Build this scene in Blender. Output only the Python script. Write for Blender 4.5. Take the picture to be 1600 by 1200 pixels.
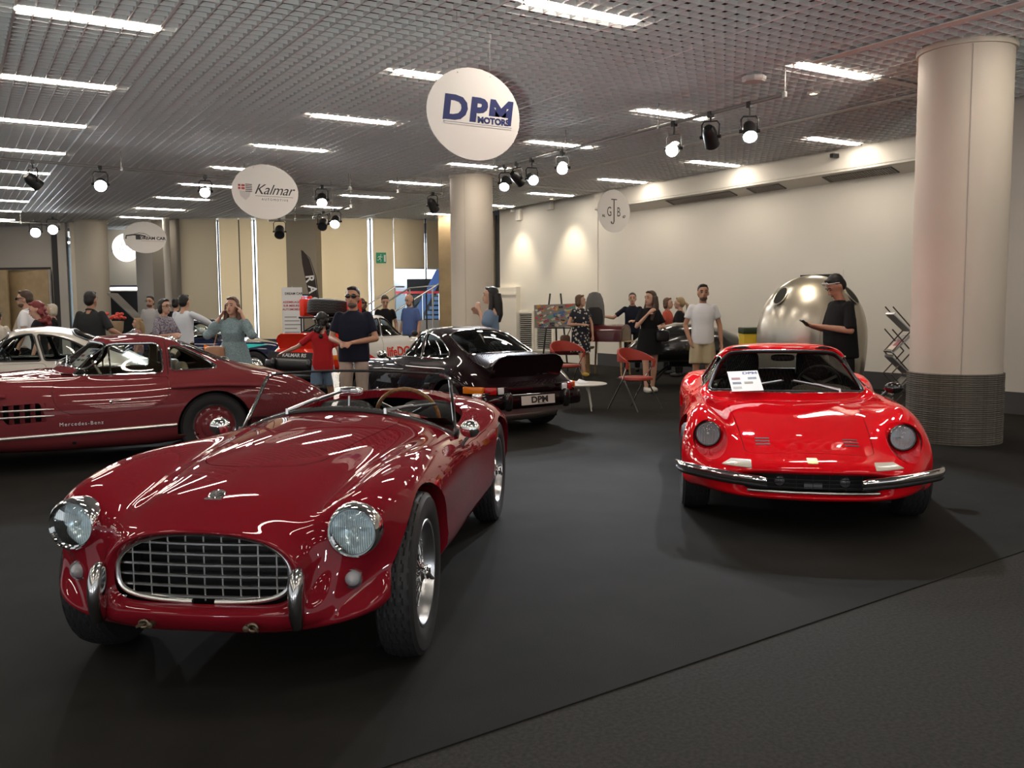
import bpy, bmesh, math, random
import numpy as np
from mathutils import Vector, Matrix, Euler
from mathutils.geometry import delaunay_2d_cdt

for o in list(bpy.data.objects):
    bpy.data.objects.remove(o, do_unlink=True)
SC = bpy.context.scene
COL = SC.collection
PI = math.pi
rnd = random.Random(7)

# ------------------------------------------------------------------ camera
HC, FPX = 1.5, 1415.5
PITCH, ROLL = math.radians(4.986), math.radians(-.3945)
cam_d = bpy.data.cameras.new('camera')
cam = bpy.data.objects.new('camera', cam_d)
COL.objects.link(cam)
cam_d.sensor_fit = 'HORIZONTAL'
cam_d.sensor_width = 36
cam_d.lens = 36 * FPX / 1600
cam_d.clip_start = .05
cam.location = (0, 0, HC)
# the world is laid out along the hall: x = a (along the lamps), y = b (along the right wall); the camera looks across it
YAW = math.radians(58.175)
SA, CA = math.sin(YAW), math.cos(YAW)
TURN = math.atan2(CA, SA)
cam.rotation_euler = (Matrix.Rotation(-TURN, 3, 'Z') @ Matrix.Rotation(PI / 2 - PITCH, 3, 'X') @ Matrix.Rotation(ROLL, 3, 'Z')).to_euler()
SC.camera = cam

# ------------------------------------------------------------------ world and exposure
W = bpy.data.worlds.new('world')
SC.world = W
W.use_nodes = True
W.node_tree.nodes['Background'].inputs[0].default_value = (.97, .98, 1, 1)
W.node_tree.nodes['Background'].inputs[1].default_value = .45
vs = SC.view_settings
vs.view_transform = 'Standard'
vs.look = 'None'
vs.gamma = 1
vs.exposure = 0.85
vs.use_curve_mapping = False
CY = SC.cycles
CY.use_denoising = True
CY.use_adaptive_sampling = True
CY.adaptive_threshold = .02
CY.max_bounces = 8
CY.diffuse_bounces = 4
CY.glossy_bounces = 5
CY.transmission_bounces = 8
CY.transparent_max_bounces = 16
CY.caustics_reflective = False
CY.caustics_refractive = False
CY.sample_clamp_indirect = 6
LAMP_E = 26.0      # strength of the ceiling panels
LAMP_C = (1, .89, .76)

# ------------------------------------------------------------------ frames: AB = hall, CW = distances right of / ahead of the photographer
def AB(a, b, z=0.):
    return Vector((a, b, z))
def CW(x, y, z=0.):
    return Vector((x * SA + y * CA, -x * CA + y * SA, z))
def CWR(deg):                      # a heading seen from the photographer (0 = to the right, 90 = straight ahead)
    return math.radians(deg) - TURN
ROTA = 0.
ZC = 4.144                         # underside of the ceiling grid
CELL = .152

# ------------------------------------------------------------------ materials
MATS = {}
def mat(name, col=(.5, .5, .5), rough=.5, metal=0., coat=0., spec=.5, emit=None, estr=0., trans=0., ior=1.45, alpha=1., bump=None, var=None, sheen=0., tint=None):
    if name in MATS:
        return MATS[name]
    m = bpy.data.materials.new(name)
    m.use_nodes = True
    nt = m.node_tree
    b = nt.nodes['Principled BSDF']
    I = b.inputs
    I['Base Color'].default_value = (*col, 1)
    I['Roughness'].default_value = rough
    I['Metallic'].default_value = metal
    I['Coat Weight'].default_value = coat
    I['Coat Roughness'].default_value = .015
    I['Coat IOR'].default_value = 1.4
    I['Specular IOR Level'].default_value = spec
    I['Transmission Weight'].default_value = trans
    I['IOR'].default_value = ior
    I['Alpha'].default_value = alpha
    I['Sheen Weight'].default_value = sheen
    if tint: I['Specular Tint'].default_value = (*tint, 1)
    if emit:
        I['Emission Color'].default_value = (*emit, 1)
        I['Emission Strength'].default_value = estr
    tc = nt.nodes.new('ShaderNodeTexCoord')
    if var:      # (scale, amount, detail)
        n = nt.nodes.new('ShaderNodeTexNoise')
        n.inputs['Scale'].default_value = var[0]
        n.inputs['Detail'].default_value = var[2] if len(var) > 2 else 4
        nt.links.new(tc.outputs['Object'], n.inputs['Vector'])
        mp = nt.nodes.new('ShaderNodeMapRange')
        mp.inputs['From Min'].default_value = .3
        mp.inputs['From Max'].default_value = .7
        mp.inputs['To Min'].default_value = 1 - var[1]
        mp.inputs['To Max'].default_value = 1 + var[1]
        nt.links.new(n.outputs['Fac'], mp.inputs['Value'])
        mx = nt.nodes.new('ShaderNodeVectorMath')
        mx.operation = 'SCALE'
        mx.inputs[0].default_value = col
        nt.links.new(mp.outputs['Result'], mx.inputs['Scale'])
        nt.links.new(mx.outputs['Vector'], I['Base Color'])
    if bump:     # (scale, strength, distance)
        n = nt.nodes.new('ShaderNodeTexNoise')
        n.inputs['Scale'].default_value = bump[0]
        n.inputs['Detail'].default_value = 3
        nt.links.new(tc.outputs['Object'], n.inputs['Vector'])
        bp = nt.nodes.new('ShaderNodeBump')
        bp.inputs['Strength'].default_value = bump[1]
        bp.inputs['Distance'].default_value = bump[2]
        nt.links.new(n.outputs['Fac'], bp.inputs['Height'])
        nt.links.new(bp.outputs['Normal'], I['Normal'])
    MATS[name] = m
    return m

def glass(name, tint=(.9, .95, .93), refl=1.0):
    """thin window pane: mostly clear, mirror-like at grazing angles"""
    if name in MATS:
        return MATS[name]
    m = bpy.data.materials.new(name)
    m.use_nodes = True
    nt = m.node_tree
    nt.nodes.clear()
    out = nt.nodes.new('ShaderNodeOutputMaterial')
    t = nt.nodes.new('ShaderNodeBsdfTransparent')
    t.inputs[0].default_value = (*tint, 1)
    g = nt.nodes.new('ShaderNodeBsdfGlossy')
    g.inputs['Roughness'].default_value = .01
    f = nt.nodes.new('ShaderNodeFresnel')
    f.inputs['IOR'].default_value = 1.5
    mul = nt.nodes.new('ShaderNodeMath')
    mul.operation = 'MULTIPLY'
    mul.inputs[1].default_value = refl
    mul.use_clamp = True
    mx = nt.nodes.new('ShaderNodeMixShader')
    nt.links.new(f.outputs[0], mul.inputs[0])
    nt.links.new(mul.outputs[0], mx.inputs[0])
    nt.links.new(t.outputs[0], mx.inputs[1])
    nt.links.new(g.outputs[0], mx.inputs[2])
    nt.links.new(mx.outputs[0], out.inputs[0])
    MATS[name] = m
    return m

CHROME = mat('chrome', (.82, .82, .82), .06, 1)
STEEL = mat('brushed_steel', (.55, .55, .54), .3, 1)
BLACK = mat('black_plastic', (.012, .012, .013), .45)
BLACKM = mat('black_matte', (.006, .006, .006), .8)
RUBBER = mat('tyre_rubber', (.018, .018, .019), .62, bump=(90, .15, .002))
LEATHER = mat('black_leather', (.012, .012, .013), .38, bump=(140, .2, .002))
CLEAR = glass('clear_glass')
LENS = glass('lamp_lens', (.86, .93, .95), 1.6)
WHITE = mat('white_paint', (.72, .70, .66), .55)
PAPER = mat('white_paper', (.8, .8, .8), .6)

# ------------------------------------------------------------------ mesh helpers
def tag(o, label=None, cat=None, group=None, kind=None):
    if label: o['label'] = label
    if cat: o['category'] = cat
    if group: o['group'] = group
    if kind: o['kind'] = kind
    return o

def empty(name, loc=(0, 0, 0), rz=0., s=1., label=None, cat=None, group=None):
    o = bpy.data.objects.new(name, None)
    COL.objects.link(o)
    o.location = loc
    o.rotation_euler = (0, 0, rz)
    o.scale = (s, s, s)
    o.empty_display_size = .1
    return tag(o, label, cat, group)

def link(name, me, parent=None, m=None):
    o = bpy.data.objects.new(name, me)
    COL.objects.link(o)
    if m is not None and len(me.materials) == 0:
        me.materials.append(m)
    if parent is not None:
        o.parent = parent
    return o

def mk(name, v, f, m, parent=None, smooth=True, sharp=None):
    me = bpy.data.meshes.new(name)
    me.from_pydata([tuple(map(float, p)) for p in v], [], [tuple(int(i) for i in q) for q in f])
    if smooth:
        me.shade_smooth()
        if sharp is not None:
            me.set_sharp_from_angle(angle=math.radians(sharp))
    me.materials.append(m)
    me.update()
    return link(name, me, parent)

def copies(o, mats_or_locs, parent=None):
    """share the mesh of o between alike pieces"""
    out = []
    for mw in mats_or_locs:
        c = o.copy()
        COL.objects.link(c)
        if isinstance(mw, Matrix):
            c.matrix_local = mw
        else:
            c.location = mw
        if parent is not None:
            c.parent = parent
        out.append(c)
    return out

class G:
    """collects simple shapes into one mesh"""
    def __init__(s):
        s.v, s.f = [], []
    def add(s, v, f, M=None):
        n = len(s.v)
        if M is not None:
            v = [M @ Vector(p) for p in v]
        s.v += [tuple(p) for p in v]
        s.f += [tuple(i + n for i in q) for q in f]
        return s
    def box(s, x0, x1, y0, y1, z0, z1, M=None):
        v = [(x, y, z) for z in (z0, z1) for y in (y0, y1) for x in (x0, x1)]
        return s.add(v, [(0, 2, 3, 1), (4, 5, 7, 6), (0, 1, 5, 4), (2, 6, 7, 3), (0, 4, 6, 2), (1, 3, 7, 5)], M)
    def tube(s, pts, r, n=8, M=None, cap=True, closed=False, flat=1., up=None):
        pts = [Vector(p) for p in pts]
        k = len(pts)
        rr = r if isinstance(r, (list, tuple)) else [r] * k
        v, f = [], []
        ref = None
        for i, p in enumerate(pts):
            if closed:
                t = pts[(i + 1) % k] - pts[i - 1]
            else:
                t = pts[min(i + 1, k - 1)] - pts[max(i - 1, 0)]
            if t.length < 1e-9:
                t = Vector((0, 0, 1))
            t.normalize()
            if ref is None:
                ref = Vector(up) if up else (Vector((0, 0, 1)) if abs(t.z) < .9 else Vector((1, 0, 0)))
            e1 = ref - t * ref.dot(t)
            if e1.length < 1e-6:
                e1 = t.orthogonal()
            e1.normalize()
            ref = e1 if not up else Vector(up)
            e2 = t.cross(e1)
            for j in range(n):
                a = 2 * PI * j / n
                v.append(p + (e1 * math.cos(a) * flat + e2 * math.sin(a)) * rr[i])
        for i in range(k if closed else k - 1):
            for j in range(n):
                a, b = i * n + j, i * n + (j + 1) % n
                c, d = ((i + 1) % k) * n + (j + 1) % n, ((i + 1) % k) * n + j
                f.append((a, b, c, d))
        if cap and not closed:
            f.append(tuple(range(n))[::-1])
            f.append(tuple((k - 1) * n + j for j in range(n)))
        return s.add(v, f, M)
    def lathe(s, prof, n=32, M=None, axis='z', close=False):
        """prof: (radius, height) pairs turned round the axis"""
        v, f = [], []
        k = len(prof)
        for j in range(n):
            a = 2 * PI * j / n
            c, d = math.cos(a), math.sin(a)
            for r, h in prof:
                v.append({'z': (r * c, r * d, h), 'x': (h, r * c, r * d), 'y': (r * d, h, r * c)}[axis])
        for j in range(n):
            j2 = (j + 1) % n
            for i in range(k if close else k - 1):
                i2 = (i + 1) % k
                f.append((j * k + i, j2 * k + i, j2 * k + i2, j * k + i2))
        return s.add(v, f, M)
    def ell(s, c, r, n=16, m=10, M=None, e=1.):
        """ellipsoid (e < 1 makes it boxier)"""
        v, f = [], []
        sg = lambda q: math.copysign(abs(q) ** e, q)
        for i in range(m + 1):
            t = PI * i / m
            for j in range(n):
                a = 2 * PI * j / n
                v.append((c[0] + r[0] * sg(math.sin(t)) * sg(math.cos(a)), c[1] + r[1] * sg(math.sin(t)) * sg(math.sin(a)), c[2] + r[2] * sg(math.cos(t))))
        for i in range(m):
            for j in range(n):
                f.append((i * n + j, (i + 1) * n + j, (i + 1) * n + (j + 1) % n, i * n + (j + 1) % n))
        return s.add(v, f, M)
    def loft(s, rings, cap=True, M=None):
        """rings: lists of equally many points"""
        n = len(rings[0])
        v = [p for r in rings for p in r]
        f = []
        for i in range(len(rings) - 1):
            for j in range(n):
                f.append((i * n + j, i * n + (j + 1) % n, (i + 1) * n + (j + 1) % n, (i + 1) * n + j))
        if cap:
            f.append(tuple(range(n))[::-1])
            f.append(tuple((len(rings) - 1) * n + j for j in range(n)))
        return s.add(v, f, M)
    def prism(s, poly, z0, z1, M=None):
        n = len(poly)
        v = [(x, y, z0) for x, y in poly] + [(x, y, z1) for x, y in poly]
        f = [tuple(range(n))[::-1], tuple(range(n, 2 * n))]
        f += [(j, (j + 1) % n, n + (j + 1) % n, n + j) for j in range(n)]
        return s.add(v, f, M)
    def obj(s, name, m, parent=None, smooth=True, sharp=40):
        return mk(name, s.v, s.f, m, parent, smooth, sharp)

def MX(loc=(0, 0, 0), rot=(0, 0, 0), s=(1, 1, 1)):
    return Matrix.Translation(loc) @ Euler(rot).to_matrix().to_4x4() @ Matrix.Diagonal((*s, 1))

def frame_to(p, d, up=(0, 0, 1)):
    """matrix whose z axis looks along d, placed at p"""
    z = Vector(d).normalized()
    x = Vector(up).cross(z)
    if x.length < 1e-5:
        x = Vector((1, 0, 0))
    x.normalize()
    y = z.cross(x)
    return Matrix(((x.x, y.x, z.x, p[0]), (x.y, y.y, z.y, p[1]), (x.z, y.z, z.z, p[2]), (0, 0, 0, 1)))

def box_obj(name, x0, x1, y0, y1, z0, z1, m, parent=None, bev=0., M=None):
    g = G().box(x0, x1, y0, y1, z0, z1, M)
    if not bev:
        return g.obj(name, m, parent, smooth=False)
    bm = bmesh.new()
    vs_ = [bm.verts.new(p) for p in g.v]
    for q in g.f:
        bm.faces.new([vs_[i] for i in q])
    bmesh.ops.bevel(bm, geom=list(bm.edges), offset=bev, segments=2, affect='EDGES', profile=.5)
    me = bpy.data.meshes.new(name)
    bm.to_mesh(me)
    bm.free()
    me.shade_smooth()
    me.set_sharp_from_angle(angle=math.radians(40))
    me.materials.append(m)
    return link(name, me, parent)

def text_mesh(name, s, size, m, parent, M, bold=0., shear=0., sx=1., ext=.002, align='CENTER', spacing=1.):
    cu = bpy.data.curves.new(name, 'FONT')
    cu.body = s
    cu.size = size
    cu.extrude = ext
    cu.offset = bold
    cu.shear = shear
    cu.space_character = spacing
    cu.align_x = align
    cu.align_y = 'CENTER'
    cu.resolution_u = 3
    t = bpy.data.objects.new(name, cu)
    COL.objects.link(t)
    dg = bpy.context.evaluated_depsgraph_get()
    me = bpy.data.meshes.new_from_object(t.evaluated_get(dg))
    bpy.data.objects.remove(t, do_unlink=True)
    bpy.data.curves.remove(cu)
    me.transform(M @ Matrix.Diagonal((sx, 1, 1, 1)))
    me.materials.clear()
    me.materials.append(m)
    return link(name, me, parent)
# ================================================================== the hall
def strct(o):
    o['kind'] = 'structure'
    return o

CARPET = mat('carpet_dark', (.0135, .0128, .0114), .95, var=(2.2, .22, 6), bump=(420, .5, .004), spec=.15)
CARPET2 = mat('carpet_light', (.029, .0275, .025), .95, var=(60, .3, 8), bump=(300, .7, .006), spec=.15)
WALLM = mat('wall_paint', (.79, .75, .67), .75)
GREYW = mat('wall_grey_paint', (.42, .39, .35), .7)
BASEM = mat('baseboard_grey', (.06, .06, .062), .5)
PILM = mat('column_paint', (.56, .50, .42), .55, var=(1.2, .04))
CEILM = mat('ceiling_blade_metal', (.88, .87, .85), .6)
PLENUM = mat('plenum_dark', (.03, .029, .028), .9)
LAMPM = mat('lamp_panel', (1, 1, 1), .5, emit=LAMP_C, estr=LAMP_E)
SPOTM = mat('spot_lens', (1, 1, 1), .5, emit=(.86, .92, 1), estr=60)
BLINDM = mat('roller_blind', (.70, .60, .45), .8)
WOODW = mat('wood_panel', (.36, .25, .13), .5, var=(3, .12))

# ---- floor: a dark carpet laid over the lighter hall carpet
FL = strct(G().box(-26, 34, -16, 44, -.1, 0).obj('floor', CARPET2, smooth=False))
c0, c1 = AB(-22, 1.05), AB(11.6, 3.34)
c2, c3 = AB(13.6, 40), AB(-22, 40)
strct(G().prism([(p.x, p.y) for p in (c0, c1, AB(12.1, 6.9), AB(13.6, 6.95), c2, c3)], 0, .006).obj('floor_carpet', CARPET, smooth=False))

# ---- ceiling: an open grid of blades below a dark void
A0, A1, B0, B1 = -9.6, 13.28, -8.0, 33.6
LA0 = 8.05 * 1.0135                          # a grid line that the lamps share
strct(G().add([AB(A0 - 6, B0 - 4, ZC + .5), AB(A1 + 6, B0 - 4, ZC + .5), AB(A1 + 6, B1 + 8, ZC + .5), AB(A0 - 6, B1 + 8, ZC + .5)], [(0, 1, 2, 3)]).obj('ceiling', PLENUM, smooth=False))
CEIL = empty('ceiling_grid', (0, 0, 0), ROTA)
CEIL['kind'] = 'structure'
BH = .042
def blade(L, w):
    return G().box(0, L, -w / 2, w / 2, 0, BH)
n = 0
far = []
nA = int((A1 - A0) / CELL)
nB = int((B1 - B0) / CELL)
amain = [.6456, 4.432, 8.165, 11.897]
bl_b = blade(B1 - B0, .011).obj('ceiling_blade', CEILM, CEIL, smooth=False)
bl_b.matrix_local = MX((A0, B0, ZC), (0, 0, PI / 2))
wide_b = blade(B1 - B0, .024).obj('ceiling_runner', CEILM, CEIL, smooth=False)
wide_b.matrix_local = MX((.6456, B0, ZC - .003), (0, 0, PI / 2))
bl_a = blade(A1 - A0, .011).obj('ceiling_blade', CEILM, CEIL, smooth=False)
bl_a.matrix_local = MX((A0, B0, ZC + .001))
def back_edge(a):        # the hall ends on a slanting glass front
    return 33.6 if a < 2 else 33.6 - (a - 2) * 1.2 if a < 8 else 26.4
for i in range(nA):
    a = .6456 + (i - int((.6456 - A0) / CELL)) * CELL
    k = i - int((.6456 - A0) / CELL)
    if a > A1: break
    c = copies(wide_b if k % 8 == 0 else bl_b, [MX((a, B0, ZC - .003 * (k % 8 == 0)), (0, 0, PI / 2))], CEIL)[0]
cnt = 0
far = G()
for i in range(nB):
    b = B1 - (i + .5) * CELL
    if 5.5 < b and cnt < 158 and b < 29.5:
        copies(bl_a, [MX((A0, b, ZC + .001))], CEIL)
        cnt += 1
    else:
        far.box(A0, A1, b - .0055, b + .0055, ZC + .001, ZC + BH)
o = far.obj('ceiling_blades', CEILM, CEIL, smooth=False)
o['kind'] = 'stuff'

# flush white strips in the ceiling
STRIP = mat('ceiling_strip', (.85, .83, .79), .6)
for a, b0, b1 in ((8.25, -8, 6.95), (10.64, -8, 13.9), (10.64, 14.1, 30), (8.25, 16.0, 19)):
    strct(G().box(a - .06, a + .06, b0, b1, ZC - .012, ZC, MX((0, 0, 0), (0, 0, ROTA))).obj('trim_1', STRIP, smooth=False))
for b, a0, a1 in ((7.05, 9.5, 13.2), (17.2, 6.9, 13.2)):
    strct(G().box(a0, a1, b - .05, b + .05, ZC - .012, ZC, MX((0, 0, 0), (0, 0, ROTA))).obj('trim_2', STRIP, smooth=False))

# ---- lamps in the grid
LROWS = {.6456: 9.317, 4.432: 6.859, 8.165: 4.346, 11.897: 4.592, -3.09: 9.3, -6.8: 9.3}
LP = 2.737
lamp0 = None
def fixture(a, b, lab):
    global lamp0
    root = empty('ceiling_lamp', AB(a, b, ZC), ROTA, 1, lab, 'ceiling lamp', 'strip lamps in the ceiling grid')
    if lamp0 is None:
        hs = G().box(0, 1.216, -.078, .078, .004, .07).obj('housing', STRIP, root, smooth=False)
        pn = G().prism([(.0, -.03), (.05, -.066), (1.166, -.066), (1.216, -.03), (1.216, .03), (1.166, .066), (.05, .066), (0, .03)], -.012, .003).obj('light_panel', LAMPM, root, smooth=False)
        lamp0 = (hs, pn)
    else:
        for q in lamp0:
            c = q.copy()
            COL.objects.link(c)
            c.parent = root
    return root
ORD = ['first', 'second', 'third', 'fourth', 'fifth', 'sixth', 'seventh', 'eighth', 'ninth', 'tenth', 'eleventh']
rowname = {.6456: 'row at the far left', 4.432: 'row left of the pale column', 8.165: 'row above the pale column', 11.897: 'row along the cream wall'}
for a, b0 in LROWS.items():
    ks = range(-6, 10)
    vis = 0
    for k in ks:
        b = b0 + k * LP
        if b > back_edge(a) - .4 or b < -7.5:
            continue
        if a == 8.165 and k in (4,):
            b -= .05
        if a == 11.897 and (k < 2 or k > 6):
            if b > 25 or k == 1: continue
        P = AB(a + .6, b, ZC)
        # is it inside the photograph?
        X, Y, Z = P.x * SA - P.y * CA, P.x * CA + P.y * SA, ZC - HC
        zc = Y * math.cos(PITCH) - Z * math.sin(PITCH)
        yc = Y * math.sin(PITCH) + Z * math.cos(PITCH)
        seen = zc > 1 and abs(X / zc) < .58 and yc / zc < .425
        if seen and a in rowname:
            lab = f'ceiling strip lamp, {ORD[vis]} from the front in the {rowname[a]}'
            vis += 1
        else:
            lab = 'bright ceiling strip lamp beyond the edge of the view'
        fixture(a, b, lab)

# ---- columns
def column(name, p, r, lab=None, rope=False, m=PILM, seams=(2.6,)):
    root = empty(name, (p.x, p.y, 0))
    root['kind'] = 'structure'
    z0 = .74 if rope else 0
    G().lathe([(r, z0), (r, ZC - .05), (r + .025, ZC - .05), (r + .025, ZC + .02), (0, ZC + .02)], 64).obj('column_shaft', m, root, sharp=30)
    for a in seams:
        G().box(-.004, .004, -.006, .004, z0, ZC - .06, MX((r * math.cos(a), r * math.sin(a), 0), (0, 0, a + PI / 2))).obj('seam_strip', GREYW, root, smooth=False)
    if rope:
        rm = mat('sisal_rope', (.115, .105, .088), .9, bump=(160, .8, .004), var=(30, .25))
        t = .022
        n = int(z0 / t)
        coil = G().lathe([((r + .012) + .0115 * math.cos(q), .0115 * math.sin(q)) for q in [2 * PI * i / 8 for i in range(8)]], 72, close=True).obj('rope_coil', rm, root)
        coil.location = (0, 0, .012)
        for i in range(1, n + 1):
            c = coil.copy()
            COL.objects.link(c)
            c.parent = root
            c.location = (rnd.uniform(-.002, .002), rnd.uniform(-.002, .002), .012 + i * t)
        G().lathe([(r + .004, 0), (r + .004, z0)], 48).obj('rope_core', rm, root)
    return root
def behind(p, r):                   # centre of a column whose nearest point is p
    d = Vector((p.x, p.y, 0)).normalized()
    return p + d * r
column('column_1', behind(AB(8.85, 5.54), .46), .46, rope=True, seams=(-2.45,))
column('column_2', behind(AB(9.10, 16.17), .44), .44, seams=(-2.4, -.9))

# ---- cream wall on the right, with plinth, soffit and grilles
HALL = lambda x=0, y=0, z=0: MX((0, 0, 0), (0, 0, ROTA)) @ MX((x, y, z))
def slab(name, a0, a1, b0, b1, z0, z1, m, par=None):
    return strct(G().box(a0, a1, b0, b1, z0, z1, HALL()).obj(name, m, par, smooth=False))
WA = 13.66
slab('wall_right', WA, WA + .3, 6.9, 17.95, 0, ZC + .5, WALLM)
slab('wall_right_near', 12.02, WA + .3, -12, 6.9, 0, ZC + .5, mat('wall_paint_darker', (.55, .51, .46), .75))  # near stretch of wall in a darker cream than the rest
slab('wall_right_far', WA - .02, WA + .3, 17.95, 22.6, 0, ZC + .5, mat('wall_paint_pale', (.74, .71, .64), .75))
slab('baseboard_right', WA - .02, WA, 6.9, 17.95, 0, .30, BASEM)
slab('baseboard_near', 12.0, 12.02, -12, 6.9, 0, .30, BASEM)
# the soffit, hung in front of the wall below the ceiling
slab('wall_soffit', 13.27, WA, 6.9, 17.6, 3.80, ZC + .5, WALLM)
strct(G().prism([(13.28, 3.799), (13.28, 3.76), (13.655, 3.64), (13.659, 3.64), (13.659, 3.799)], -17.6, -6.9, MX((0, 0, 0), (PI / 2, 0, 0))).obj('wall_soffit_slope', WALLM, smooth=False))
GRILLE = mat('vent_grille', (.10, .09, .08), .6)
for b, L in ((8.6, .5), (10.3, 1.4), (12.4, .8), (14.2, 1.9)):
    root = empty('air_vent', AB(13.467, b, 3.698), ROTA, 1, {8.6: 'short grey air vent under the soffit nearest the roped column', 10.3: 'long grey air vent under the soffit above the silver pod', 12.4: 'small grey air vent in the middle of the soffit', 14.2: 'longest grey air vent under the soffit beside the far round sign'}[b], 'air vent', 'vents under the soffit')
    root.rotation_euler = (0, .31, 0)
    G().box(-.12, .12, -L / 2, L / 2, -.014, .0).obj('frame', GRILLE, root, smooth=False)
    sl = G().box(-.1, .1, 0, .012, -.02, -.012).obj('slat', GREYW, root, smooth=False)
    sl.location = (0, -L / 2 + .03, 0)
    copies(sl, [(0, -L / 2 + .03 + i * .05, 0) for i in range(1, int((L - .06) / .05))], root)
# ================================================================== far end of the hall
def PX(px, py, Y):
    """point seen at a pixel of the photograph, Y metres ahead of the photographer"""
    u, v = px - 800, py - 600
    c, s_ = math.cos(ROLL), math.sin(ROLL)
    u, v = u * c + v * s_, -u * s_ + v * c
    dy = FPX * math.cos(PITCH) - v * math.sin(PITCH)
    dz = -FPX * math.sin(PITCH) - v * math.cos(PITCH)
    t = Y / dy
    return CW(u * t, Y, HC + dz * t)
def PF(px, py, z=0.):
    """point of a level plane seen at a pixel"""
    q = PX(px, py, 10.)
    d = q - Vector((0, 0, HC))
    return Vector((0, 0, HC)) + d * ((z - HC) / d.z)
def PA(px, py, a):
    """point of the plane x = a (along the right wall) seen at a pixel"""
    d = PX(px, py, 10.) - Vector((0, 0, HC))
    return Vector((0, 0, HC)) + d * (a / d.x)
FWD = CWR(0)                     # turn of things that face the photographer
def face_slab(name, p0, p1, Y0, Y1, z0, z1, m, th=.06, par=None, kind='structure'):
    """upright slab between two pixel columns at depths Y0, Y1"""
    a, b = PX(p0, 450, Y0), PX(p1, 450, Y1)
    d = Vector((b.x - a.x, b.y - a.y, 0))
    L = d.length
    M = MX((a.x, a.y, 0), (0, 0, math.atan2(d.y, d.x)))
    o = G().box(0, L, 0, th, z0, z1, M).obj(name, m, par, smooth=False)
    if kind: o['kind'] = kind
    return o
WARMW = mat('warm_wall', (.62, .55, .44), .75)
GLOW = mat('daylit_pane', (.9, .95, 1), .5, emit=(.80, .90, 1), estr=2.0)
DARKW = mat('dark_panel', (.02, .018, .016), .6)
PILB = mat('pillar_taupe', (.30, .26, .20), .7)
TAN = mat('tan_wood', (.36, .26, .14), .5, var=(3, .15))
ZT = ZC + .1
# left end: grey wall with timber doors
face_slab('wall_left', -160, 83, 30.6, 29.4, 0, ZT, GREYW, .2)
d1 = empty('door_1')
d1['kind'] = 'structure'
for p0, p1 in ((-40, 12), (12.6, 76)):
    face_slab('door_leaf', p0, p1, 29.4, 29.0, 0, 2.72, TAN, .05, d1, None)
face_slab('door_frame', -42, 79, 29.4, 29.0, 2.73, 2.80, DARKW, .06, d1, None)
face_slab('door_frame', 76.5, 79, 29.0, 29.0, 0, 2.73, GREYW, .06, d1, None)
face_slab('trim_3', 84, 93, 28.8, 28.6, 0, ZT, DARKW, .1)
face_slab('wall_panel', 93, 106, 28.6, 28.5, 0, ZT, GREYW, .1)
face_slab('window_1', 106, 114, 28.55, 28.5, 0, 3.7, glass('slit_glass', (.7, .8, .85), 2.), .02)
face_slab('wall_panel_2', 113, 126, 28.4, 28.3, 0, ZT, WARMW, .1)
column('column_3', PX(146, 450, 28.0).xy.to_3d(), .47, m=mat('column_grey', (.42, .38, .31), .6))
# bar niche
face_slab('wall_bar', 160, 262, 32, 32, 0, ZT + .6, WARMW, .2)
face_slab('wall_bar_side', 214, 243, 29.5, 28.2, 0, ZT, GREYW, .2)
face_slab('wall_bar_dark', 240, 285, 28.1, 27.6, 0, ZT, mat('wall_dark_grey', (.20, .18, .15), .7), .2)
G().lathe([(.10, 0), (.10, ZC)], 20, MX(PX(263, 450, 27.4).xy.to_3d())).obj('column_4', GREYW)['kind'] = 'structure'
scr = face_slab('bar_screen', 171, 228, 31, 30.9, 0, 2.05, BLACKM, .1, None, None)
tag(scr, 'tall black screen in front of the lit bar niche', 'screen')
cano = empty('bar_canopy', PX(200, 451, 30.5), FWD, 1, 'dark canopy with a lit edge over the bar screen', 'canopy')
G().box(-.75, .75, -.5, .3, 0, .1).obj('canopy_body', mat('canopy_blue', (.03, .03, .06), .5), cano, smooth=False)
G().box(-.74, .56, -.52, -.49, -.06, .03).obj('light_strip', mat('canopy_glow', (1, 1, 1), .5, emit=(1, .97, .95), estr=6), cano, smooth=False)
bs = empty('bar_sign', PX(197, 387, 31.4), FWD, 1, 'glowing round white bar restaurant sign in the niche', 'sign')
G().lathe([(0, -.03), (.47, -.03), (.48, 0), (.47, .03), (0, .03)], 48, MX((0, 0, 0), (PI / 2, 0, 0))).obj('sign_disc', mat('sign_glow', (1, 1, 1), .5, emit=(1, 1, 1), estr=1.2), bs)
for t, z in (('BAR', .10), ('RESTAURANT', -.10)):
    text_mesh('sign_letters', t, .19, mat('sign_grey', (.2, .2, .22), .6), bs, MX((0, -.035, z), (PI / 2, 0, 0)), ext=.002, sx=.85)
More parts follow.
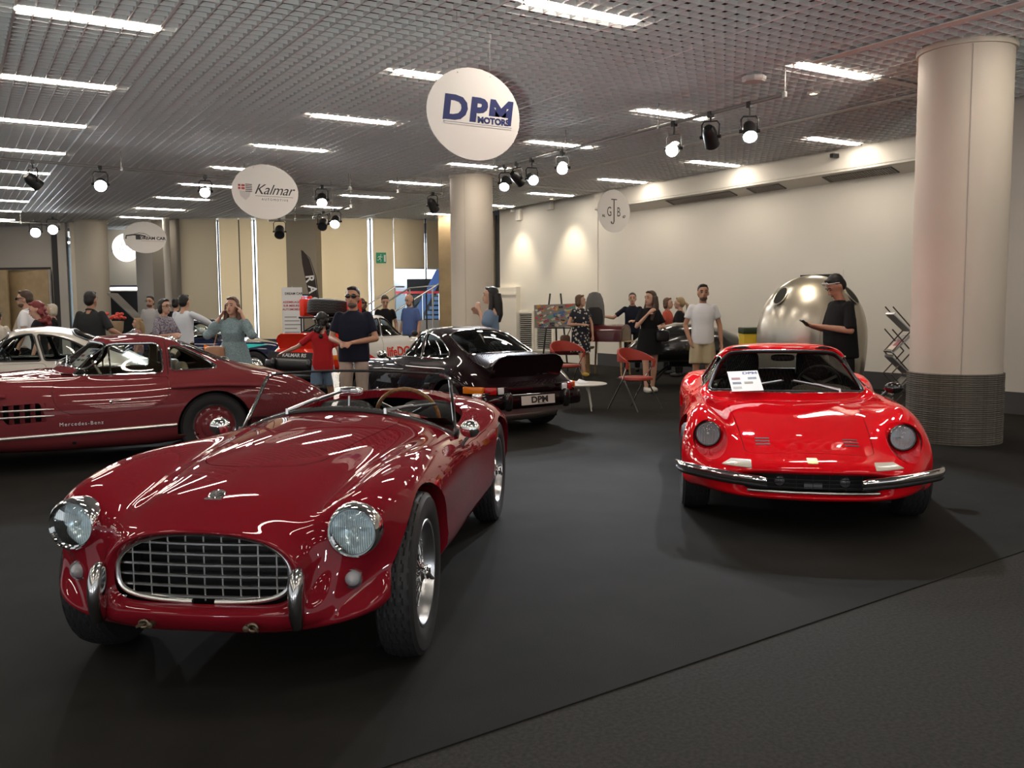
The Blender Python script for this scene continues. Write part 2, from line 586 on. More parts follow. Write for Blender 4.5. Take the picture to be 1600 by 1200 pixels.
# blinds along the glass front, bright daylight in the slits between them
BLD = mat('blind_grey_beige', (.50, .44, .34), .8)  # greyer, darker beige fabric of the wide left blind
def translucent(m, w):
    nt = m.node_tree
    b = nt.nodes['Principled BSDF']
    o = nt.nodes['Material Output']
    tr = nt.nodes.new('ShaderNodeBsdfTranslucent')
    tr.inputs[0].default_value = b.inputs['Base Color'].default_value
    mx = nt.nodes.new('ShaderNodeMixShader')
    mx.inputs[0].default_value = w
    nt.links.new(b.outputs[0], mx.inputs[1])
    nt.links.new(tr.outputs[0], mx.inputs[2])
    nt.links.new(mx.outputs[0], o.inputs[0])
translucent(BLINDM, .45)
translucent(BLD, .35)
blinds = [(284, 341, 27.6, 27.3, 0, BLD, 'wide grey-beige roller blind beside the pale pipe'), (345, 375, 27.4, 27.4, 0, BLINDM, 'narrow beige blind left of the standing woman in blue'), (377, 396, 27.4, 27.4, 0, BLINDM, 'narrow beige blind behind the standing woman in blue'),
          (403, 449, 27.4, 27.4, 0, BLINDM, 'beige blind left of the taupe pillar'), (500, 576, 27.6, 27.7, 0, BLINDM, 'broad beige blind right of the taupe pillar'), (584, 616, 27.6, 27.8, 0, BLINDM, 'beige blind that carries the exit sign'),
          (617, 664, 27.9, 28.3, 2.62, BLINDM, 'half-lowered blind above the escalator view'), (668, 687, 28.4, 28.7, 2.62, BLINDM, 'half-lowered blind beside the tan timber pillar')]
face_slab('window_4', 284, 616, 28.6, 28.6, .3, ZT, GLOW, .02)
for p0, p1, y0, y1, zb, m, lab in blinds:
    r = empty('roller_blind', PX((p0 + p1) / 2, 450, y0).xy.to_3d(), 0, 1, lab, 'blind', 'blinds along the glass front')
    o = face_slab('blind_fabric', p0, p1, y0, y1, zb, ZT - .1, m, .012, None, None)
    q = face_slab('blind_bar', p0, p1, y0 - .01, y1 - .01, zb, zb + .04, STEEL, .03, None, None)
    t = face_slab('blind_roller', p0, p1, y0 - .02, y1 - .02, ZT - .12, ZT, STEEL, .06, None, None)
    for x in (o, q, t):
        x.parent = r
        x.matrix_parent_inverse = Matrix.Translation(-r.location)
face_slab('wall_pillar_taupe', 449, 496, 26.7, 26.7, 0, ZT, PILB, .7)
face_slab('wall_pillar_tan', 686, 709, 27.0, 27.0, 0, ZT, TAN, .6)
for i, p in enumerate((343, 376, 399.5, 498, 580, 666)):
    if i in (2, 3, 4):
        face_slab('window_2', p - 3.6, p + 3.6, 28.1, 28.1, 0.9, 3.95, GLOW, .02)
    face_slab('trim_4', p - 1.0, p + 1.0, 28.0, 28.0, 0, ZT, DARKW, .05)
# view through to the neighbouring hall: pale wall, dark floor edge, escalator and balustrade
face_slab('wall_mall', 560, 730, 40, 40, 0, 7, mat('mall_wall', (.75, .75, .78), .6), .2)
face_slab('wall_mall_dark', 636, 690, 36, 36, 0, 2.55, DARKW, .2)
face_slab('window_3', 610, 690, 39.5, 39.5, 2.62, 4.2, GLOW, .02)
esc = empty('escalator', PX(650, 500, 33).xy.to_3d(), FWD, 1, 'blue escalator rising beyond the glass front', 'escalator')
EB = mat('escalator_blue', (.10, .20, .52), .4)
ES = mat('escalator_step', (.30, .42, .72), .4)
for k in range(16):
    x = -.15 + k * .085
    z = .0 + k * .17
    G().box(x - .05, x + .75, -.0 + k * .03, .3 + k * .03, z, z + .11).obj('escalator_step', ES, esc, smooth=False)
for dx in (-.28, .78):
    G().add([(dx - .45, 0, 0), (dx - .1, 0, 0), (dx + 1.45, .5, 3.0), (dx + 1.10, .5, 3.0), (dx - .45, .1, 0), (dx - .1, .1, 0), (dx + 1.45, .6, 3.0), (dx + 1.10, .6, 3.0)], [(0, 1, 2, 3), (7, 6, 5, 4), (0, 4, 5, 1), (1, 5, 6, 2), (2, 6, 7, 3), (3, 7, 4, 0)]).obj('escalator_side', EB, esc, smooth=False)
bal = empty('glass_balustrade', PX(655, 500, 30.5).xy.to_3d(), FWD, 1, 'glass balustrade with a red top rail before the escalator', 'balustrade')
for k in range(4):
    box_obj('glass_panel', -.95 + k * .55, -.43 + k * .55, -.01, .01, 1.05, 1.86, glass('balustrade_glass', (.75, .85, .88), 1.2), bal)
    G().tube([(-.97 + k * .55, 0, .9), (-.97 + k * .55, 0, 1.95)], .02, 8).obj('balustrade_post', STEEL, bal)
G().box(-1.0, 1.25, -.03, .03, 1.9, 1.98).obj('red_rail', mat('rail_red', (.5, .03, .03), .4), bal, smooth=False)
face_slab('wall_mall_step', 560, 690, 30.3, 30.3, 0, 1.02, mat('step_stone', (.22, .19, .15), .7), .3)
# stair rails behind the three visitors
sr = empty('stair_rail', PX(600, 520, 24).xy.to_3d(), FWD, 1, 'steel stair handrails rising behind the visitors by the white rally car', 'handrail')
def rl(*pp):
    o = PX(600, 520, 24).xy.to_3d()
    inv = Matrix.Rotation(-FWD, 4, 'Z') @ Matrix.Translation(-o)
    return [inv @ PX(*p) for p in pp]
for pts in (((556, 489, 24), (617, 448, 25), (632, 448, 25)), ((566, 495, 23.4), (640, 450, 24.4), (684, 446, 24.4)), ((600, 497, 22.8), (685, 444, 24)), ):
    G().tube(rl(*pts), .022, 8).obj('handrail', STEEL, sr)
for p in ((640, 452, 24.4), (676, 449, 24.4), (617, 450, 25)):
    q = rl(p)[0]
    G().tube([(q.x, q.y, 0), q], .02, 8).obj('rail_post', STEEL, sr)
for k in range(5):
    q = rl((640 + k * 9, 520, 25))[0]
    box_obj('stair_step', q.x - .5, q.x + 1.2, q.y, q.y + .3, 0, .16 * (k + 1), mat('step_stone', (.22, .19, .15), .7), sr)
ex = empty('exit_sign', PX(595.5, 403, 27.5), FWD, 1, 'green running-man emergency exit sign on the blind', 'sign')
GREEN = mat('exit_green', (.02, .16, .07), .5, emit=(.02, .2, .09), estr=.25)
G().box(-.15, .15, -.01, .01, -.16, .16).obj('sign_board', GREEN, ex, smooth=False)
WH = mat('exit_white', (.85, .85, .85), .5)
G().box(.085, .14, -.016, -.01, -.12, .09).obj('door_symbol', WH, ex, smooth=False)
man = G()
T_ = lambda pts, r: man.tube([(x, -.014, z) for x, z in pts], r, 6)
T_([(-.02, .05), (-.035, -.02)], .018); T_([(-.035, -.02), (-.0, -.06), (-.015, -.12)], .012); T_([(-.035, -.02), (-.07, -.06), (-.12, -.065)], .012)
T_([(-.02, .05), (.02, .02), (.05, .035)], .009); T_([(-.02, .05), (-.07, .04), (-.09, .0)], .009)
man.ell((-.005, -.014, .085), (.018, .005, .018), 10, 6)
man.obj('running_man', WH, ex)
# dark corner right of the pale column, low white partition
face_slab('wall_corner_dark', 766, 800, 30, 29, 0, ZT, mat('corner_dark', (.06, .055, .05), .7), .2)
face_slab('trim_5', 767, 773, 27.5, 27.5, 0, ZT, TAN, .1)
for k in range(4):
    face_slab('trim_6', 775 + k * 4.8, 777.6 + k * 4.8, 28.2 - .2 * k, 28.2 - .2 * k, 0, ZT, mat('slat_dark', (.10, .085, .06), .6), .1)
face_slab('wall_corner_grey', 793, 806, 27.6, 26.9, 0, ZT, mat('corner_grey', (.34, .31, .28), .7), .1)
slab('wall_partition', 13.50, 13.64, 21.5, 23.4, 0, 2.0, WALLM)
slab('trim_7', 13.48, 13.50, 21.5, 23.4, 1.78, 1.83, WALLM)
# louvred wall panels beside the easel
for k, (p0, p1, lab) in enumerate(((808, 835, 'tall louvred white wall vent next to the partition'), (839, 866, 'tall louvred white wall vent behind the easel'))):
    a_, b_ = PA(p0, 520, 13.64), PA(p1, 520, 13.64)
    r = empty('wall_vent', (13.64, a_.y, 0), 0, 1, lab, 'vent', 'louvred vents in the cream wall')
    w = a_.y - b_.y
    for q in ((-.05, 0, -w, -w + .06, .25, 1.33), (-.05, 0, -.06, 0, .25, 1.33), (-.05, 0, -w + .06, -.06, 1.27, 1.33), (-.05, 0, -w + .06, -.06, .25, .31)):
        box_obj('frame', *q, WALLM, r)
    G().box(-.01, -.004, -w + .06, -.06, .31, 1.27).obj('back', DARKW, r, smooth=False)
    sl = G().box(-.018, .018, -w + .06, -.06, -.004, .004).obj('louvre', mat('louvre_white', (.5, .48, .45), .6), r, smooth=False)
    sl.location, sl.rotation_euler = (-.03, 0, .34), (0, .6, 0)
    for i in range(1, 17):
        c = sl.copy(); COL.objects.link(c); c.parent = r
        c.location = (-.03, 0, .34 + i * .056)
# service door in the right wall behind the silver pod
a_, b_ = PA(1246, 422, WA), PA(1318, 422, WA)
a_.z = (a_.z + b_.z) / 2
d2 = empty('door_2')
d2['kind'] = 'structure'
for q in ((b_.y, b_.y + .07, 0, a_.z - .08), (a_.y - .07, a_.y, 0, a_.z - .08), (b_.y, a_.y, a_.z - .079, a_.z)):
    G().box(WA - .012, WA, *q).obj('door_frame', WALLM, d2, smooth=False)
G().box(WA - .002, WA, b_.y + .07, a_.y - .07, a_.z - .16, a_.z - .08).obj('door_gap', DARKW, d2, smooth=False)
G().box(WA - .006, WA, b_.y + .07, a_.y - .07, 0, a_.z - .16).obj('door_leaf', WALLM, d2, smooth=False)
# small ceiling and wall fittings
ap = empty('access_point', PF(1178, 124, ZC - .05), 0, 1, 'white octagonal box fixed below the ceiling grid', 'access point')
G().lathe([(0, -.03), (.12, -.03), (.14, -.01), (.14, .03), (0, .03)], 8).obj('case', mat('ap_white', (.62, .56, .54), .5), ap, smooth=False)
G().lathe([(.03, .03), (.03, .06)], 10).obj('mount', STEEL, ap)
for px, py, lab in ((802, 329, 'small white camera on the far corner of the cream wall'), (1305, 243, 'small dark camera on the soffit edge')):
    r = empty('security_camera', PA(px, py, 13.2 if px > 1000 else 13.5), 0, 1, lab, 'camera')
    box_obj('camera_body', -.10, .06, -.04, .04, -.04, .03, BLACK if px > 1000 else WHITE, r, .012)
    G().tube([(.03, 0, .0), (.08, 0, .05)], .015, 8).obj('camera_arm', WHITE, r)
for py, px in ((335, 813), (318, 862)):
    p = PA(px, py, 13.63)
    r = empty('wall_speaker', p, 0, 1, 'white box high on the cream wall by the corner' if px < 830 else 'flat white box high on the cream wall between the warm light pools', 'wall box')
    box_obj('speaker_case', -.10, 0, -.11, .11, -.17, .15, WALLM, r, .02)
    box_obj('speaker_front', -.108, -.10, -.085, .085, -.14, .12, WHITE, r)
dt = empty('smoke_detector', PF(590, 345, ZC - .02), 0, 1, 'small round lit fitting below the ceiling near the exit sign', 'ceiling light')
G().lathe([(0, -.05), (.16, -.03), (.18, .0), (.18, .02)], 24).obj('diffuser', mat('bulkhead_glow', (1, 1, 1), .5, emit=(.85, .95, 1), estr=5), dt)
G().lathe([(.19, .0), (.2, .03), (0, .03)], 24).obj('base', STEEL, dt)

# ================================================================== lighting tracks and spot lamps
SPOTB = mat('spot_black', (.015, .015, .016), .4)
RAILM = mat('rail_grey', (.35, .34, .32), .4, .5)
def track(lab, p, q):
    p, q = Vector(p), Vector(q)
    r = empty('lighting_rail', p, 0, 1, lab, 'rail')
    G().tube([(0, 0, 0), q - p], .022, 8).obj('rail_tube', RAILM, r)
    n = max(2, int((q - p).length / 1.8))
    for i in range(n + 1):
        t = (q - p) * (i / n)
        G().tube([t, t + Vector((0, 0, ZC - p.z + .03))], .006, 6).obj('hanger', RAILM, r)
        G().box(-.02, .02, -.02, .02, -.03, .03, MX(t)).obj('rail_clip', STEEL, r, smooth=False)
    return r
ZR = 3.86
RAILS = dict(R=(Vector((8.20, 7.3, ZR)), Vector((8.20, 13.75, ZR))), L=(PF(-40, 244, ZR), PF(545, 294, ZR)), S=(PF(548, 294.5, ZR), PF(690, 303, ZR)), P=(PX(420, 344.5, 22), PX(505, 341.5, 21)), K=(PX(490, 340, 20.2), PX(548, 322, 19)), F=(PF(-30, 345, ZR), PF(92, 350.5, ZR)))
track('long lighting rail above the red coupe', *RAILS['R'])
track('long lighting rail across the left of the ceiling', *RAILS['L'])
track('short lighting rail left of the pale column', *RAILS['S'])
track('lighting rail in front of the taupe pillar', *RAILS['P'])
track('short lighting rail over the white rally car', *RAILS['K'])
track('lighting rail at the far left end of the hall', *RAILS['F'])
def on_rail(px, py, rail):
    p, q = RAILS[rail]
    e = (q - p).cross(Vector((0, 0, 1)))
    o = Vector((0, 0, HC))
    d = PX(px, py, 10.) - o
    c = o + d * ((p - o).dot(e) / d.dot(e))
    k = (c - p).dot(q - p) / (q - p).length_squared
    return c, (p + (q - p) * k).z
def spot(px, py, rail, aim, lit, lab, r=.085, L=.24, silver=False, watts=0., ang=50.):
    c, zr = on_rail(px, py, rail)
    r *= .82
    d = (Vector(aim) - c).normalized()
    root = empty('spot_lamp', c, 0, 1, lab, 'spot lamp', 'spot lamps on the ceiling rails')
    M = frame_to((0, 0, 0), d)
    body = STEEL if silver else SPOTB
    G().lathe([(0, -L * .55), (r * .55, -L * .55), (r * .85, -L * .42), (r, -L * .2), (r, L * .42), (r * 1.04, L * .45), (r * .98, L * .45), (r * .95, L * .40)], 24, M).obj('lamp_can', body, root, sharp=35)
    G().lathe([(0, L * .36), (r * .94, L * .36)], 24, M).obj('lamp_lens', SPOTM if lit else mat('dark_lens', (.03, .03, .035), .2), root)
    side = d.cross(Vector((0, 0, 1)))
    side = side.normalized() if side.length > 1e-3 else Vector((1, 0, 0))
    top = Vector((0, 0, r * 2.1))
    G().tube([side * r * 1.15, side * r * 1.2 + top * .8, side * r * .9 + top, -side * r * .9 + top, -side * r * 1.2 + top * .8, -side * r * 1.15], .010, 6).obj('lamp_yoke', body, root)
    for s in (1, -1):
        G().lathe([(0, .03), (.02, .03), (.022, 0), (.01, -.03)], 10, frame_to(side * s * r * 1.12, side * s)).obj('yoke_knob', SPOTB, root)
    G().tube([top, top + Vector((0, 0, max(.02, zr - c.z - r * 2.1 - .03)))], .012, 8).obj('lamp_stem', SPOTB, root)
    G().box(-.03, .03, -.03, .03, -.02, .05, MX(top + Vector((0, 0, max(.02, zr - c.z - r * 2.1 - .03))))).obj('rail_clamp', SPOTB, root, smooth=False)
    if watts:
        l = bpy.data.lights.new('spot_beam', 'SPOT')
        l.energy = watts
        l.color = (.88, .93, 1)
        l.spot_size = math.radians(ang)
        l.spot_blend = .5
        l.shadow_soft_size = r * .9
        lo = bpy.data.objects.new('spot_beam', l)
        COL.objects.link(lo)
        lo.parent = root
        lo.matrix_local = frame_to(d * L * .5, -d)
    return root
RD, AC_, GW, PO = CW(-1.2, 4.5, .4), CW(2.1, 6.8, .3), CW(-4.2, 8.6, .5), CW(-.5, 11.5, .5)
CARS = dict(road=CW(-1.2, 5.0, .4), red=CW(2.3, 7.4, .3), gull=CW(-3.9, 8.9, .5), duck=CW(-.6, 11.8, .5))
spot(1053, 232, 'R', CARS['road'], True, 'silver spot lamp lit, first on the rail above the red coupe', .10, silver=True, watts=420)
spot(1110, 214, 'R', CW(4, 15, 1), False, 'unlit black spot lamp in the middle of the rail above the red coupe', .11, .30)
spot(1171, 205, 'R', CARS['red'], True, 'lit black spot lamp nearest the roped column', .10, .28, watts=420)
spot(879, 262, 'R', CW(-.2, 4.8, .2), True, 'lit silver spot lamp hanging right of the round centre sign', .10, silver=True, watts=420)
spot(831, 279, 'R', CARS['red'], True, 'lit black spot lamp, rightmost of the three by the pale column', .10, .26, watts=300)
spot(808, 279, 'R', CW(3, 19, 1), False, 'unlit black spot lamp, middle of the three by the pale column', .10, .28)
spot(789, 286, 'R', CARS['duck'], True, 'black spot lamp pointing down-left beside the pale column', .10, .30, watts=300)
spot(52, 283, 'L', CW(-6, 18, 1), False, 'unlit black spot lamp at the far left of the left rail', .12, .26)
spot(157, 288, 'L', CARS['gull'], True, 'lit spot lamp above the man in the dark shirt', .12, .24, watts=420)
spot(321, 299, 'L', CARS['gull'], True, 'lit spot lamp on the left rail beside the oval scripted sign', .11, .22, watts=300)
spot(503, 312, 'L', CW(-3, 14.5, 1), True, 'black spot lamp aimed down right of the oval scripted sign', .12, .30, watts=200)
spot(676, 321, 'S', CW(-.5, 22, 1), False, 'black spot lamp on the short rail left of the pale column', .12, .3)
spot(437, 362, 'P', CW(-5, 19, 1), False, 'black spot lamp in front of the taupe pillar', .14, .32)
spot(505, 350, 'K', CW(-4, 16, 1), False, 'black spot lamp left of the pair over the rally car', .12, .30)
spot(524, 346, 'K', CW(-3.5, 16, 1), True, 'lit gold-toned spot lamp right of the pair over the rally car', .12, .30, watts=150)
spot(56, 362, 'F', CW(-9, 16, .8), True, 'lit spot lamp, left of the far left pair', .16, .36, watts=250)
spot(83, 358, 'F', CW(-8, 14, .8), True, 'lit spot lamp, right of the far left pair', .16, .30, watts=250)
# unseen fill lamps on stands, added behind the photographer to brighten the ceiling
def flood(x, ax, w, lab):
    p = CW(x, -3.2, .62)
    d = (CW(ax, 8.0, 6.2) - p).normalized()
    r = empty('added_fill_lamp', p, 0, 1, lab, 'added fill lamp', 'added fill lamps behind the photographer')
    M = frame_to((0, 0, 0), d)
    box_obj('lamp_case', -.2, .2, -.14, .14, -.12, .0, SPOTB, r, .01, M)
    G().box(-.18, .18, -.12, .12, .0, .006, M).obj('lamp_face', SPOTM, r, smooth=False)
    G().tube([(0, 0, -.1), (0, 0, -.55)], .02, 8).obj('stand_pole', SPOTB, r)
    for k in range(3):
        a = k * 2 * PI / 3
        G().tube([(0, 0, -.5), (.3 * math.cos(a), .3 * math.sin(a), -.61)], .012, 6).obj('stand_leg', SPOTB, r)
    l = bpy.data.lights.new('added_fill_beam', 'SPOT')
    l.energy, l.color, l.spot_size, l.spot_blend, l.shadow_soft_size = w, (.88, 1, .95), math.radians(46), .7, .16
    lo = bpy.data.objects.new('added_fill_beam', l)
    COL.objects.link(lo)
    lo.parent = r
    lo.matrix_local = frame_to(d * .03, -d)
flood(-5.0, -7.5, 430, 'left added fill lamp on a stand behind the photographer')
flood(-.6, -1.0, 620, 'middle added fill lamp on a stand behind the photographer')
flood(3.6, 5.5, 330, 'right added fill lamp on a stand behind the photographer')
# recessed downlights that wash the cream wall, and one added for the pod
def washer(p, w, lab, ang=75):
    r = empty('wash_downlight', p, 0, 1, lab, 'downlight')
    G().lathe([(.05, -.01), (.075, -.01), (.08, .0), (.08, .05)], 20).obj('bezel', WHITE, r)
    G().lathe([(0, .01), (.05, .01)], 20).obj('lamp_face', mat('washer_glow', (1, 1, 1), .5, emit=(1, .86, .62), estr=12), r)
    l = bpy.data.lights.new('wash_beam', 'SPOT')
    l.energy, l.color, l.spot_size, l.spot_blend, l.shadow_soft_size = w, (1, .84, .60), math.radians(ang), .8, .05
    lo = bpy.data.objects.new('wash_beam', l)
    COL.objects.link(lo)
    lo.parent = r
    lo.location = (0, 0, -.02)
    lo.rotation_euler = (0, -.25, 0)
for b, lab in ((18.95, 'recessed downlight over the cream wall by the far round sign'), (21.4, 'recessed downlight over the cream wall at the corner')):
    washer((12.95, b, ZC - .01), 90, lab)
p_ = PX(1262, 560, 11.7)  # extra downlight, added to give the pod a warm highlight
washer((p_.x, p_.y, ZC - .01), 160, 'added downlight that puts a highlight on the silver pod', 60)

# ================================================================== hanging oval signs
SIGNW = mat('sign_white', (.80, .77, .73), .5)
INK = mat('sign_ink_blue', (.018, .028, .13), .5)
INKB = mat('sign_ink_black', (.03, .03, .035), .5)
def sign(px, py, Y, a, b, lab):
    p = PX(px, py, Y)
    r = empty('hanging_sign', p, 0, 1, lab, 'sign')
    G().loft([[(a * k * math.cos(2 * PI * i / 72), y, b * k * math.sin(2 * PI * i / 72)) for i in range(72)] for k, y in ((.995, -.006), (1, -.004), (1, .004), (.995, .006))]).obj('sign_board', SIGNW, r, sharp=30)
    for s in (-.35, .35):
        G().tube([(a * s, 0, b * .93), (a * s, 0, ZC - p.z + .03)], .0015, 5).obj('hanging_wire', STEEL, r)
        G().ell((a * s, -.006, b * .86), (.006, .004, .008), 8, 6).obj('wire_eye', STEEL, r)
    return r
def txt(r, s, x, z, size, m, **k):
    return text_mesh('sign_lettering', s, size, m, r, MX((x, -.008, z), (PI / 2, 0, 0)), ext=.001, **k)
s1 = sign(741, 179, 8.6, .495, .420, 'round white hanging sign with dark blue DPM motors lettering')
txt(s1, 'DPM', .03, .03, .30, INK, bold=.014, sx=1.15, shear=.12, spacing=1.13)
G().box(-.32, .40, -.011, -.0075, -.105, -.072).obj('white_band', SIGNW, s1, smooth=False)
G().box(.02, .36, -.0105, -.0072, -.095, .0).obj('white_band', SIGNW, s1, smooth=False)
text_mesh('sign_lettering', 'MOTORS', .078, INK, s1, MX((.20, -.013, -.048), (PI / 2, 0, 0)), ext=.001, bold=.004, sx=1.08)
G().box(-.33, .40, -.012, -.0078, -.091, -.087).obj('thin_line', INK, s1, smooth=False)
s2 = sign(415, 300, 14.1, .515, .415, 'oval white hanging sign with script name and small red shield')
txt(s2, 'Kalmar', .12, .03, .22, INKB, shear=.45, sx=1.0, spacing=.95)
G().box(-.16, .43, -.009, -.0075, -.068, -.063).obj('thin_line', INKB, s2, smooth=False)
txt(s2, 'AUTOMOTIVE', .14, -.115, .048, INKB, spacing=1.5)
REDI = mat('shield_red', (.45, .06, .06), .5)
for q in ((-.42, -.385, .065, .095), (-.37, -.32, .065, .095), (-.42, -.385, .02, .052), (-.37, -.32, .02, .052)):
    G().box(q[0], q[1], -.010, -.0075, q[2], q[3]).obj('shield_flag', REDI, s2, smooth=False)
for i in range(5):
    G().box(-.31, -.21, -.010, -.0075, -.008, .004, MX((0, 0, .1 - i * .026), (0, 0, 0))).obj('shield_check', INKB, s2, smooth=False)
G().prism([(-.40, .0), (-.23, .0), (-.25, -.08), (-.31, -.14), (-.385, -.08)], .0075, .009, MX((0, 0, 0), (PI / 2, 0, 0))).obj('shield_field', mat('shield_grey', (.60, .55, .53), .5), s2, smooth=False)
s3 = sign(226.5, 371, 24.0, .535, .41, 'oval white hanging sign with a car outline and dream car lettering')
txt(s3, 'DREAM CAR', .19, -.02, .105, INKB, bold=.004, sx=1.1)
g = G()
g.tube([(-.47, -.01, -.05), (-.46, -.01, .03), (-.30, -.01, .06), (-.12, -.01, .06), (.02, -.01, .03)], .016, 6)
g.tube([(-.32, -.01, .06), (-.14, -.01, .115), (.0, -.01, .10), (.12, -.01, .03)], .006, 6)
g.box(-.23, -.12, -.012, -.008, -.06, .05)
g.obj('car_outline', INKB, s3)
G().box(-.10, .47, -.010, -.0075, -.095, -.088).obj('thin_line', mat('thin_red', (.4, .2, .18), .5), s3, smooth=False)
s4 = sign(959, 330, 17.9, .40, .415, 'round white hanging sign with thin GTB letters before the cream wall')
txt(s4, 'G', -.115, -.02, .26, mat('sign_grey_ink', (.10, .09, .08), .5), sx=.62)
txt(s4, 'B', .115, -.02, .26, mat('sign_grey_ink', (.10, .09, .08), .5), sx=.62)
g = G()
g.tube([(.0, -.009, .22), (.0, -.009, -.20), (-.02, -.009, -.24), (-.055, -.009, -.235), (-.065, -.009, -.20)], .011, 6)
g.box(-.07, .07, -.010, -.0075, .215, .235)
g.obj('tall_letter', mat('sign_grey_ink', (.10, .09, .08), .5), s4)
for x, t in ((-.25, 'N.'), (.25, '67')):
    txt(s4, t, x, -.10, .07, mat('sign_grey_ink', (.10, .09, .08), .5), bold=.003)
# ================================================================== smooth surfaces for the car bodies
class Surf:
    """a smooth sheet through a net of points; v runs over the full width (net holds the half from the middle outward)"""
    def __init__(s, half, k=.85, mirror=True):
        P = np.array(half, float)                       # I x J x 3, y >= 0
        if mirror:
            Q = P[:, :0:-1].copy()
            Q[..., 1] *= -1
            P = np.concatenate([Q, P], 1)
        s.I, s.J = P.shape[:2]
        s.mid = (s.J - 1) // 2
        C = s.solve(s.solve(P, k).transpose(1, 0, 2), k).transpose(1, 0, 2)
        s.C = np.pad(C, ((1, 1), (1, 1), (0, 0)))
        s.C[0] = 2 * s.C[1] - s.C[2]
        s.C[-1] = 2 * s.C[-2] - s.C[-3]
        s.C[:, 0] = 2 * s.C[:, 1] - s.C[:, 2]
        s.C[:, -1] = 2 * s.C[:, -2] - s.C[:, -3]
        s.cache = None
    @staticmethod
    def solve(P, k):
        n = P.shape[0]
        A = np.zeros((n, n))
        for i in range(n):
            A[i, i] = 4 / 6
            if 0 < i < n - 1:
                A[i, i - 1] = A[i, i + 1] = 1 / 6
            else:
                A[i, i] = 1
        X = np.linalg.solve(A, P.reshape(n, -1)).reshape(P.shape)
        return P + k * (X - P)
    @staticmethod
    def basis(t):
        return np.stack([(1 - t) ** 3, 3 * t ** 3 - 6 * t ** 2 + 4, -3 * t ** 3 + 3 * t ** 2 + 3 * t + 1, t ** 3], -1) / 6
    def at(s, u, v):
        u = np.clip(np.asarray(u, float), 0, s.I - 1)
        v = np.clip(np.asarray(v, float), 0, s.J - 1)
        i = np.minimum(u.astype(int), s.I - 2)
        j = np.minimum(v.astype(int), s.J - 2)
        bu, bv = s.basis(u - i), s.basis(v - j)
        out = np.zeros(u.shape + (3,))
        for a in range(4):
            for b in range(4):
                out += (bu[..., a] * bv[..., b])[..., None] * s.C[i + a, j + b]
        return out
    def nrm(s, u, v):
        e = 1e-3
        du = s.at(np.minimum(u + e, s.I - 1), v) - s.at(np.maximum(u - e, 0), v)
        dv = s.at(u, np.minimum(v + e, s.J - 1)) - s.at(u, np.maximum(v - e, 0))
        n = np.cross(du, dv)
        return n / np.maximum(np.linalg.norm(n, axis=-1, keepdims=True), 1e-12)
    def inv(s, pts, axes, box=(0, 1e9, 0, 1e9)):
        """(u, v) of outline points given in two of the three axes; box limits where to look in the net"""
        if s.cache is None:
            uu, vv = np.meshgrid(np.linspace(0, s.I - 1, s.I * 14), np.linspace(0, s.J - 1, s.J * 12), indexing='ij')
            s.cache = (uu.ravel(), vv.ravel(), s.at(uu, vv).reshape(-1, 3))
        uu, vv, pp = s.cache
        m = (uu >= box[0]) & (uu <= box[1]) & (vv >= box[2]) & (vv <= box[3])
        uu, vv, pp = uu[m], vv[m], pp[m][:, axes]
        Q = np.array(pts, float)
        k = np.array([np.argmin(((pp - q) ** 2).sum(1)) for q in Q])
        u, v = uu[k].copy(), vv[k].copy()
        e = 1e-4
        ax = list(axes)
        for _ in range(6):
            S0 = s.at(u, v)[:, ax]
            a = (s.at(u + e, v)[:, ax] - S0) / e
            b = (s.at(u, v + e)[:, ax] - S0) / e
            r = Q - S0
            aa, bb, ab = (a * a).sum(1), (b * b).sum(1), (a * b).sum(1)
            lam = 4e-4 * (aa + bb) + 1e-12
            ra, rb = (a * r).sum(1), (b * r).sum(1)
            det = (aa + lam) * (bb + lam) - ab * ab
            du = np.clip(((bb + lam) * ra - ab * rb) / det, -.15, .15)
            dv = np.clip(((aa + lam) * rb - ab * ra) / det, -.15, .15)
            u = np.clip(u + du, max(0, box[0]), min(s.I - 1, box[1]))
            v = np.clip(v + dv, max(0, box[2]), min(s.J - 1, box[3]))
        return np.stack([u, v], 1)

def smooth_loop(pts, n=48, r=None):
    """closed Catmull-Rom loop through the points"""
    P = np.array(pts, float)
    k = len(P)
    d = np.linalg.norm(np.roll(P, -1, 0) - P, axis=1) ** .5
    out = []
    per = np.maximum(1, np.round(n * d / d.sum())).astype(int)
    for i in range(k):
        p0, p1, p2, p3 = P[i - 1], P[i], P[(i + 1) % k], P[(i + 2) % k]
        for j in range(per[i]):
            t = j / per[i]
            out.append(.5 * (2 * p1 + (p2 - p0) * t + (2 * p0 - 5 * p1 + 4 * p2 - p3) * t * t + (3 * p1 - p0 - 3 * p2 + p3) * t ** 3))
    return np.array(out)

def round_poly(pts, r, seg=5, step=.05):
    """closed polygon with rounded corners, sides subdivided"""
    P = [np.array(p, float) for p in pts]
    k = len(P)
    rr = r if isinstance(r, (list, tuple)) else [r] * k
    out = []
    for i in range(k):
        a, b, c = P[i - 1], P[i], P[(i + 1) % k]
        la, lc = np.linalg.norm(a - b), np.linalg.norm(c - b)
        t = min(rr[i], la * .48, lc * .48)
        p, q = b + (a - b) / la * t, b + (c - b) / lc * t
        for j in range(seg + 1):
            w = j / seg
            out.append((1 - w) ** 2 * p + 2 * w * (1 - w) * b + w * w * q)
    res = []
    n = len(out)
    for i in range(n):
        a, b = out[i], out[(i + 1) % n]
        m = max(1, int(np.linalg.norm(b - a) / step))
        for j in range(m):
            res.append(a + (b - a) * j / m)
    return np.array(res)

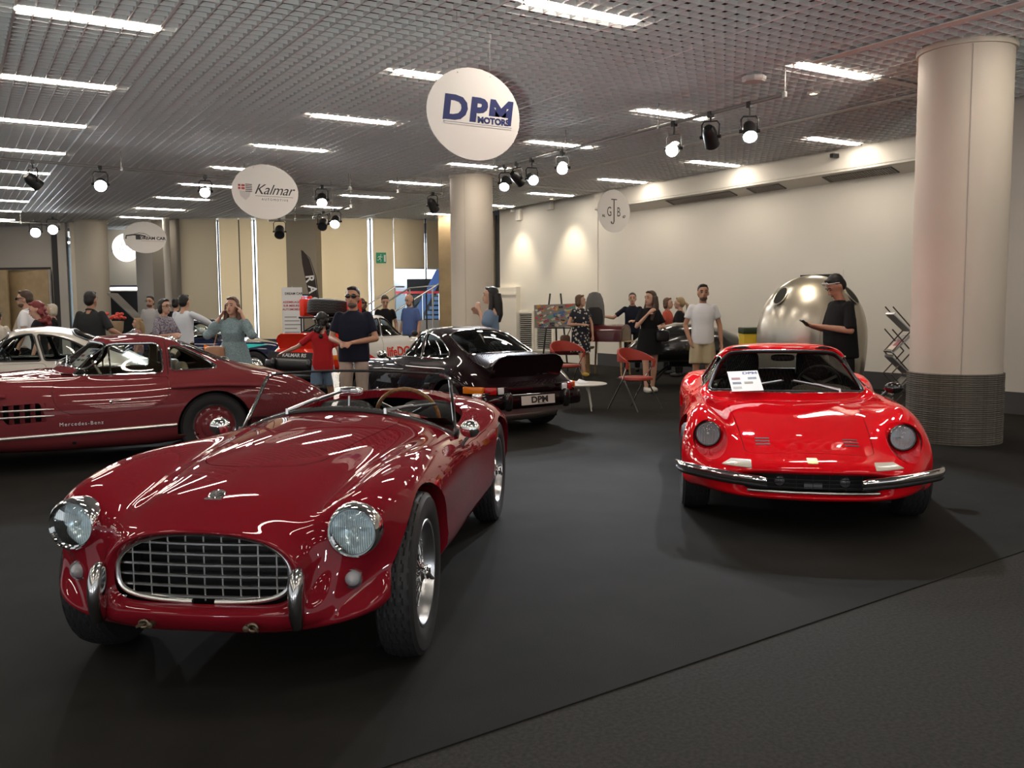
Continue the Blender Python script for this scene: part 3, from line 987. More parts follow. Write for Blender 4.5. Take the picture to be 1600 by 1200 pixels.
def inside(poly, pts):
    x, y = pts[:, 0], pts[:, 1]
    r = np.zeros(len(pts), bool)
    j = len(poly) - 1
    for i in range(len(poly)):
        xi, yi = poly[i]
        xj, yj = poly[j]
        c = ((yi > y) != (yj > y)) & (x < (xj - xi) * (y - yi) / (yj - yi + 1e-15) + xi)
        r ^= c
        j = i
    return r

def dist_poly(poly, pts):
    lo, hi = poly.min(0) - 1, poly.max(0) + 1
    d = np.full(len(pts), 1e9)
    near = np.all((pts > lo) & (pts < hi), axis=1)
    q = pts[near]
    if len(q):
        a, e = poly, np.roll(poly, -1, 0) - poly
        r = np.full(len(q), 1e9)
        for p, w in zip(a, e):
            t = np.clip(((q - p) @ w) / (w @ w + 1e-15), 0, 1)
            h = q - p - t[:, None] * w
            r = np.minimum(r, (h * h).sum(1))
        d[near] = np.sqrt(r)
    return d

def offset_uv(S, poly, d):
    """move an outline in (u, v) outward by d metres (inward when negative), measured on the surface"""
    P = np.asarray(poly, float)
    X = S.at(P[:, 0], P[:, 1])
    T = np.roll(X, -1, 0) - np.roll(X, 1, 0)
    N = S.nrm(P[:, 0], P[:, 1])
    O = np.cross(T, N)
    O /= np.maximum(np.linalg.norm(O, axis=1, keepdims=True), 1e-9)
    e = 1e-3
    du = (S.at(P[:, 0] + e, P[:, 1]) - S.at(P[:, 0] - e, P[:, 1])) / (2 * e)
    dv = (S.at(P[:, 0], P[:, 1] + e) - S.at(P[:, 0], P[:, 1] - e)) / (2 * e)
    out = []
    for k in range(len(P)):
        J = np.stack([du[k], dv[k]], 1)
        q = np.linalg.lstsq(J, O[k], rcond=1e-3)[0]
        out.append(q)
    out = np.array(out)
    A = P[:, 0] * np.roll(P[:, 1], -1) - P[:, 1] * np.roll(P[:, 0], -1)
    # decide the sign so that a positive d enlarges the loop
    t1 = P + out * 1e-3
    B = t1[:, 0] * np.roll(t1[:, 1], -1) - t1[:, 1] * np.roll(t1[:, 0], -1)
    sgn = 1 if abs(B.sum()) > abs(A.sum()) else -1
    return P + sgn * d * out

def cdt_mesh(S, du, dv, outer, loops, urange=None, vrange=None):
    """triangulate the (u, v) domain with the loops as edges -> uv points, triangles"""
    u0, u1 = urange or (0, S.I - 1)
    v0, v1 = vrange or (0, S.J - 1)
    us = np.linspace(u0, u1, du)
    vs_ = np.linspace(v0, v1, dv)
    cu, cv = us[1] - us[0], vs_[1] - vs_[0]
    uu, vv = np.meshgrid(us, vs_, indexing='ij')
    pts = np.stack([uu.ravel(), vv.ravel()], 1)
    sc = np.array([1 / cu, 1 / cv])
    if outer is not None:
        pts = pts[inside(outer, pts)]
    border = (np.abs(pts[:, 0] - u0) < 1e-9) | (np.abs(pts[:, 0] - u1) < 1e-9) | (np.abs(pts[:, 1] - v0) < 1e-9) | (np.abs(pts[:, 1] - v1) < 1e-9)
    allp, edges = [], []
    LL = list(loops) + ([outer] if outer is not None else [])
    for lp in LL:
        keep = (dist_poly(lp * sc, pts * sc) > .34) | (border if outer is None else False)
        pts, border = pts[keep], border[keep]
    n = len(pts)
    allp = [tuple(p * sc) for p in pts]
    for lp in LL:
        k0 = len(allp)
        allp += [tuple(p * sc) for p in lp]
        edges += [(k0 + i, k0 + (i + 1) % len(lp)) for i in range(len(lp))]
    V, E, F = delaunay_2d_cdt([Vector(p) for p in allp], edges, [], 0, 1e-6)[:3]
    V = np.array([(p.x, p.y) for p in V]) / sc
    F = np.array([f for f in F if len(f) == 3], int)
    return V, F

def loop3(S, lp, off=0.):
    X = S.at(lp[:, 0], lp[:, 1])
    return X + S.nrm(lp[:, 0], lp[:, 1]) * off if off else X

def sheet(name, S, V, F, m, parent, off=0., flip=False):
    """mesh object from uv points, with the normals of the smooth surface"""
    used = np.unique(F)
    idx = np.full(len(V), -1)
    idx[used] = np.arange(len(used))
    uv = V[used]
    X = S.at(uv[:, 0], uv[:, 1])
    N = S.nrm(uv[:, 0], uv[:, 1])
    if S.flip:
        N = -N
    X = X + N * off
    F = idx[F]
    a, b, c = X[F[:, 0]], X[F[:, 1]], X[F[:, 2]]
    fn = np.cross(b - a, c - a)
    bad = (fn * N[F[:, 0]]).sum(1) < 0
    F[bad] = F[bad][:, ::-1]
    if flip:
        F = F[:, ::-1]
        N = -N
    me = bpy.data.meshes.new(name)
    me.vertices.add(len(X))
    me.vertices.foreach_set('co', X.ravel())
    me.loops.add(F.size)
    me.loops.foreach_set('vertex_index', F.ravel())
    me.polygons.add(len(F))
    me.polygons.foreach_set('loop_start', np.arange(0, F.size, 3))
    me.polygons.foreach_set('loop_total', np.full(len(F), 3))
    me.update(calc_edges=True)
    me.shade_smooth()
    me.normals_split_custom_set_from_vertices([tuple(n) for n in N])
    me.materials.append(m)
    return link(name, me, parent)

def flange(g, S, lp, depth, direction=None):
    """strip that turns the rim of a hole inward"""
    X = loop3(S, lp)
    if direction is None:
        N = S.nrm(lp[:, 0], lp[:, 1])
        if S.flip: N = -N
        Y = X - N * depth
    else:
        Y = X + np.array(direction) * depth
    n = len(X)
    k = len(g.v)
    g.add(list(X) + list(Y), [(i, (i + 1) % n, n + (i + 1) % n, n + i) for i in range(n)])

class Body:
    """car body: outer skin with openings, closing panels, window panes and trim"""
    def __init__(s, S, parent, paint, lining=None):
        s.S, s.parent, s.paint, s.lining = S, parent, paint, lining or BLACKM
        c = S.at(np.array([S.I / 2.]), np.array([float(S.mid)]))
        n = S.nrm(np.array([S.I / 2.]), np.array([float(S.mid)]))
        S.flip = n[0, 2] < 0
        s.holes, s.panels, s.panes, s.fl = [], [], [], G()
    def loop(s, pts, axes, box=(0, 1e9, 0, 1e9)):
        ax = {'xz': (0, 2), 'yz': (1, 2), 'xy': (0, 1)}[axes]
        return s.S.inv(pts, ax, box)
    def hole(s, lp, depth=.03, direction=None, flange_=True):
        s.holes.append(lp)
        if flange_:
            flange(s.fl, s.S, lp, depth, direction)
        return lp
    def pane(s, name, lp, m, trim=None, tr=.008, off=.0, fl=.02, inset=0.):
        s.holes.append(lp)
        flange(s.fl, s.S, lp, fl)
        V, F = cdt_mesh(s.S, 26, 26, lp, [], (lp[:, 0].min(), lp[:, 0].max()), (lp[:, 1].min(), lp[:, 1].max()))
        cen = V[F].mean(1)
        F = F[inside(lp, cen)]
        p = sheet(name, s.S, V, F, m, s.parent, off=-.006)
        if trim is not None:
            G().tube(list(loop3(s.S, lp, (.003 if not s.S.flip else -.003))), tr, 8, closed=True).obj(name + '_trim', trim, s.parent)
        return p
    def patch(s, name, lp, m, off=.004, back=-.008):
        """thin piece that lies on the body (lamp, emblem, slot)"""
        V, F = cdt_mesh(s.S, 9, 9, lp, [], (lp[:, 0].min(), lp[:, 0].max()), (lp[:, 1].min(), lp[:, 1].max()))
        F = F[inside(lp, V[F].mean(1))]
        o = sheet(name, s.S, V, F, m, s.parent, off=off)
        k = -1 if s.S.flip else 1
        e = G().loft([list(map(tuple, loop3(s.S, lp, back * k))), list(map(tuple, loop3(s.S, lp, off * k)))], cap=False).obj(name + '_edge', m, s.parent)
        return o
    def on(s, pt, axes, box, off=0.):
        q = s.loop([pt], axes, box)[0]
        n = s.S.nrm(np.array([q[0]]), np.array([q[1]]))[0] * (-1 if s.S.flip else 1)
        return s.S.at(q[0], q[1]) + n * off, n
    def panel(s, name, lp, gap=.004, m=None):
        """a closing panel (door, lid) with a real gap round it"""
        s.panels.append((name, lp, offset_uv(s.S, lp, gap), m or s.paint))
    def finish(s, du=120, dv=110, lining=True, name='body_shell'):
        S = s.S
        loops = list(s.holes)
        for nme, a, b, m in s.panels:
            loops += [a, b]
        V, F = cdt_mesh(S, du, dv, None, loops)
        cen = V[F].mean(1)
        keep = np.ones(len(F), bool)
        for h in s.holes:
            keep &= ~inside(h, cen)
        rest = keep.copy()
        out = []
        for nme, a, b, m in s.panels:
            ia, ib = inside(a, cen), inside(b, cen)
            Fp = F[ia & keep]
            rest &= ~ib
            o = sheet(nme, S, V, Fp, m, s.parent)
            out.append(o)
            flange(s.fl, S, b, .014)
            g = G()
            flange(g, S, a, .012)
        body = sheet(name, S, V, F[rest], s.paint, s.parent)
        s.shell = body
        s.fl.obj('rim_flange', s.paint, s.parent, sharp=60)
        if lining:
            sheet('inner_lining', S, V, F[keep], s.lining, s.parent, off=-.018, flip=True)
        return out

def tyre_geo(r, w, rr, tread=True, n=120):
    """tyre round the y axis: outer radius r, width w, rim radius rr, zigzag grooves"""
    g = G()
    h = w / 2
    side = [(rr, h * .78), (rr + (r - rr) * .18, h * .93), (rr + (r - rr) * .5, h * 1.0), (rr + (r - rr) * .78, h * .95), (r - .018, h * .84)]
    m = 18 if tread else 4
    band = [(None, h * .80 - h * 1.60 * i / m) for i in range(m + 1)]
    prof = side + band + [(a, -b) for a, b in side[::-1]]
    v = []
    k = len(prof)
    for j in range(n):
        a = 2 * PI * j / n
        for i, (q, y) in enumerate(prof):
            if q is None:
                t = (y / h)
                q = r - .012 * t * t * 1.2
                if tread:
                    ii = i - len(side)
                    zig = (j // 2) % 2
                    if (ii + zig) % 4 == 1 and 0 < ii < m:
                        q -= .0065
                    elif j % 4 == 0 and (ii % 4 == 3):
                        q -= .0035
            v.append((q * math.sin(a), y, q * math.cos(a)))
    f = [(j * k + i, ((j + 1) % n) * k + i, ((j + 1) % n) * k + i + 1, j * k + i + 1) for j in range(n) for i in range(k - 1)]
    return g.add(v, f)

def wheel_at(parent, make, x, y, r, side, name='wheel', steer=0., camber=0.):
    """place a copy of a wheel (built facing +y) under the car; side -1 turns it round"""
    root = bpy.data.objects.new(name, None)
    COL.objects.link(root)
    root.parent = parent
    root.location = (x, y, r)
    root.rotation_euler = (0, 0, steer + (0 if side > 0 else PI))
    for q in make:
        c = q.copy()
        COL.objects.link(c)
        c.parent = root
    return root

WPROTO = {}
def proto(objs):
    """keep the meshes as templates, take the template objects out of the scene"""
    for o in objs:
        COL.objects.unlink(o)
    return objs

def wire_wheel(r=.35, w=.165, rr=.222):
    t = tyre_geo(r, w, rr, True, 132).obj('tyre', RUBBER, None, sharp=25)
    h = w / 2
    rim = G().lathe([(rr + .006, h * .80), (rr + .002, h * .86), (rr - .008, h * .84), (rr - .016, h * .55), (rr - .03, h * .2), (rr - .034, -h * .3), (rr - .012, -h * .7), (rr + .004, -h * .8)], 64, axis='y').obj('rim', mat('silver_rim', (.62, .63, .65), .28, 1), None)
    g = G()
    for i in range(60):
        a = 2 * PI * i / 60
        off = (.35 if i % 2 else -.35)
        outer = (i // 2) % 2
        y0 = .050 if outer else -.01
        y1 = h * .2 if i % 3 else -h * .2
        p = (.042 * math.sin(a + off), y0, .042 * math.cos(a + off))
        q = ((rr - .03) * math.sin(a), y1, (rr - .03) * math.cos(a))
        g.tube([p, q], .0024, 5)
        g.ell(q, (.005, .005, .005), 6, 4)
    sp = g.obj('spokes', CHROME, None)
    sp['kind'] = 'stuff'
    hub = G().lathe([(.0, .075), (.022, .075), (.03, .062), (.044, .055), (.044, -.05), (.03, -.06)], 24, axis='y').obj('hub', CHROME, None)
    s = G()
    for a in (.6, .6 + PI):
        s.tube([(0, .072, 0), (.03 * math.sin(a), .082, .03 * math.cos(a)), (.062 * math.sin(a + .25), .094, .062 * math.cos(a + .25))], [.016, .014, .006], 8)
    s.ell((0, .075, 0), (.03, .016, .03))
    kn = s.obj('knock_off_nut', CHROME, None)
    dr = G().lathe([(.0, -.03), (.13, -.03), (.13, -.06), (0, -.06)], 32, axis='y').obj('brake_drum', mat('cast_iron', (.04, .04, .04), .6, .5), None)
    return proto([t, rim, sp, hub, kn, dr])

def disc_wheel(r, w, rr, cap_mat, dish=.03, ring=True):
    t = tyre_geo(r, w, rr, True, 96).obj('tyre', RUBBER, None, sharp=25)
    h = w / 2
    rim = G().lathe([(rr + .006, h * .80), (rr + .002, h * .86), (rr - .010, h * .82), (rr - .022, h * .55), (rr - .028, h * .40)], 48, axis='y').obj('rim', CHROME if ring else STEEL, None)
    disc = G().lathe([(rr - .028, h * .40), (rr - .06, h * .52), (rr * .62, h * .50), (rr * .60, h * .62), (rr * .56, h * .72), (rr * .40, h * .86), (rr * .2, h * .92), (0, h * .93)], 48, axis='y').obj('hub_cap', cap_mat, None, sharp=30)
    back = G().lathe([(rr - .01, -h * .6), (rr - .02, 0), (.05, .01), (.0, .01)], 32, axis='y').obj('wheel_back', BLACK, None)
    return proto([t, rim, disc, back])

def headlamp(parent, p, r, d=(1, 0, 0), ring=CHROME, depth=.05, bucket=True):
    """round headlamp: ring, curved fluted lens, reflector and bulb"""
    root = bpy.data.objects.new('headlamp', None)
    COL.objects.link(root)
    root.parent = parent
    root.matrix_local = frame_to(p, d)
    G().lathe([(r * 1.0, .0), (r * 1.05, .012), (r * 1.12, .006), (r * 1.19, -.015), (r * 1.22, -.05), (r * 1.2, -depth - .06)], 48).obj('headlamp_ring', ring, root)
    G().lathe([(.0, r * .23), (r * .35, r * .205), (r * .65, r * .14), (r * .88, r * .05), (r * 1.0, .0)], 40).obj('headlamp_lens', LENS, root)
    g = G()
    for i in range(-9, 10):      # flutes in the glass
        x = i * r * .095
        hh = math.sqrt(max(0, (r * .93) ** 2 - x * x))
        pts = [(x, hh * t, .004 + r * .2 * max(0, 1 - (x * x + (hh * t) ** 2) / (r * r)) ** 1) for t in (-1, -.6, -.2, .2, .6, 1)]
        g.tube(pts, r * .016, 4)
    o = g.obj('lens_flutes', LENS, root)
    G().lathe([(r * .98, -.002), (r * .85, -r * .32), (r * .6, -r * .6), (r * .2, -r * .75), (0, -r * .78)], 40).obj('reflector', mat('lamp_reflector', (.92, .96, .98), .25, .55), root)
    G().ell((0, 0, -r * .4), (r * .14, r * .14, r * .2), 12, 8).obj('bulb', mat('bulb_glass', (.9, .9, .85), .2), root)
    return root

def seat(parent, x, y, w, h, m, z=.2, tilt=.25, pleats=7, name='seat', head=False):
    """bucket seat: cushion and pleated backrest"""
    root = bpy.data.objects.new(name, None)
    COL.objects.link(root)
    root.parent = parent
    root.location = (x, y, z)
    G().ell((.0, 0, .06), (.26, w / 2, .09), 20, 10, e=.6).obj('seat_cushion', m, root)
    g = G()
    for i in range(pleats):
        yy = (-1 + (2 * i + 1) / pleats) * w * .42
        hh = h * (1 - .12 * (yy / (w * .5)) ** 2)
        g.tube([(-.2, yy, .05), (-.24 - tilt * .3 * h, yy, hh * .5), (-.24 - tilt * h, yy, hh)], [w * .42 / pleats * 1.25, w * .42 / pleats * 1.25, w * .42 / pleats], 8)
    g.obj('backrest_pleats', m, root)
    G().ell((-.29 - tilt * h * .55, 0, h * .53), (.06, w / 2, h * .56), 20, 12, e=.55, M=None).obj('backrest', m, root)
    if head:
        G().ell((-.3 - tilt * h, 0, h + .1), (.045, w * .3, .1), 16, 10, e=.6).obj('headrest', m, root)
    return root

def steering(parent, x, y, z, r, m, tilt=1.1):
    root = bpy.data.objects.new('steering_wheel', None)
    COL.objects.link(root)
    root.parent = parent
    root.location = (x, y, z)
    root.rotation_euler = (0, -tilt, 0)
    G().tube([(r * math.cos(t), r * math.sin(t), 0) for t in [2 * PI * i / 40 for i in range(40)]], .013, 8, closed=True).obj('wheel_rim', m, root)
    for k in range(3):
        a = PI + k * 2 * PI / 3
        G().box(0, r, -.012, .012, -.003, .003, MX((0, 0, 0), (0, 0, a))).obj('wheel_spoke', STEEL, root, smooth=False)
    G().lathe([(0, .015), (.03, .012), (.04, 0), (.035, -.05), (0.015, -.3)], 20).obj('hub', BLACK, root)
    return root

def wiper(parent, p, q, r=.005):
    root = bpy.data.objects.new('wiper', None)
    COL.objects.link(root)
    root.parent = parent
    p, q = Vector(p), Vector(q)
    d = q - p
    G().tube([p, p + d * .5 + Vector((.0, 0, .012)), p + d * .62], [r * 1.6, r, r * .8], 6).obj('wiper_arm', STEEL, root)
    G().tube([p + d * .3, q], r * .9, 6).obj('wiper_blade', BLACK, root)
    G().tube([p + d * .32 + Vector((0, 0, .008)), q - d * .04 + Vector((0, 0, .008))], r * .7, 6).obj('blade_holder', STEEL, root)
    G().lathe([(0, .012), (.010, .010), (.012, -.02)], 12, MX(p)).obj('wiper_pivot', CHROME, root)
    return root

def circle(cy, cz, ry, rz, n=40, a0=0.):
    return [(cy + ry * math.cos(a0 + 2 * PI * i / n), cz + rz * math.sin(a0 + 2 * PI * i / n)) for i in range(n)]

def arch(x, z, r, zb, n=26):
    """wheel arch outline in side view, cut straight along the sill"""
    a0 = math.asin(max(-1, min(1, (zb - z) / r)))
    return [(x + r * math.cos(t), z + r * math.sin(t)) for t in np.linspace(a0, PI - a0, n)]

def wells(parent, spots, r, w, yo, zc=.34):
    """dark inner wings above the wheels"""
    for x, s in spots:
        g = G()
        ang = [PI * i / 16 for i in range(0, 17)]
        y0, y1 = yo * s, (yo - w) * s
        v = [(x + r * math.cos(t), y, zc + r * math.sin(t)) for y in (y0, y1) for t in ang]
        n = len(ang)
        f = [(i, i + 1, n + i + 1, n + i) for i in range(n - 1)]
        v.append((x, y1, zc))
        f += [(n + i, n + i + 1, 2 * n) for i in range(n - 1)]
        g.add(v, f).obj('wheel_well', BLACKM, parent)
# ================================================================== maroon open roadster in front
MAROON = mat('maroon_paint', (.185, .008, .015), .5, 0, coat=1., spec=0)
def roadster():
    P0 = CW(-1.115, 3.912)
    root = empty('roadster', P0, CWR(math.degrees(math.atan2(-.993, -.121))), 1, 'polished maroon open roadster with round headlamps and oval grille', 'car')
    #        j: mid, hood, hood edge, valley, wing inner, wing crown, wing outer, side up, side mid, side low, sill, under mid
    T = [
     (.548, [(0,.640,0),(.12,.636,0),(.215,.620,0),(.29,.588,0),(.335,.545,0),(.354,.50,0),(.356,.455,0),(.345,.412,0),(.305,.385,0),(.23,.376,0),(.12,.373,0),(0,.372,0)]),
     (.600, [(0,.662,0),(.13,.657,0),(.235,.640,-.006),(.318,.604,-.016),(.368,.553,-.026),(.390,.50,-.03),(.392,.445,-.03),(.377,.392,-.024),(.335,.358,-.014),(.245,.347,-.004),(.13,.343,0),(0,.342,0)]),
     (.560, [(0,.692,0),(.14,.685,0),(.25,.664,-.008),(.342,.628,-.03),(.402,.58,-.055),(.438,.52,-.075),(.450,.45,-.06),(.45,.372,-.02),(.42,.312,.0),(.31,.285,0),(.16,.275,0),(0,.272,0)]),
     (.485, [(0,.730,0),(.15,.722,0),(.265,.700,0),(.365,.672,-.01),(.455,.678,-.045),(.565,.69,-.035),(.645,.62,-.04),(.640,.495,-.095),(.625,.40,-.05),(.56,.315,.02),(.30,.255,.015),(0,.25,0)]),
     (.37, [(0,.775,0),(.16,.765,0),(.285,.738,0),(.39,.703,0),(.48,.745,0),(.58,.782,0),(.675,.725,0),(.71,.57,-.03),(.705,.43,-.01),(.65,.32,.02),(.33,.235,0),(0,.23,0)]),
     (.20, [(0,.812,0),(.165,.800,0),(.30,.770,0),(.40,.732,0),(.49,.775,0),(.59,.814,0),(.70,.757,0),(.755,.60,0),(.75,.45,0),(.70,.315,0),(.35,.21,0),(0,.21,0)]),
     (-.05, [(0,.850,0),(.17,.838,0),(.31,.808,0),(.41,.770,0),(.50,.800,0),(.60,.835,0),(.715,.778,0),(.775,.63,0),(.772,.47,0),(.73,.32,0),(.4,.2,0),(0,.2,0)]),
     (-.40, [(0,.880,0),(.18,.868,0),(.33,.838,0),(.43,.803,0),(.52,.815,0),(.61,.832,0),(.715,.775,0),(.772,.645,0),(.768,.48,0),(.73,.31,0),(.4,.18,0),(0,.18,0)]),
     (-.80, [(0,.899,0),(.19,.889,0),(.35,.860,0),(.45,.828,0),(.54,.820,0),(.62,.808,0),(.705,.755,0),(.757,.645,0),(.757,.48,0),(.72,.285,0),(.4,.17,0),(0,.17,0)]),
     (-1.20, [(0,.912,0),(.19,.903,0),(.36,.876,0),(.46,.845,0),(.55,.815,0),(.62,.778,0),(.69,.728,0),(.738,.640,0),(.742,.48,0),(.71,.275,0),(.4,.17,0),(0,.17,0)]),
     (-1.60, [(0,.91,0),(.19,.90,0),(.36,.872,0),(.46,.835,0),(.54,.795,0),(.61,.75,0),(.675,.703,0),(.725,.625,0),(.735,.47,0),(.705,.27,0),(.4,.17,0),(0,.17,0)]),
     (-2.00, [(0,.915,0),(.19,.907,0),(.36,.882,0),(.46,.850,0),(.54,.815,0),(.61,.775,0),(.69,.727,0),(.742,.635,0),(.747,.48,0),(.71,.275,0),(.4,.18,0),(0,.18,0)]),
     (-2.44, [(0,.925,0),(.18,.915,0),(.34,.890,0),(.45,.865,0),(.53,.845,0),(.61,.815,0),(.71,.762,0),(.772,.65,0),(.77,.48,0),(.72,.31,0),(.4,.22,0),(0,.22,0)]),
     (-2.88, [(0,.87,0),(.17,.862,0),(.32,.845,0),(.42,.828,0),(.50,.812,0),(.58,.79,0),(.68,.735,0),(.742,.625,0),(.738,.47,0),(.69,.33,0),(.4,.26,0),(0,.26,0)]),
     (-3.25, [(0,.755,0),(.15,.749,0),(.28,.737,0),(.38,.723,0),(.46,.71,0),(.53,.69,0),(.61,.64,0),(.665,.555,0),(.66,.45,0),(.6,.35,0),(.35,.3,0),(0,.3,0)]),
     (-3.50, [(0,.58,0),(.12,.575,0),(.22,.567,0),(.29,.558,0),(.35,.55,0),(.40,.535,0),(.45,.51,0),(.48,.475,0),(.47,.43,0),(.42,.39,0),(.25,.37,0),(0,.37,0)]),
    ]
    S = Surf([[(x + d, y, z) for y, z, d in row] for x, row in T], .8)
    B = Body(S, root, MAROON)
    R, M = S.mid, S.J
    right, left = (0, 1e9, R, M), (0, 1e9, 0, R)
    for s, bx in ((1, (0, 9.5, R + 5, R + 10.4)), (-1, (0, 9.5, R - 10.4, R - 5))):
        B.hole(B.loop(arch(-.005, .345, .395, .262), 'xz', bx), .2, (0, -s, 0))
    for s, bx in ((1, (9.5, 15, R + 5, R + 10.4)), (-1, (9.5, 15, R - 10.4, R - 5))):
        B.hole(B.loop(arch(-2.44, .345, .385, .262), 'xz', bx), .2, (0, -s, 0))
    # cockpit opening
    half = [(-1.34, 0), (-1.36, .2), (-1.42, .4), (-1.50, .52), (-1.62, .565), (-1.85, .57), (-2.08, .53), (-2.22, .40), (-2.28, .2), (-2.29, 0)]
    full = half + [(x, -y) for x, y in half[-2:0:-1]]
    B.hole(B.loop(smooth_loop(full, 64), 'xy', (6, 14, R - 7, R + 7)), .05, (0, 0, -1))
    bonnet = [(.115, 0), (.10, .10), (.04, .20), (-.06, .262), (-.16, .282), (-.5, .315), (-.9, .36), (-1.08, .365), (-1.135, .30), (-1.15, .15), (-1.155, 0)]
    full = bonnet + [(x, -y) for x, y in bonnet[-2:0:-1]]
    B.panel('bonnet', B.loop(smooth_loop(full, 90), 'xy', (2, 11, R - 5.5, R + 5.5)), .0035)
    for s in (1, -1):
        door = [(-1.33, .70), (-1.31, .45), (-1.35, .345), (-1.6, .33), (-1.9, .335), (-1.97, .40), (-2.0, .55), (-2.02, .70), (-1.7, .685)]
        bx = (7, 13, R + 5.5, R + 9.6) if s > 0 else (7, 13, R - 9.6, R - 5.5)
        B.panel('door', B.loop(round_poly(door, .05), 'xz', bx), .003)
    for s, bx in ((1, (1.5, 6, R + 2, R + 8)), (-1, (1.5, 6, R - 8, R - 2))):
        B.hole(B.loop(circle(.569 * s, .648, .097, .097), 'yz', bx), .03, (-1, 0, 0))
    B.finish(150, 150)
    wells(root, [(-.005, 1), (-.005, -1), (-2.44, 1), (-2.44, -1)], .385, .3, .66)
    Wp = wire_wheel(.352, .165, .225)
    for x, y, s, st in ((-.005, .672, 1, .03), (-.005, -.672, -1, .03), (-2.44, .655, 1, 0), (-2.44, -.655, -1, 0)):
        wheel_at(root, Wp, x, y, .352, s, steer=st)
    # under side and radiator
    G().box(-3.1, .22, -.36, .36, .24, .26).obj('underbody', BLACKM, root, smooth=False)
    rad = G().box(.30, .33, -.36, .36, .3, .66).obj('radiator', mat('radiator_black', (.01, .01, .011), .5), root, smooth=False)
    # grille: rim and bars
    AL = mat('polished_alloy', (.80, .80, .79), .28, 1)
    oval = lambda t: (.345 * math.copysign(abs(math.cos(t)) ** .80, math.cos(t)), .508 + .132 * math.copysign(abs(math.sin(t)) ** (.9 if math.sin(t) > 0 else .55), math.sin(t)) - .004 * math.cos(2 * t))
    ring = [oval(2 * PI * i / 80) for i in range(80)]
    gx = .543
    cut = [i for i in range(80) if not 58.6 < i < 61.4]
    G().tube([(gx, *ring[i]) for i in range(61, 80)] + [(gx, *ring[i]) for i in range(0, 60)], .010, 8).obj('grille_rim', AL, root)
    def half_w(z):
        best = 0
        for y, zz in ring:
            if abs(zz - z) < .008: best = max(best, abs(y))
        return best or .1
    for z in (.603, .562, .520, .478, .437, .397):
        w = half_w(z)
        G().tube([(gx - .004 - .02 * (t * t), t * w, z) for t in (-1, -.5, 0, .5, 1)], .0066, 6, up=(0, 0, 1)).obj('grille_bar', AL, root)
    for i in range(-4, 5):
        y = i * .072 + .0
        zs = [z for yy, z in ring if abs(abs(yy) - abs(y)) < .016]
        G().tube([(gx - .012, y, min(zs)), (gx - .012, y, max(zs))], .0034, 6).obj('grille_bar', AL, root)
    # lamps
    for s in (1, -1):
        h = headlamp(root, (.478, .569 * s, .648), .088, (1, .03 * s, .02), depth=.10)
        p = bpy.data.objects.new('side_lamp', None)
        COL.objects.link(p)
        p.parent = root
        p.matrix_local = frame_to((.462, .560 * s, .462), (1, .1 * s, 0))
        G().lathe([(.031, 0), (.037, .006), (.040, -.004), (.041, -.05)], 28).obj('lamp_ring', CHROME, p)
        G().lathe([(0, .034), (.012, .031), (.024, .018), (.031, .0), (.031, -.02)], 24).obj('lamp_glass', mat('side_lamp_glass', (.34, .35, .37), .2, coat=.8), p)
        # overriders
        ov = [(.600, .500), (.630, .525), (.650, .50), (.662, .44), (.655, .37), (.640, .325), (.610, .305)]
        rings = []
        for z, wd, dp, xc in ((.302, .004, .006, .60), (.312, .018, .03, .605), (.36, .026, .045, .612), (.42, .030, .05, .612), (.48, .031, .046, .605), (.515, .026, .034, .597), (.534, .014, .018, .588), (.538, .003, .004, .585)):
            rings.append([(xc + dp * math.cos(t), .392 * s + wd * math.sin(t), z) for t in [2 * PI * i / 16 for i in range(16)]])
        G().loft(rings).obj('overrider', mat('worn_chrome', (.5, .5, .5), .16, 1), root)
        # towing eye
        g = G()
        g.tube([(.60 + .0, .215 * s + .018 * math.cos(t), .306 + .014 * math.sin(t)) for t in [2 * PI * i / 14 for i in range(14)]], .006, 6, closed=True)
        g.lathe([(0, .02), (.012, .018), (.014, -.01)], 10, MX((.59, .19 * s, .303), (0, PI / 2, 0)))
        g.tube([(.59, .215 * s, .306), (.615, .24 * s, .297)], [.008, .005], 6)
        g.obj('towing_eye', mat('old_brass', (.16, .13, .09), .4, .8), root)
    # badge on the nose
    b = bpy.data.objects.new('badge', None)
    COL.objects.link(b)
    b.parent = root
    q = S.inv([(.40, 0.)], (0, 1), (1, 6, R - 1, R + 1))[0]
    bp, bn = S.at(q[0], q[1]), S.nrm(np.array([q[0]]), np.array([q[1]]))[0]
    bn = bn if bn[2] > 0 else -bn
    b.matrix_local = frame_to(bp, bn, (0, 0, 1))
    G().lathe([(.0, .004), (.026, .004), (.028, .003), (.031, .006), (.034, .003), (.034, -.01)], 32).obj('badge_disc', CHROME, b)
    G().lathe([(0, .0052), (.0255, .0052)], 28).obj('badge_enamel', BLACK, b)
    text_mesh('badge_letters', 'AC', .030, CHROME, b, MX((0, 0, .006)), bold=.0012, shear=.25, ext=.001)
    G().prism([(-.036, -.040), (.036, -.040), (.030, -.028), (-.030, -.028)], 0, .005).obj('badge_scroll', CHROME, b, smooth=False)
    # windscreen
    yb, yt = .640, .560
    bot = lambda t: (-1.165 - .135 * t * t, yb * t, .926 - .165 * abs(t) ** 2.2)
    top = lambda t: (-1.455 - .085 * t * t, yt * t, 1.118 - .032 * t * t)
    def ws(t, k):
        p, q = np.array(bot(t)), np.array(top(t))
        return p + (q - p) * k + np.array((-.02, 0, .0)) * math.sin(PI * k) * .3
    n, m = 32, 8
    ws_ = bpy.data.objects.new('windscreen', None)
    COL.objects.link(ws_)
    ws_.parent = root
    v = [ws(-1 + 2 * i / n, j / m) for i in range(n + 1) for j in range(m + 1)]
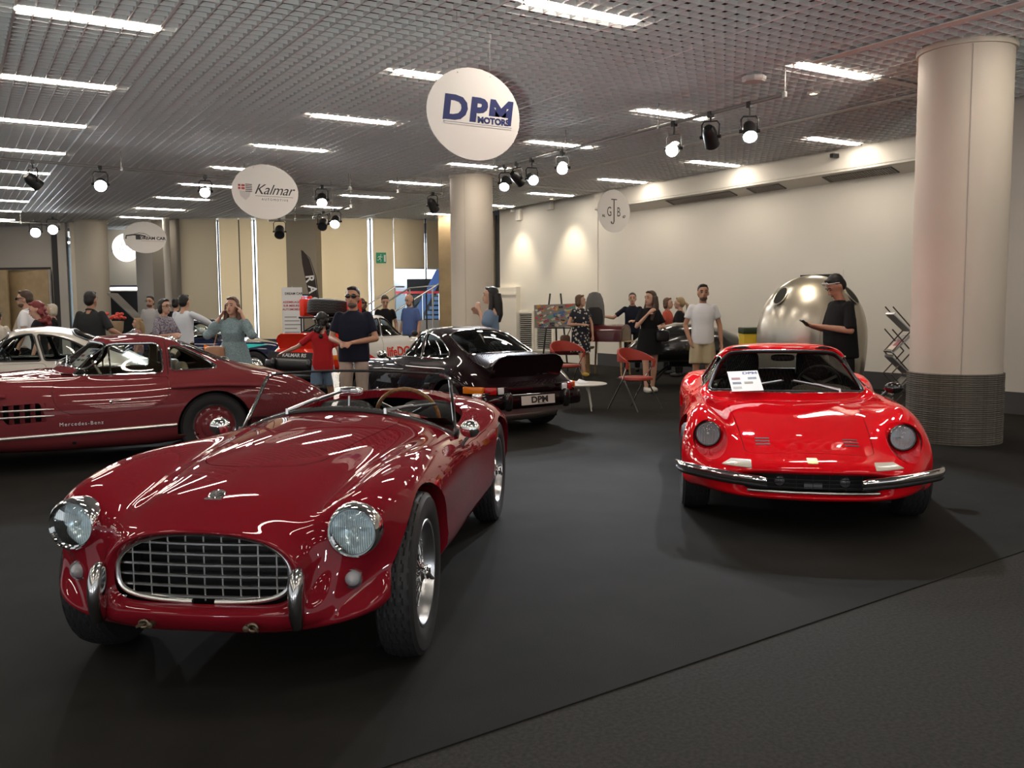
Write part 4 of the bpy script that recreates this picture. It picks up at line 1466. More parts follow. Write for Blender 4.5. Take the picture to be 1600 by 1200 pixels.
    f = [(i * (m + 1) + j, (i + 1) * (m + 1) + j, (i + 1) * (m + 1) + j + 1, i * (m + 1) + j + 1) for i in range(n) for j in range(m)]
    mk('windscreen_glass', v, f, glass('screen_glass', (.86, .9, .9), .3), ws_)
    def corner(sg):
        pts = [ws(sg, k) for k in np.linspace(0, .90, 8)]
        a = ws(sg, .9)
        c = ws(sg, 1.0)
        d = ws(sg * .90, 1.0)
        pts += [(1 - w) ** 2 * a + 2 * w * (1 - w) * c + w * w * d for w in (.25, .5, .75, 1)]
        return pts
    for sg in (1, -1):
        G().tube(corner(sg), .0105, 8).obj('screen_post', CHROME, ws_)
    G().tube([ws(t, 1.0) for t in np.linspace(-.9, .9, 25)], .0075, 8).obj('screen_top_rail', BLACK, ws_)
    G().tube([np.array(bot(t)) + (0, 0, .004) for t in np.linspace(-1, 1, 31)], .011, 8).obj('screen_base_rail', CHROME, ws_)
    G().tube([np.array(bot(t)) + (.012, 0, -.008) for t in np.linspace(-.99, .99, 31)], .018, 8).obj('screen_seal', BLACK, ws_)
    for s in (1, -1):                                             # clear side sticker frame and clamp
        G().box(-.03, .03, -.012, .012, -.012, .02, MX((-1.30, .645 * s, .765), (0, .6, 0))).obj('post_foot', CHROME, ws_, smooth=False)
    for y in (-.30, .27):
        p = ws(y / yb, .0)
        wiper(root, (p[0] + .04, y, p[2] + .02), tuple(ws((y + .29) / yb * .98, .40) + np.array((.03, 0, .01))), .0065)
    # mirrors
    for s in (1, -1):
        g = bpy.data.objects.new('wing_mirror', None)
        COL.objects.link(g)
        g.parent = root
        g.location = (-1.22, .735 * s, .79)
        G().ell((0, 0, .02), (.042, .058, .05), 20, 12).obj('mirror_shell', CHROME, g)
        G().lathe([(0, -.002), (.048, 0), (.05, .006)], 24, MX((-.03, 0, .02), (0, -PI / 2, 0))).obj('mirror_glass', CHROME, g)
        G().tube([(0, 0, -.01), (.02, -.03 * s, -.05), (.03, -.05 * s, -.085)], [.011, .009, .014], 8).obj('mirror_stem', CHROME, g)
    g = bpy.data.objects.new('interior_mirror', None)
    COL.objects.link(g)
    g.parent = root
    g.location = (-1.36, .0, 1.005)
    G().ell((0, 0, 0), (.025, .085, .026), 20, 10, e=.55).obj('mirror_shell', CHROME, g)
    G().tube([(0, 0, -.02), (.01, 0, -.085)], .006, 8).obj('mirror_stem', CHROME, g)
    # cockpit
    G().add([(-1.30, -.58, .86), (-1.30, .58, .86), (-1.46, .6, .80), (-1.46, -.6, .80), (-1.36, -.6, .5), (-1.36, .6, .5)], [(0, 1, 2, 3), (3, 2, 5, 4)]).obj('dashboard', LEATHER, root)
    for i, y in enumerate((.12, .34, -.06)):
        G().lathe([(0, .004), (.04, .004), (.045, .006), (.047, 0)], 20, MX((-1.425, y, .69), (0, -PI / 2 - .3, 0))).obj('gauge', CHROME, root)
    G().box(-2.4, -1.2, -.6, .6, .2, .23).obj('cockpit_floor', BLACKM, root, smooth=False)
    steering(root, -1.60, .29, .83, .19, mat('wood_rim', (.30, .15, .06), .25, coat=.6, var=(60, .4)), 1.15)
    for y in (.29, -.29):
        seat(root, -1.86, y, .46, .52, LEATHER, .30, .22, 8)
    # filler cap and hood studs
    G().lathe([(0, .03), (.034, .03), (.04, .022), (.04, .008), (.03, .0), (.028, -.03)], 24, MX((-2.95, .50, .805), (0, 0, 0))).obj('filler_cap', CHROME, root)
    st = G().lathe([(0, .016), (.006, .015), (.008, .008), (.005, .0), (.008, -.01)], 10).obj('hood_stud', CHROME, root)
    spots = []
    for y in (-.45, -.28, -.1, .1, .28, .45):
        uv = S.inv([(-2.33 - .05 * abs(y), y)], (0, 1), (8, 14, R - 6, R + 6))[0]
        spots.append(tuple(S.at(uv[0], uv[1]) + np.array((0, 0, .002))))
    for x, y in ((-1.45, .60), (-1.7, .615), (-2.0, .62), (-2.15, .57)):
        uv = S.inv([(x, y)], (0, 1), (7, 13, R, R + 8))[0]
        spots.append(tuple(S.at(uv[0], uv[1]) + np.array((0, 0, .002))))
    st.location = spots[0]
    copies(st, spots[1:], root)
    return root
roadster()
# ================================================================== bright red mid-engined coupe
def profile_rows(T):
    return [[(x + (p[2] if len(p) > 2 else 0), p[0], p[1]) for p in row] for x, row in T]

def red_coupe():
    RED = mat('red_paint', (.62, .004, .010), .4, 0, coat=1., spec=0)
    root = empty('sports_coupe', CW(2.069, 6.486), CWR(math.degrees(math.atan2(-.98, -.2))), 1, 'bright red low sports coupe with chrome bumper blades beside the roped column', 'car')
    fd = lambda y: -.29 * (abs(y) / .85) ** 2.3
    fb = lambda y: -.37 * (abs(y) / .85) ** 2.3
    def N(row):           # nose rows curve backward toward the sides
        return [(y, z, fd(y)) for y, z in row]
    T = [
     (.865, N([(0,.418),(.15,.418),(.27,.416),(.36,.412),(.42,.400),(.445,.378),(.44,.345),(.41,.318),(.34,.308),(.18,.304),(0,.304)])),
     (.905, N([(0,.440),(.16,.440),(.29,.438),(.40,.432),(.48,.415),(.51,.382),(.505,.335),(.47,.298),(.38,.284),(.2,.279),(0,.278)])),
     (.855, N([(0,.482),(.18,.481),(.33,.478),(.47,.470),(.59,.448),(.665,.412),(.675,.355),(.64,.292),(.5,.255),(.25,.247),(0,.246)])),
     (.66, N([(0,.523),(.2,.522),(.36,.520),(.50,.524),(.645,.545),(.755,.50),(.80,.41),(.79,.315),(.7,.245),(.35,.225),(0,.225)])),
     (.38, [(0,.583),(.2,.582),(.36,.580),(.49,.592),(.65,.662,-.01),(.772,.60,-.03),(.83,.48,-.05),(.83,.36,-.05),(.78,.245,-.03),(.4,.2),(0,.2)]),
     (.08, [(0,.640),(.2,.638),(.37,.635),(.50,.655),(.665,.752),(.79,.69),(.855,.56),(.855,.41),(.80,.24),(.4,.17),(0,.17)]),
     (-.32, [(0,.694),(.2,.692),(.38,.688),(.53,.706,-.03),(.68,.772),(.79,.715),(.855,.58),(.855,.42),(.80,.22),(.4,.15),(0,.15)]),
     (-.72, [(0,.735),(.2,.733,-.02),(.40,.728,-.08),(.565,.726,-.17),(.705,.762,-.10),(.79,.712,-.04),(.845,.58),(.85,.42),(.80,.21),(.4,.15),(0,.15)]),
     (-.80, [(0,.762),(.21,.760,-.035),(.42,.754,-.13),(.60,.744,-.28),(.712,.760,-.18),(.79,.712,-.06),(.845,.58),(.85,.42),(.80,.21),(.4,.15),(0,.15)]),
     (-1.24, [(0,1.088),(.19,1.084,-.04),(.39,1.066,-.19),(.54,.95,-.18),(.705,.762,-.04),(.79,.713),(.845,.58),(.85,.42),(.80,.2),(.4,.15),(0,.15)]),
     (-1.34, [(0,1.122),(.20,1.118,-.03),(.425,1.092,-.16),(.555,.97,-.22),(.690,.765),(.79,.715),(.85,.58),(.855,.42),(.80,.2),(.4,.15),(0,.15)]),
     (-1.62, [(0,1.145),(.25,1.139),(.475,1.105),(.58,.975),(.695,.775),(.80,.725),(.858,.58),(.86,.41),(.81,.2),(.4,.15),(0,.15)]),
     (-1.93, [(0,1.130),(.25,1.124),(.475,1.088),(.575,.965),(.70,.795),(.82,.76),(.875,.61),(.872,.42),(.81,.21),(.4,.15),(0,.15)]),
     (-1.99, [(0,1.085),(.24,1.082),(.46,1.070),(.57,.96),(.70,.80),(.825,.77),(.88,.615),(.875,.42),(.81,.22),(.4,.16),(0,.16)]),
     (-2.06, [(0,.865),(.22,.866),(.41,.90),(.54,.935),(.70,.815),(.83,.785),(.885,.625),(.88,.42),(.82,.24),(.4,.18),(0,.18)]),
     (-2.18, [(0,.842),(.22,.843),(.39,.858),(.53,.90),(.70,.828),(.835,.795),(.89,.63),(.885,.42),(.82,.25),(.4,.2),(0,.2)]),
     (-2.44, [(0,.838),(.2,.838),(.36,.840),(.50,.862),(.70,.838),(.835,.80),(.89,.63),(.885,.43),(.82,.28),(.4,.22),(0,.22)]),
     (-2.85, [(0,.828),(.2,.827),(.37,.825),(.51,.824),(.69,.81),(.81,.755),(.865,.62),(.855,.45),(.78,.31),(.4,.25),(0,.25)]),
     (-3.25, [(0,.77),(.2,.768),(.37,.765),(.51,.76),(.66,.74),(.76,.69),(.80,.59),(.79,.46),(.72,.36),(.4,.3),(0,.3)]),
     (-3.45, [(0,.70),(.18,.70),(.32,.695),(.44,.69),(.55,.67),(.63,.63),(.66,.56),(.65,.47),(.6,.41),(.35,.38),(0,.38)]),
    ]
    S = Surf(profile_rows(T), .8)
    B = Body(S, root, RED)
    R = S.mid
    for s in (1, -1):
        b1 = (1, 8, R + 4.2, R + 9.3) if s > 0 else (1, 8, R - 9.3, R - 4.2)
        b2 = (11, 18.5, R + 4.2, R + 9.3) if s > 0 else (11, 18.5, R - 9.3, R - 4.2)
        B.hole(B.loop(arch(0, .325, .365, .25), 'xz', b1), .07, (0, -s, 0))
        B.hole(B.loop(arch(-2.44, .325, .37, .27), 'xz', b2), .2, (0, -s, 0))
        # headlamp scoop: from an oval opening in the wing back to the lamp
        bl = (2, 7, R + 2.4, R + 7) if s > 0 else (2, 7, R - 7, R - 2.4)
        lp = B.loop(circle(.632 * s, .580, .118, .112, 44), 'yz', bl)
        B.hole(lp, flange_=False)
        X = loop3(S, lp)
        lamp = (.285, .645 * s, .585)
        ring = [(lamp[0] - .01, lamp[1] + .092 * math.cos(2 * PI * i / 44), lamp[2] + .092 * math.sin(2 * PI * i / 44)) for i in range(44)]
        mid = [tuple(.45 * np.array(a) + .55 * np.array(b) + np.array((0, 0, 0))) for a, b in zip(X, ring)]
        G().loft([list(map(tuple, X)), mid, ring], cap=False).obj('headlamp_scoop', RED, root)
        headlamp(root, lamp, .078, (1, 0, .03), ring=mat('lamp_grey_ring', (.2, .2, .2), .2, .8), depth=.02)
        # side windows
        win = [(-1.22, .785), (-1.47, 1.0), (-1.60, 1.03), (-1.78, 1.02), (-1.88, .93), (-1.93, .82), (-1.6, .80)]
        bw = (8.3, 14.5, R + 2.05, R + 4.05) if s > 0 else (8.3, 14.5, R - 4.05, R - 2.05)
        B.pane('side_window', B.loop(round_poly(win, .04), 'xz', bw), CLEAR, CHROME, .007)
        # scooped air intake in the door
        ai = [(-1.55, .60), (-1.75, .635), (-1.98, .66), (-2.02, .60), (-1.95, .53), (-1.75, .55)]
        ba = (9, 15, R + 4.6, R + 7.6) if s > 0 else (9, 15, R - 7.6, R - 4.6)
        B.hole(B.loop(round_poly(ai, .03), 'xz', ba), .09, (-.3, -s, 0))
    # windscreen
    half = [(0, .785), (.25, .782), (.46, .775), (.607, .768), (.59, .85), (.52, .98), (.455, 1.048), (.38, 1.072), (.2, 1.086), (0, 1.090)]
    full = half + [(-y, z) for y, z in half[-2:0:-1]]
    B.pane('windscreen', B.loop(smooth_loop(full, 90), 'yz', (7.6, 10.4, R - 3.6, R + 3.6)), glass('screen_tint', (.88, .9, .88), .9), BLACK, .013)
    lpw = B.holes[-1]
    G().tube(list(loop3(S, offset_uv(S, lpw, .016), .004 if not S.flip else -.004)), .006, 6, closed=True).obj('windscreen_chrome', CHROME, root)
    half = [(0, .885), (.22, .887), (.35, .92), (.385, .965), (.375, 1.0), (.31, 1.035), (0, 1.050)]
    full = half + [(-y, z) for y, z in half[-2:0:-1]]
    B.pane('rear_window', B.loop(smooth_loop(full, 60), 'yz', (12.6, 14.6, R - 2.6, R + 2.6)), CLEAR, BLACK, .008)
    lid = [(.66, 0), (.655, .2), (.63, .34), (.585, .395), (.45, .41), (.1, .44), (-.4, .47), (-.62, .475), (-.66, .3), (-.66, 0)]
    full = lid + [(x, -y) for x, y in lid[-2:0:-1]]
    lid_lp = B.loop(round_poly([(.655, -.36), (.655, .36), (.60, .405), (.1, .44), (-.52, .485), (-.58, .3), (-.58, -.3), (-.52, -.485), (.1, -.44), (.60, -.405)], [.05, .05, .03, .3, .05, .05, .05, .05, .3, .03], 5, .04), 'xy', (1.5, 8, R - 4, R + 4))
    B.panel('bonnet', lid_lp, .004)
    for s in (1, -1):
        dr = [(-.98, .70), (-.93, .5), (-.98, .30), (-1.2, .26), (-1.7, .26), (-1.9, .30), (-2.0, .45), (-1.98, .70), (-1.6, .725), (-1.2, .715)]
        bx = (7.5, 15, R + 4.3, R + 8.4) if s > 0 else (7.5, 15, R - 8.4, R - 4.3)
        B.panel('door', B.loop(round_poly(dr, .06), 'xz', bx), .003)
    B.finish(170, 130)
    wells(root, [(0, 1), (0, -1), (-2.44, 1), (-2.44, -1)], .325, .22, .78, .315)
    Wp = disc_wheel(.315, .20, .185, mat('alloy_silver', (.5, .5, .5), .3, 1), ring=False)
    for x, y, s in ((0, .735, 1), (0, -.735, -1), (-2.44, .75, 1), (-2.44, -.75, -1)):
        wheel_at(root, Wp, x, y, .315, s, steer=.06 if x == 0 else 0)
    G().box(-3.2, .45, -.55, .55, .17, .2).obj('underbody', BLACKM, root, smooth=False)
    # mouth: dark box, bar and small lamps behind
    G().add([(.80, -.42, .31), (.80, .42, .31), (.80, .42, .41), (.80, -.42, .41)], [(0, 1, 2, 3)]).obj('grille_back', BLACKM, root)
    G().tube([(.905 + fd(t * .40), t * .40, .310) for t in np.linspace(-1, 1, 15)], .010, 8).obj('grille_bar', STEEL, root)
    for z in (.335, .36, .385):
        G().tube([(.855 + fd(t * .43), t * .43, z) for t in np.linspace(-1, 1, 9)], .0025, 6).obj('grille_wire', BLACK, root)
    for y in (-.3, -.2, -.1, 0, .1, .2, .3):
        G().tube([(.858 + fd(y), y, .31), (.858 + fd(y), y, .412)], .0022, 6).obj('grille_wire', BLACK, root)
    for y in (-.20, .20):
        G().lathe([(0, .02), (.03, .015), (.038, 0), (.036, -.03)], 20, MX((.80, y, .365), (0, PI / 2, 0))).obj('fog_lamp', mat('grey_glass', (.08, .08, .085), .2), root)
    G().box(.815, .83, -.05, .06, .325, .36).obj('number_holder', mat('grey_plate', (.13, .14, .15), .5), root, smooth=False)
    # bumper blades
    for s in (1, -1):
        pts, up = [], []
        for t in np.linspace(0, 1, 22):
            y = .285 + (.862 - .285) * (1 - (1 - t) ** 1.35)
            x = .955 + fb(y) - .05 * max(0, t - .8) / .2
            if t > .85: x -= (t - .85) * .5
            z = .384 + .012 * math.sin(t * PI) + .035 * t * t
            pts.append((x, y * s, z))
        rr = [.014] + [.021] * 4 + [.023] * 13 + [.021, .018, .014, .008]
        G().tube(pts, rr, 12, flat=1.25).obj('bumper_blade', CHROME, root)
        G().tube([(x - .004, y, z - .034) for x, y, z in pts[:-1]], [r * .8 for r in rr[:-1]], 10, flat=1.).obj('bumper_rubber', BLACK, root)
        # flashers
        lp = B.loop(round_poly([(.375 * s, .450), (.375 * s, .486), (.50 * s, .484), (.560 * s, .452)], .006, 3, .02), 'yz', (1.1, 4.2, R + 1.2, R + 4.6) if s > 0 else (1.1, 4.2, R - 4.6, R - 1.2))
        B.patch('front_flasher', lp, mat('flasher_lens', (.55, .52, .45), .25, coat=.5), .007)
        # slots in the bonnet lid
        for k in range(3):
            xc = .50 - k * .052
            lp = B.loop(round_poly([(xc - .010, s * .285 - .048), (xc + .010, s * .285 - .048), (xc + .010, s * .285 + .048), (xc - .010, s * .285 + .048)], .008, 3), 'xy', (2, 6, R - 4, R + 4))
            B.patch('bonnet_slot', lp, BLACKM, .002)
    B.patch('nose_emblem', B.loop(round_poly([(-.032, .484), (.032, .484), (.032, .505), (-.032, .505)], .004, 3, .02), 'yz', (1.2, 4, R - 1, R + 1)), mat('gold_badge', (.62, .52, .20), .3, .6), .004)
    # wipers, mirror
    bw = (7.5, 10.5, R - 4, R + 4)
    for y0, y1, z1 in ((-.40, -.03, .850), (.40, .03, .850)):
        p = B.on((y0, .772), 'yz', bw, .03)[0]
        q = B.on((y1, z1), 'yz', bw, .022)[0]
        wiper(root, tuple(p), tuple(q), .008)
    g = bpy.data.objects.new('door_mirror', None)
    COL.objects.link(g)
    g.parent = root
    g.location = (-1.12, .86, .80)
    G().ell((0, 0, 0), (.05, .075, .048), 20, 12).obj('mirror_shell', mat('black_gloss', (.01, .01, .01), .1, coat=1), g)
    G().tube([(0, -.04, -.02), (.0, -.09, -.07)], [.012, .016], 8).obj('mirror_stem', BLACK, g)
    # cabin
    DARK = mat('quilted_black', (.010, .010, .011), .6, bump=(60, .4, .01))
    G().box(-2.03, -1.99, -.5, .5, .25, .885).obj('bulkhead', DARK, root, smooth=False)
    G().tube([(-1.985, -.45, .888), (-1.985, .45, .888)], .008, 8).obj('bulkhead_rail', CHROME, root)
    G().add([(-.90, -.36, .742), (-.90, .36, .742), (-1.24, .56, .752), (-1.24, -.56, .752), (-1.28, -.56, .5), (-1.28, .56, .5)], [(0, 1, 2, 3), (3, 2, 5, 4)]).obj('dashboard', mat('dash_suede', (.10, .085, .065), .9), root)
    G().ell((-1.18, .30, .775), (.16, .24, .05), 20, 10).obj('instrument_hood', mat('dash_suede2', (.09, .075, .06), .9), root)
    steering(root, -1.42, .31, .80, .175, LEATHER, 1.15)
    for y in (.31, -.31):
        seat(root, -1.62, y, .48, .60, DARK, .18, .25, 6)
        G().ell((-2.06 + .13, y, .93), (.05, .15, .135), 16, 10, e=.5).obj('headrest', DARK, root)
    G().ell((-1.36, 0, 1.03), (.012, .10, .03), 16, 8, e=.6).obj('interior_mirror', BLACK, root)
    # price sheet behind the glass
    sh = bpy.data.objects.new('price_sheet', None)
    COL.objects.link(sh)
    sh.matrix_world = root.matrix_basis @ MX((-.925, -.335, .862), (0, 0, 0)) @ frame_to((0, 0, 0), (.42, 0, .9), (0, 1, 0)) @ MX((0, 0, 0), (0, 0, PI / 2 + .10))
    tag(sh, 'white printed price sheet standing behind the red coupe windscreen', 'paper')
    info_sheet(sh, .25, .33)
    return root

def info_sheet(par, w, h):
    G().box(-w / 2, w / 2, -h / 2, h / 2, -.001, .001).obj('sheet', PAPER, par, smooth=False)
    BLUE = mat('print_blue', (.02, .05, .25), .6)
    text_mesh('heading', 'DPM', .05, BLUE, par, MX((w * .22, h * .38, .002)), bold=.002, sx=1.2, ext=.0005)
    for i, (x, y, c) in enumerate(((-.28, .12, (.25, .05, .06)), (.25, .12, (.1, .12, .2)), (-.28, -.1, (.05, .06, .12)), (.1, -.1, (.2, .18, .12)), (-.3, -.33, (.4, .4, .4)))):
        G().box(w * (x - .14), w * (x + .14), h * (y - .05), h * (y + .05), .001, .002).obj('picture', mat('print_%d' % i, c, .6), par, smooth=False)
red_coupe()
# ================================================================== dull maroon gullwing coupe on the left
def gullwing():
    PAINT = mat('old_maroon_paint', (.185, .034, .040), .5, 0, coat=1., spec=0)
    root = empty('gullwing_coupe', CW(-5.33, 8.53), CWR(207.3), .955, 'dusky maroon closed coupe with chrome side louvres behind the roadster', 'car')
    lo = [(.86, .69), (.89, .54), (.88, .36), (.72, .18), (0, .18)]
    T = [
     (.80, [(0,.62),(.2,.62),(.35,.61),(.45,.60),(.55,.58),(.62,.55),(.66,.51),(.66,.46),(.62,.40),(.5,.36),(0,.34)]),
     (.62, [(0,.74),(.2,.735),(.36,.72),(.48,.72),(.62,.74),(.72,.69),(.77,.60),(.78,.50),(.74,.38),(.55,.28),(0,.27)]),
     (.3, [(0,.84),(.2,.835),(.38,.815),(.5,.82),(.65,.86),(.77,.80),(.83,.68),(.845,.54),(.82,.38),(.6,.24),(0,.23)]),
     (0, [(0,.89),(.2,.885),(.4,.865),(.52,.87),(.67,.905),(.79,.84),(.85,.71),(.87,.55),(.85,.38),(.65,.22),(0,.2)]),
     (-.5, [(0,.925),(.2,.92),(.42,.90),(.54,.895),(.68,.89),(.79,.825),(.86,.70),(.885,.55),(.87,.37),(.7,.19),(0,.18)]),
     (-.88, [(0,.948),(.22,.943,-.02),(.44,.925,-.08),(.575,.90,-.14),(.68,.875,-.08),(.785,.81)] + lo),
     (-.97, [(0,.975),(.24,.97,-.03),(.46,.95,-.11),(.595,.915,-.2),(.68,.873,-.14),(.785,.808)] + lo),
     (-1.30, [(0,1.235),(.22,1.228,-.03),(.42,1.188,-.12),(.56,1.05,-.14),(.68,.87),(.785,.805)] + lo),
     (-1.42, [(0,1.278),(.23,1.270,-.02),(.44,1.228,-.08),(.575,1.075,-.08),(.685,.87),(.785,.805)] + lo),
     (-1.75, [(0,1.300),(.24,1.292),(.46,1.248),(.59,1.08),(.69,.873),(.787,.806)] + lo),
     (-2.1, [(0,1.245),(.24,1.235),(.45,1.185),(.585,1.05),(.69,.885),(.795,.82),(.865,.69),(.89,.54),(.875,.37),(.7,.2),(0,.2)]),
     (-2.4, [(0,1.125),(.23,1.112),(.43,1.065),(.565,.985),(.69,.905),(.80,.845),(.87,.71),(.89,.55),(.87,.38),(.65,.24),(0,.22)]),
     (-2.7, [(0,.985),(.22,.978),(.4,.958),(.545,.935),(.69,.90),(.80,.84),(.87,.71),(.885,.55),(.86,.38),(.6,.26),(0,.25)]),
     (-3.1, [(0,.885),(.2,.88),(.38,.868),(.52,.855),(.66,.83),(.77,.77),(.83,.66),(.845,.53),(.81,.39),(.55,.3),(0,.29)]),
     (-3.45, [(0,.765),(.2,.76),(.36,.75),(.48,.735),(.59,.71),(.67,.66),(.72,.58),(.73,.49),(.69,.41),(.45,.36),(0,.35)]),
     (-3.68, [(0,.60),(.15,.60),(.27,.595),(.36,.59),(.43,.575),(.48,.555),(.51,.525),(.51,.49),(.48,.46),(.35,.44),(0,.43)]),
    ]
    S = Surf(profile_rows(T), .8)
    B = Body(S, root, PAINT, mat('tan_lining', (.20, .15, .10), .8))
    R = S.mid
    for s in (1, -1):
        half = (R + 4.2, R + 9.2) if s > 0 else (R - 9.2, R - 4.2)
        B.hole(B.loop(arch(0, .345, .375, .27), 'xz', (0, 4.6, *half)), .18, (0, -s, 0))
        B.hole(B.loop(arch(-2.4, .345, .375, .27), 'xz', (9, 13.5, *half)), .18, (0, -s, 0))
        top = (R + 2.05, R + 4.02) if s > 0 else (R - 4.02, R - 2.05)
        w1 = [(-1.10, .905), (-1.36, 1.165), (-1.48, 1.205), (-1.88, 1.205), (-1.93, 1.15), (-1.93, .905)]
        B.pane('door_window', B.loop(round_poly(w1, [.03, .06, .05, .05, .05, .05]), 'xz', (5, 12, *top)), CLEAR, CHROME, .012)
        w2 = [(-2.01, .925), (-2.005, 1.175), (-2.14, 1.15), (-2.36, 1.03), (-2.47, .945), (-2.40, .925)]
        B.pane('quarter_window', B.loop(round_poly(w2, [.04, .05, .08, .1, .03, .03]), 'xz', (8.5, 13, *top)), CLEAR, CHROME, .012)
        # louvred outlet in the front wing
        ft = (R + 5.3, R + 8.7) if s > 0 else (R - 8.7, R - 5.3)
        lv = [(-.42, .66), (-.80, .675), (-.86, .50), (-.52, .485)]
        B.hole(B.loop(round_poly(lv, .025), 'xz', (3, 6, *ft)), .05)
        dr = [(-.93, .86), (-.905, .74), (-.955, .60), (-1.10, .545), (-1.5, .552), (-1.80, .575), (-1.93, .64), (-1.965, .76), (-1.97, .885), (-1.5, .845)]
        fl = (R + 4.1, R + 8.2) if s > 0 else (R - 8.2, R - 4.1)
        B.panel('door', B.loop(round_poly(dr, .08), 'xz', (4, 12, *fl)), .0045)
    half = [(0, 1.0), (.25, .994), (.44, .982), (.545, .962), (.535, 1.02), (.46, 1.13), (.40, 1.192), (.33, 1.212), (.18, 1.222), (0, 1.224)]
    B.pane('windscreen', B.loop(smooth_loop(half + [(-y, z) for y, z in half[-2:0:-1]], 80), 'yz', (5.2, 8.2, R - 3.6, R + 3.6)), CLEAR, CHROME, .014)
    half = [(-2.08, 0), (-2.09, .22), (-2.12, .37), (-2.2, .425), (-2.5, .43), (-2.62, .38), (-2.66, .2), (-2.665, 0)]
    B.pane('rear_window', B.loop(smooth_loop(half + [(x, -y) for x, y in half[-2:0:-1]], 70), 'xy', (9.2, 13, R - 3.2, R + 3.2)), CLEAR, CHROME, .012)
    half = [(-2.74, 0), (-2.75, .3), (-2.8, .45), (-3.2, .44), (-3.4, .3), (-3.42, 0)]
    B.panel('boot_lid', B.loop(smooth_loop(half + [(x, -y) for x, y in half[-2:0:-1]], 60), 'xy', (11.5, 15, R - 4, R + 4)), .004)
    B.finish(150, 120)
    for s in (1, -1):
        f6 = (R + 5.2, R + 7.9) if s > 0 else (R - 7.9, R - 5.2)
        # chrome sill strip, eyebrows over the wheels, louvre bars and blades
        strip = [B.on((x, .352 + .04 * (-.4 - x) / 1.6), 'xz', (2.5, 12.5, *((R + 6.6, R + 9) if s > 0 else (R - 9, R - 6.6))), .004)[0] for x in np.linspace(-.42, -2.02, 26)]
        G().tube(strip, .018, 8).obj('sill_strip', mat('satin_chrome', (.9, .9, .88), .38, 1), root)
        for xa, xb, zz in ((.45, -.52, .765), (-1.98, -2.86, .765)):
            pts, nn = [], []
            for t in np.linspace(0, 1, 20):
                x = xa + (xb - xa) * t
                p, n = B.on((x, zz + .02 * math.sin(PI * t) - .02 * t), 'xz', (0.4, 14, *f6), 0)
                pts.append(p)
                nn.append(n)
            k = [math.sin(PI * min(1, max(0, .04 + .92 * t))) ** .5 for t in np.linspace(0, 1, 20)]
            rings = [[tuple(p + np.array((0, 0, .026))), tuple(p + np.array((0, s * .07 * w, .004))), tuple(p + np.array((0, s * .068 * w, -.008))), tuple(p + np.array((0, -s * .01, -.02)))] for p, w in zip(pts, k)]
            G().loft(rings).obj('wheel_brow', PAINT, root, sharp=50)
        for z in (.612, .552):
            pts = [B.on((x, z), 'xz', (3, 6, *((R + 5.3, R + 8.7) if s > 0 else (R - 8.7, R - 5.3))), .012)[0] for x in np.linspace(-.36, -.92, 8)]
            G().tube(pts, [.004, .009, .010, .010, .010, .010, .008, .003], 8).obj('louvre_bar', mat('satin_chrome', (.9, .9, .88), .38, 1), root)
        for x in (-.47, -.56, -.65, -.74, -.83):
            p = B.on((x, .575), 'xz', (3, 6, *((R + 5.3, R + 8.7) if s > 0 else (R - 8.7, R - 5.3))), -.03)[0]
            G().box(-.028, .028, -.003, .003, -.1, .1, MX(p, (0, 0, -.8 * s))).obj('louvre_blade', PAINT, root, smooth=False)
        G().box(-1.0, -.35, .70 * s - .005, .70 * s + .005, .4, .72).obj('louvre_back', BLACKM, root, smooth=False)
        # door pull, lettering, jacking plug, window divider
        p = B.on((-1.42, .655), 'xz', (5, 12, *f6), .006)[0]
        q = B.on((-1.60, .665), 'xz', (5, 12, *f6), .006)[0]
        G().tube([p, q], .005, 8).obj('door_pull', CHROME, root)
        G().lathe([(0, .008), (.014, .006), (.016, 0)], 16, frame_to(p, (0, s, 0))).obj('door_lock', CHROME, root)
        p, n = B.on((-1.15, .46), 'xz', (4, 9, *((R + 6, R + 8.6) if s > 0 else (R - 8.6, R - 6))), .003)
        text_mesh('side_lettering', 'Mercedes-Benz', .05, mat('satin_chrome', (.9, .9, .88), .38, 1), root, frame_to(p, (0, s, .02)), ext=.001, spacing=1.25)
        p, n = B.on((-1.08, .27), 'xz', (4, 9, *((R + 7.5, R + 9.3) if s > 0 else (R - 9.3, R - 7.5))), .001)
        G().lathe([(0, .002), (.018, .002), (.02, 0)], 16, frame_to(p, n)).obj('jacking_plug', BLACKM, root)
        top = (R + 2.05, R + 4.02) if s > 0 else (R - 4.02, R - 2.05)
        bar = [B.on((-1.44, z), 'xz', (5, 12, *top), .004)[0] for z in np.linspace(.905, 1.20, 6)]
        G().tube(bar, .008, 8).obj('window_divider', CHROME, root)
        seam = [B.on((-1.975, z), 'xz', (6, 12, *((R + .5, R + 4.2) if s > 0 else (R - 4.2, R - .5))), .001)[0] for z in np.linspace(.89, 1.255, 10)]
        G().tube(seam, .0035, 6).obj('roof_seam', BLACKM, root)
    wells(root, [(0, 1), (0, -1), (-2.4, 1), (-2.4, -1)], .375, .3, .72)
    Wp = disc_wheel(.345, .17, .215, PAINT)
